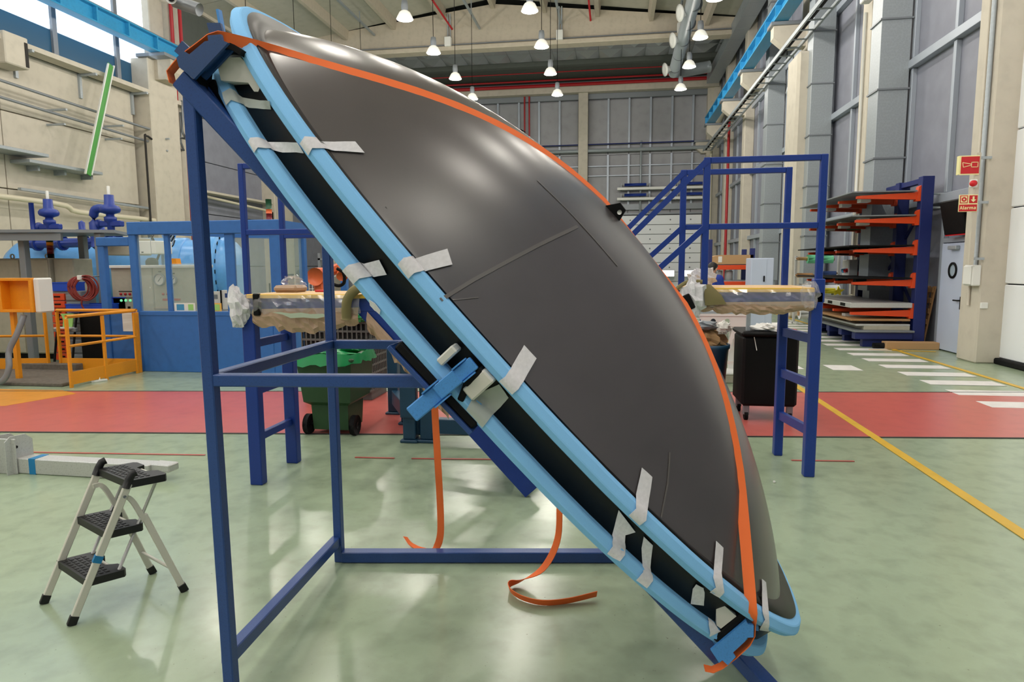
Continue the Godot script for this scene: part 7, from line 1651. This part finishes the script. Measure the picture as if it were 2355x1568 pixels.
const TAPES := {
	"t1": [Vector3(-1.001,2.044,-2.027), Vector3(-0.985,2.024,-2.023), Vector3(-0.969,2.005,-2.019), Vector3(-0.993,2.049,-2.021), Vector3(-0.978,2.03,-2.017), Vector3(-0.963,2.011,-2.014), Vector3(-0.985,2.06,-2.022), Vector3(-0.971,2.039,-2.017), Vector3(-0.956,2.02,-2.012), Vector3(-0.983,2.067,-2.027), Vector3(-0.968,2.048,-2.022), Vector3(-0.953,2.028,-2.017), Vector3(-0.973,2.067,-2.031), Vector3(-0.957,2.047,-2.026), Vector3(-0.942,2.028,-2.022), Vector3(-0.962,2.066,-2.034), Vector3(-0.945,2.048,-2.032), Vector3(-0.929,2.029,-2.029), Vector3(-0.957,2.069,-2.057), Vector3(-0.942,2.051,-2.057), Vector3(-0.927,2.033,-2.058), Vector3(-0.958,2.063,-2.062), Vector3(-0.939,2.045,-2.057), Vector3(-0.917,2.031,-2.06), Vector3(-0.948,2.057,-2.06), Vector3(-0.928,2.046,-2.07), Vector3(-0.912,2.029,-2.068), Vector3(-0.937,2.057,-2.07), Vector3(-0.922,2.042,-2.072), Vector3(-0.902,2.027,-2.071), Vector3(-0.911,2.059,-2.089), Vector3(-0.893,2.043,-2.087), Vector3(-0.874,2.027,-2.086), Vector3(-0.882,2.062,-2.106), Vector3(-0.863,2.044,-2.103), Vector3(-0.845,2.026,-2.1), Vector3(-0.851,2.064,-2.123), Vector3(-0.834,2.045,-2.118), Vector3(-0.816,2.025,-2.114)],
	"t2": [Vector3(-1.21,2.068,-2.08), Vector3(-1.198,2.049,-2.076), Vector3(-1.186,2.029,-2.073), Vector3(-1.202,2.075,-2.076), Vector3(-1.19,2.054,-2.07), Vector3(-1.177,2.035,-2.066), Vector3(-1.2,2.08,-2.078), Vector3(-1.184,2.063,-2.073), Vector3(-1.169,2.046,-2.068), Vector3(-1.191,2.081,-2.081), Vector3(-1.174,2.063,-2.076), Vector3(-1.157,2.045,-2.071), Vector3(-1.183,2.082,-2.084), Vector3(-1.164,2.063,-2.079), Vector3(-1.145,2.044,-2.075), Vector3(-1.175,2.082,-2.086), Vector3(-1.153,2.064,-2.085), Vector3(-1.135,2.046,-2.09), Vector3(-1.164,2.078,-2.091), Vector3(-1.147,2.062,-2.102), Vector3(-1.134,2.042,-2.104), Vector3(-1.158,2.075,-2.103), Vector3(-1.144,2.056,-2.108), Vector3(-1.116,2.036,-2.099), Vector3(-1.16,2.071,-2.114), Vector3(-1.128,2.05,-2.103), Vector3(-1.097,2.031,-2.094), Vector3(-1.118,2.067,-2.102), Vector3(-1.093,2.048,-2.094), Vector3(-1.068,2.029,-2.087), Vector3(-1.076,2.063,-2.091), Vector3(-1.057,2.045,-2.085), Vector3(-1.039,2.027,-2.079), Vector3(-1.014,2.049,-2.034), Vector3(-1.001,2.032,-2.03), Vector3(-0.992,2.015,-2.033)],
	"t3": [Vector3(-1.338,2.249,-2.15), Vector3(-1.328,2.223,-2.141), Vector3(-1.316,2.201,-2.134), Vector3(-1.329,2.255,-2.154), Vector3(-1.316,2.231,-2.14), Vector3(-1.305,2.207,-2.128), Vector3(-1.323,2.261,-2.16), Vector3(-1.311,2.237,-2.146), Vector3(-1.3,2.214,-2.132), Vector3(-1.317,2.267,-2.166), Vector3(-1.307,2.243,-2.152), Vector3(-1.298,2.22,-2.137), Vector3(-1.303,2.259,-2.178), Vector3(-1.294,2.236,-2.15), Vector3(-1.289,2.217,-2.138), Vector3(-1.301,2.251,-2.188), Vector3(-1.282,2.231,-2.159), Vector3(-1.28,2.214,-2.138), Vector3(-1.279,2.237,-2.176), Vector3(-1.278,2.228,-2.175), Vector3(-1.27,2.211,-2.142), Vector3(-1.25,2.229,-2.164), Vector3(-1.265,2.22,-2.168), Vector3(-1.264,2.209,-2.157), Vector3(-1.222,2.222,-2.153), Vector3(-1.243,2.213,-2.159), Vector3(-1.263,2.204,-2.164), Vector3(-1.196,2.215,-2.143), Vector3(-1.221,2.205,-2.15), Vector3(-1.246,2.196,-2.157), Vector3(-1.181,2.213,-2.138), Vector3(-1.196,2.201,-2.141), Vector3(-1.211,2.19,-2.144), Vector3(-1.167,2.211,-2.133), Vector3(-1.172,2.197,-2.133), Vector3(-1.177,2.183,-2.132), Vector3(-1.123,2.193,-2.072), Vector3(-1.123,2.177,-2.076), Vector3(-1.144,2.178,-2.121)],
	"t4": [Vector3(-0.665,1.657,-1.972), Vector3(-0.649,1.634,-1.973), Vector3(-0.632,1.611,-1.974), Vector3(-0.656,1.665,-1.967), Vector3(-0.642,1.64,-1.967), Vector3(-0.625,1.617,-1.968), Vector3(-0.65,1.672,-1.971), Vector3(-0.633,1.648,-1.968), Vector3(-0.617,1.624,-1.966), Vector3(-0.646,1.678,-1.975), Vector3(-0.629,1.654,-1.972), Vector3(-0.611,1.63,-1.97), Vector3(-0.638,1.679,-1.979), Vector3(-0.62,1.656,-1.977), Vector3(-0.602,1.633,-1.975), Vector3(-0.63,1.682,-1.987), Vector3(-0.611,1.659,-1.984), Vector3(-0.593,1.635,-1.98), Vector3(-0.627,1.684,-2.012), Vector3(-0.607,1.662,-2.009), Vector3(-0.588,1.639,-2.006), Vector3(-0.629,1.679,-2.011), Vector3(-0.609,1.657,-2.01), Vector3(-0.59,1.635,-2.01), Vector3(-0.624,1.677,-2.011), Vector3(-0.605,1.656,-2.01), Vector3(-0.585,1.635,-2.009), Vector3(-0.62,1.675,-2.011), Vector3(-0.598,1.657,-2.012), Vector3(-0.578,1.638,-2.012), Vector3(-0.589,1.687,-2.033), Vector3(-0.573,1.666,-2.031), Vector3(-0.556,1.644,-2.028), Vector3(-0.561,1.697,-2.055), Vector3(-0.547,1.674,-2.05), Vector3(-0.534,1.65,-2.044), Vector3(-0.531,1.707,-2.076), Vector3(-0.521,1.682,-2.068), Vector3(-0.511,1.656,-2.06)],
	"t5": [Vector3(-0.863,1.637,-2.006), Vector3(-0.844,1.616,-2.003), Vector3(-0.825,1.594,-2.002), Vector3(-0.854,1.643,-1.999), Vector3(-0.835,1.621,-1.997), Vector3(-0.817,1.6,-1.996), Vector3(-0.843,1.651,-1.994), Vector3(-0.825,1.629,-1.992), Vector3(-0.807,1.607,-1.991), Vector3(-0.837,1.657,-1.998), Vector3(-0.819,1.635,-1.996), Vector3(-0.801,1.613,-1.994), Vector3(-0.828,1.659,-2.003), Vector3(-0.81,1.637,-2.001), Vector3(-0.791,1.615,-1.999), Vector3(-0.82,1.661,-2.008), Vector3(-0.8,1.639,-2.006), Vector3(-0.781,1.617,-2.004), Vector3(-0.813,1.665,-2.025), Vector3(-0.793,1.642,-2.023), Vector3(-0.773,1.619,-2.021), Vector3(-0.811,1.664,-2.041), Vector3(-0.792,1.642,-2.038), Vector3(-0.772,1.62,-2.035), Vector3(-0.808,1.661,-2.037), Vector3(-0.79,1.639,-2.035), Vector3(-0.771,1.617,-2.034), Vector3(-0.8,1.66,-2.036), Vector3(-0.782,1.639,-2.034), Vector3(-0.765,1.617,-2.033), Vector3(-0.782,1.664,-2.033), Vector3(-0.766,1.642,-2.032), Vector3(-0.75,1.62,-2.031), Vector3(-0.764,1.668,-2.03), Vector3(-0.75,1.645,-2.03), Vector3(-0.735,1.622,-2.029), Vector3(-0.746,1.672,-2.028), Vector3(-0.733,1.648,-2.027), Vector3(-0.721,1.624,-2.027)],
	"t6": [Vector3(-0.772,1.545,-1.994), Vector3(-0.771,1.537,-1.997), Vector3(-0.774,1.526,-2.009), Vector3(-0.765,1.542,-1.992), Vector3(-0.765,1.532,-1.996), Vector3(-0.768,1.521,-2.006), Vector3(-0.757,1.538,-1.99), Vector3(-0.758,1.527,-1.994), Vector3(-0.762,1.516,-2.003), Vector3(-0.75,1.534,-1.988), Vector3(-0.752,1.523,-1.993), Vector3(-0.756,1.51,-2.001), Vector3(-0.744,1.527,-1.988), Vector3(-0.746,1.517,-1.993), Vector3(-0.749,1.507,-1.998), Vector3(-0.738,1.519,-1.988), Vector3(-0.74,1.51,-1.992), Vector3(-0.743,1.502,-1.997), Vector3(-0.732,1.511,-1.988), Vector3(-0.735,1.504,-1.992), Vector3(-0.738,1.498,-1.996)],
	"t7": [Vector3(-0.347,1.293,-1.973), Vector3(-0.327,1.273,-1.973), Vector3(-0.306,1.252,-1.973), Vector3(-0.341,1.299,-1.968), Vector3(-0.32,1.278,-1.967), Vector3(-0.3,1.258,-1.967), Vector3(-0.331,1.306,-1.964), Vector3(-0.311,1.286,-1.965), Vector3(-0.291,1.266,-1.966), Vector3(-0.325,1.311,-1.968), Vector3(-0.305,1.291,-1.97), Vector3(-0.285,1.271,-1.971), Vector3(-0.321,1.318,-1.973), Vector3(-0.301,1.298,-1.974), Vector3(-0.281,1.278,-1.976), Vector3(-0.317,1.325,-1.978), Vector3(-0.297,1.304,-1.979), Vector3(-0.277,1.284,-1.98), Vector3(-0.312,1.332,-1.993), Vector3(-0.293,1.311,-1.997), Vector3(-0.273,1.29,-2), Vector3(-0.309,1.341,-2.012), Vector3(-0.289,1.32,-2.012), Vector3(-0.269,1.299,-2.013), Vector3(-0.302,1.354,-2.022), Vector3(-0.283,1.332,-2.023), Vector3(-0.263,1.311,-2.023), Vector3(-0.296,1.366,-2.033), Vector3(-0.276,1.344,-2.033), Vector3(-0.257,1.322,-2.033), Vector3(-0.29,1.377,-2.042), Vector3(-0.27,1.355,-2.042), Vector3(-0.251,1.333,-2.042), Vector3(-0.284,1.387,-2.05), Vector3(-0.265,1.366,-2.051), Vector3(-0.245,1.344,-2.051), Vector3(-0.279,1.398,-2.059), Vector3(-0.259,1.376,-2.06), Vector3(-0.239,1.355,-2.06)],
	"t8": [Vector3(-0.457,1.195,-1.991), Vector3(-0.431,1.167,-1.992), Vector3(-0.406,1.138,-1.993), Vector3(-0.448,1.21,-1.985), Vector3(-0.42,1.182,-1.986), Vector3(-0.392,1.155,-1.988), Vector3(-0.443,1.22,-1.991), Vector3(-0.413,1.193,-1.994), Vector3(-0.384,1.166,-1.996), Vector3(-0.438,1.23,-1.997), Vector3(-0.408,1.203,-2.001), Vector3(-0.376,1.177,-2.012), Vector3(-0.429,1.236,-2.021), Vector3(-0.405,1.204,-2.03), Vector3(-0.374,1.178,-2.03), Vector3(-0.424,1.239,-2.028), Vector3(-0.393,1.214,-2.028), Vector3(-0.363,1.189,-2.028), Vector3(-0.411,1.248,-2.026), Vector3(-0.381,1.224,-2.026), Vector3(-0.352,1.2,-2.026), Vector3(-0.392,1.258,-2.023), Vector3(-0.367,1.234,-2.023), Vector3(-0.343,1.211,-2.024), Vector3(-0.372,1.267,-2.02), Vector3(-0.353,1.244,-2.021), Vector3(-0.334,1.221,-2.022), Vector3(-0.349,1.281,-1.984), Vector3(-0.339,1.254,-2.019), Vector3(-0.325,1.232,-2.02)],
	"t9": [Vector3(0.058,0.866,-2.012), Vector3(0.075,0.849,-2.015), Vector3(0.092,0.832,-2.019), Vector3(0.064,0.875,-2.005), Vector3(0.081,0.857,-2.009), Vector3(0.098,0.839,-2.013), Vector3(0.074,0.884,-2.008), Vector3(0.091,0.866,-2.011), Vector3(0.107,0.847,-2.014), Vector3(0.081,0.889,-2.014), Vector3(0.097,0.869,-2.016), Vector3(0.113,0.85,-2.019), Vector3(0.081,0.902,-2.018), Vector3(0.097,0.881,-2.02), Vector3(0.114,0.86,-2.023), Vector3(0.082,0.912,-2.041), Vector3(0.099,0.893,-2.034), Vector3(0.116,0.872,-2.03), Vector3(0.082,0.922,-2.055), Vector3(0.097,0.895,-2.05), Vector3(0.119,0.875,-2.058), Vector3(0.088,0.945,-2.071), Vector3(0.106,0.923,-2.073), Vector3(0.124,0.902,-2.077), Vector3(0.095,0.97,-2.087), Vector3(0.112,0.951,-2.091), Vector3(0.13,0.931,-2.095), Vector3(0.101,0.995,-2.103), Vector3(0.118,0.979,-2.108), Vector3(0.135,0.962,-2.112)],
	"t10": [Vector3(0.334,0.557,-2.157), Vector3(0.342,0.571,-2.111), Vector3(0.359,0.561,-2.114), Vector3(0.33,0.59,-2.1), Vector3(0.346,0.58,-2.104), Vector3(0.362,0.57,-2.108), Vector3(0.335,0.598,-2.093), Vector3(0.349,0.589,-2.097), Vector3(0.367,0.58,-2.102), Vector3(0.343,0.607,-2.091), Vector3(0.358,0.597,-2.097), Vector3(0.372,0.586,-2.105), Vector3(0.34,0.62,-2.091), Vector3(0.354,0.613,-2.099), Vector3(0.369,0.605,-2.107), Vector3(0.337,0.631,-2.092), Vector3(0.351,0.628,-2.1), Vector3(0.367,0.625,-2.115), Vector3(0.334,0.642,-2.092), Vector3(0.35,0.643,-2.112), Vector3(0.367,0.636,-2.138), Vector3(0.345,0.661,-2.148), Vector3(0.36,0.652,-2.162), Vector3(0.374,0.647,-2.173), Vector3(0.35,0.691,-2.169), Vector3(0.364,0.681,-2.178), Vector3(0.378,0.672,-2.187), Vector3(0.355,0.725,-2.187), Vector3(0.368,0.711,-2.194), Vector3(0.381,0.697,-2.2)],
	"t11": [Vector3(0.535,0.345,-2.317), Vector3(0.558,0.33,-2.341), Vector3(0.584,0.308,-2.377), Vector3(0.515,0.414,-2.215), Vector3(0.53,0.404,-2.224), Vector3(0.547,0.393,-2.235), Vector3(0.517,0.44,-2.193), Vector3(0.528,0.424,-2.205), Vector3(0.542,0.408,-2.22), Vector3(0.525,0.451,-2.198), Vector3(0.534,0.437,-2.205), Vector3(0.542,0.421,-2.212), Vector3(0.521,0.462,-2.197), Vector3(0.531,0.449,-2.204), Vector3(0.542,0.435,-2.212), Vector3(0.517,0.473,-2.195), Vector3(0.529,0.46,-2.204), Vector3(0.541,0.447,-2.213), Vector3(0.515,0.484,-2.198), Vector3(0.528,0.472,-2.207), Vector3(0.541,0.46,-2.217), Vector3(0.527,0.492,-2.26), Vector3(0.538,0.482,-2.267), Vector3(0.55,0.471,-2.275), Vector3(0.535,0.508,-2.298), Vector3(0.546,0.497,-2.309), Vector3(0.557,0.484,-2.322), Vector3(0.536,0.541,-2.312), Vector3(0.545,0.532,-2.32), Vector3(0.554,0.521,-2.33)],
	"t12": [Vector3(-0.008,0.723,-2.04), Vector3(0.011,0.71,-2.041), Vector3(0.033,0.699,-2.043), Vector3(-0.001,0.735,-2.035), Vector3(0.02,0.721,-2.041), Vector3(0.039,0.705,-2.047), Vector3(0.005,0.742,-2.04), Vector3(0.024,0.726,-2.046), Vector3(0.044,0.71,-2.052), Vector3(0.01,0.748,-2.044), Vector3(0.029,0.732,-2.05), Vector3(0.049,0.715,-2.056), Vector3(0.009,0.76,-2.048), Vector3(0.031,0.747,-2.066), Vector3(0.052,0.727,-2.09), Vector3(0.011,0.768,-2.067), Vector3(0.028,0.753,-2.08), Vector3(0.049,0.748,-2.081), Vector3(0.007,0.772,-2.076), Vector3(0.028,0.773,-2.076), Vector3(0.05,0.774,-2.076), Vector3(0.014,0.803,-2.069), Vector3(0.037,0.791,-2.072), Vector3(0.061,0.778,-2.075), Vector3(0.02,0.834,-2.063), Vector3(0.046,0.809,-2.068), Vector3(0.072,0.783,-2.074), Vector3(0.027,0.865,-2.057), Vector3(0.055,0.826,-2.064), Vector3(0.082,0.787,-2.073)],
	"t13": [Vector3(0.087,0.627,-2.065), Vector3(0.104,0.613,-2.069), Vector3(0.122,0.598,-2.073), Vector3(0.097,0.641,-2.062), Vector3(0.114,0.626,-2.068), Vector3(0.131,0.61,-2.074), Vector3(0.103,0.647,-2.068), Vector3(0.12,0.631,-2.073), Vector3(0.136,0.615,-2.079), Vector3(0.11,0.653,-2.074), Vector3(0.126,0.637,-2.079), Vector3(0.142,0.62,-2.084), Vector3(0.108,0.664,-2.103), Vector3(0.126,0.652,-2.102), Vector3(0.141,0.635,-2.092), Vector3(0.105,0.696,-2.095), Vector3(0.121,0.666,-2.104), Vector3(0.137,0.635,-2.113), Vector3(0.103,0.727,-2.088), Vector3(0.118,0.691,-2.097), Vector3(0.134,0.654,-2.108), Vector3(0.105,0.742,-2.084), Vector3(0.12,0.713,-2.092), Vector3(0.135,0.683,-2.1), Vector3(0.107,0.757,-2.081), Vector3(0.122,0.735,-2.086), Vector3(0.137,0.712,-2.093), Vector3(0.109,0.772,-2.077), Vector3(0.124,0.756,-2.081), Vector3(0.139,0.74,-2.086)],
	"t14": [Vector3(0.274,0.505,-2.167), Vector3(0.297,0.501,-2.172), Vector3(0.319,0.497,-2.177), Vector3(0.275,0.527,-2.159), Vector3(0.297,0.522,-2.164), Vector3(0.318,0.517,-2.169), Vector3(0.276,0.549,-2.152), Vector3(0.297,0.543,-2.157), Vector3(0.318,0.536,-2.162), Vector3(0.277,0.57,-2.145), Vector3(0.297,0.563,-2.15), Vector3(0.317,0.555,-2.155), Vector3(0.281,0.577,-2.143), Vector3(0.298,0.569,-2.148), Vector3(0.315,0.562,-2.152), Vector3(0.284,0.584,-2.141), Vector3(0.299,0.576,-2.145), Vector3(0.313,0.568,-2.15), Vector3(0.287,0.59,-2.139), Vector3(0.299,0.582,-2.143), Vector3(0.312,0.574,-2.148)],
	"t15": [Vector3(0.336,0.448,-2.19), Vector3(0.347,0.438,-2.194), Vector3(0.358,0.427,-2.197), Vector3(0.336,0.444,-2.175), Vector3(0.349,0.432,-2.184), Vector3(0.362,0.42,-2.193), Vector3(0.336,0.432,-2.171), Vector3(0.352,0.422,-2.181), Vector3(0.367,0.413,-2.193), Vector3(0.338,0.422,-2.17), Vector3(0.355,0.413,-2.182), Vector3(0.372,0.403,-2.194), Vector3(0.34,0.413,-2.17), Vector3(0.358,0.407,-2.183), Vector3(0.377,0.401,-2.197), Vector3(0.341,0.405,-2.169), Vector3(0.361,0.402,-2.184), Vector3(0.381,0.398,-2.2), Vector3(0.34,0.39,-2.173), Vector3(0.364,0.396,-2.186), Vector3(0.386,0.397,-2.206)],
}
const TAPE_LABELS := {"t1": "white tape strip with long tail on the upper foam, nearest the dish top", "t2": "white tape strip wrapped on the lower foam and black band near the top", "t3": "crumpled film over the top end of the lower foam strip", "t4": "white tape strip with torn tail on the upper foam, second from the top", "t5": "white tape strip with torn tail on the lower foam, above the middle clamp", "t6": "small torn white tape patch lying along the lower foam", "t7": "white tape strip with upright tail on the upper foam by the middle clamp", "t8": "clear crinkled film wrapped on the lower foam at the middle clamp", "t9": "white tape strip with twisted tail on the upper foam below the middle", "t10": "white tape strip with thin straight tail on the upper foam near the bottom", "t11": "thin white tape strip on the upper foam beyond the orange strap, lowest of all", "t12": "white tape strip on the lower foam below the middle, left of two close together", "t13": "white tape strip on the lower foam below the middle, right of two close together", "t14": "loose white tape flap on the black band near the bottom clamp", "t15": "torn white tape on the lower end of the lower foam at the bottom clamp"}
const STRAP := [Vector3(-1.248,2.413,-2.171), Vector3(-1.218,2.421,-2.26), Vector3(-1.143,2.4,-2.269), Vector3(-1.071,2.379,-2.281), Vector3(-0.999,2.36,-2.296), Vector3(-0.928,2.341,-2.312), Vector3(-0.856,2.322,-2.331), Vector3(-0.785,2.302,-2.351), Vector3(-0.714,2.282,-2.374), Vector3(-0.643,2.259,-2.398), Vector3(-0.573,2.235,-2.423), Vector3(-0.503,2.207,-2.45), Vector3(-0.433,2.176,-2.476), Vector3(-0.365,2.141,-2.502), Vector3(-0.297,2.102,-2.528), Vector3(-0.23,2.058,-2.554), Vector3(-0.165,2.011,-2.579), Vector3(-0.101,1.959,-2.607), Vector3(-0.038,1.904,-2.64), Vector3(0.282,1.498,-2.638), Vector3(0.319,1.426,-2.602), Vector3(0.352,1.353,-2.57), Vector3(0.38,1.28,-2.538), Vector3(0.404,1.207,-2.505), Vector3(0.423,1.133,-2.472), Vector3(0.437,1.06,-2.439), Vector3(0.447,0.988,-2.407), Vector3(0.455,0.916,-2.376), Vector3(0.46,0.847,-2.347)]
const STRAPN := [Vector3(0.183,0.619,0.764), Vector3(0.228,0.725,0.65), Vector3(0.299,0.713,0.634), Vector3(0.313,0.693,0.649), Vector3(0.326,0.691,0.645), Vector3(0.336,0.69,0.641), Vector3(0.358,0.693,0.625), Vector3(0.385,0.698,0.604), Vector3(0.4,0.7,0.591), Vector3(0.432,0.705,0.562), Vector3(0.467,0.718,0.516), Vector3(0.486,0.718,0.498), Vector3(0.527,0.725,0.444), Vector3(0.548,0.729,0.409), Vector3(0.592,0.722,0.358), Vector3(0.615,0.728,0.303), Vector3(0.66,0.712,0.241), Vector3(0.682,0.706,0.189), Vector3(0.707,0.698,0.116), Vector3(0.846,0.521,0.114), Vector3(0.846,0.496,0.197), Vector3(0.843,0.473,0.255), Vector3(0.842,0.432,0.323), Vector3(0.827,0.413,0.382), Vector3(0.815,0.377,0.439), Vector3(0.808,0.361,0.466), Vector3(0.775,0.332,0.538), Vector3(0.76,0.305,0.575), Vector3(0.743,0.282,0.607)]
const SEAM1 := [Vector3(-0.53,1.546,-1.977), Vector3(-0.505,1.565,-2.021), Vector3(-0.475,1.586,-2.05), Vector3(-0.444,1.607,-2.077), Vector3(-0.407,1.629,-2.106), Vector3(-0.368,1.652,-2.135), Vector3(-0.329,1.675,-2.164), Vector3(-0.294,1.695,-2.191), Vector3(-0.258,1.716,-2.22), Vector3(-0.221,1.736,-2.252), Vector3(-0.19,1.753,-2.282), Vector3(-0.158,1.77,-2.315), Vector3(-0.126,1.788,-2.353)]
const SEAM1N := [Vector3(0.394,0.365,0.844), Vector3(0.466,0.43,0.773), Vector3(0.445,0.411,0.795), Vector3(0.429,0.397,0.811), Vector3(0.404,0.375,0.834), Vector3(0.397,0.37,0.84), Vector3(0.404,0.386,0.829), Vector3(0.414,0.395,0.82), Vector3(0.44,0.418,0.795), Vector3(0.471,0.446,0.761), Vector3(0.487,0.461,0.741), Vector3(0.505,0.477,0.719), Vector3(0.543,0.51,0.667)]
const SEAM2 := [Vector3(-0.272,1.954,-2.372), Vector3(-0.238,1.921,-2.37), Vector3(-0.204,1.888,-2.37), Vector3(-0.171,1.855,-2.37), Vector3(-0.139,1.822,-2.369), Vector3(-0.108,1.788,-2.368), Vector3(-0.077,1.754,-2.368), Vector3(-0.046,1.719,-2.368), Vector3(-0.015,1.683,-2.368), Vector3(0.016,1.647,-2.369)]
const SEAM2N := [Vector3(0.517,0.576,0.634), Vector3(0.522,0.557,0.646), Vector3(0.525,0.546,0.652), Vector3(0.553,0.545,0.63), Vector3(0.558,0.536,0.634), Vector3(0.566,0.523,0.637), Vector3(0.572,0.515,0.638), Vector3(0.579,0.509,0.637), Vector3(0.59,0.5,0.634), Vector3(0.603,0.491,0.628)]
const SCRATCH := [Vector3(-0.501,1.545,-2.011), Vector3(-0.489,1.545,-2.02), Vector3(-0.477,1.546,-2.028), Vector3(-0.465,1.547,-2.035), Vector3(-0.452,1.548,-2.043), Vector3(-0.44,1.549,-2.051), Vector3(-0.427,1.55,-2.059)]
const SCRATCHN := [Vector3(0.737,0.662,0.136), Vector3(0.447,0.413,0.794), Vector3(0.466,0.43,0.773), Vector3(0.46,0.424,0.78), Vector3(0.462,0.42,0.781), Vector3(0.448,0.407,0.796), Vector3(0.448,0.407,0.796)]
const SEAM4 := [Vector3(0.195,1.026,-2.187), Vector3(0.193,0.995,-2.172), Vector3(0.19,0.964,-2.158), Vector3(0.187,0.934,-2.144), Vector3(0.179,0.901,-2.124), Vector3(0.171,0.869,-2.104), Vector3(0.163,0.837,-2.084)]
const SEAM4N := [Vector3(0.548,0.304,0.779), Vector3(0.55,0.306,0.777), Vector3(0.551,0.306,0.777), Vector3(0.556,0.311,0.771), Vector3(0.561,0.331,0.758), Vector3(0.574,0.341,0.745), Vector3(0.562,0.316,0.765)]
const CHALK := Vector3(-0.742, 1.83, -2.055)
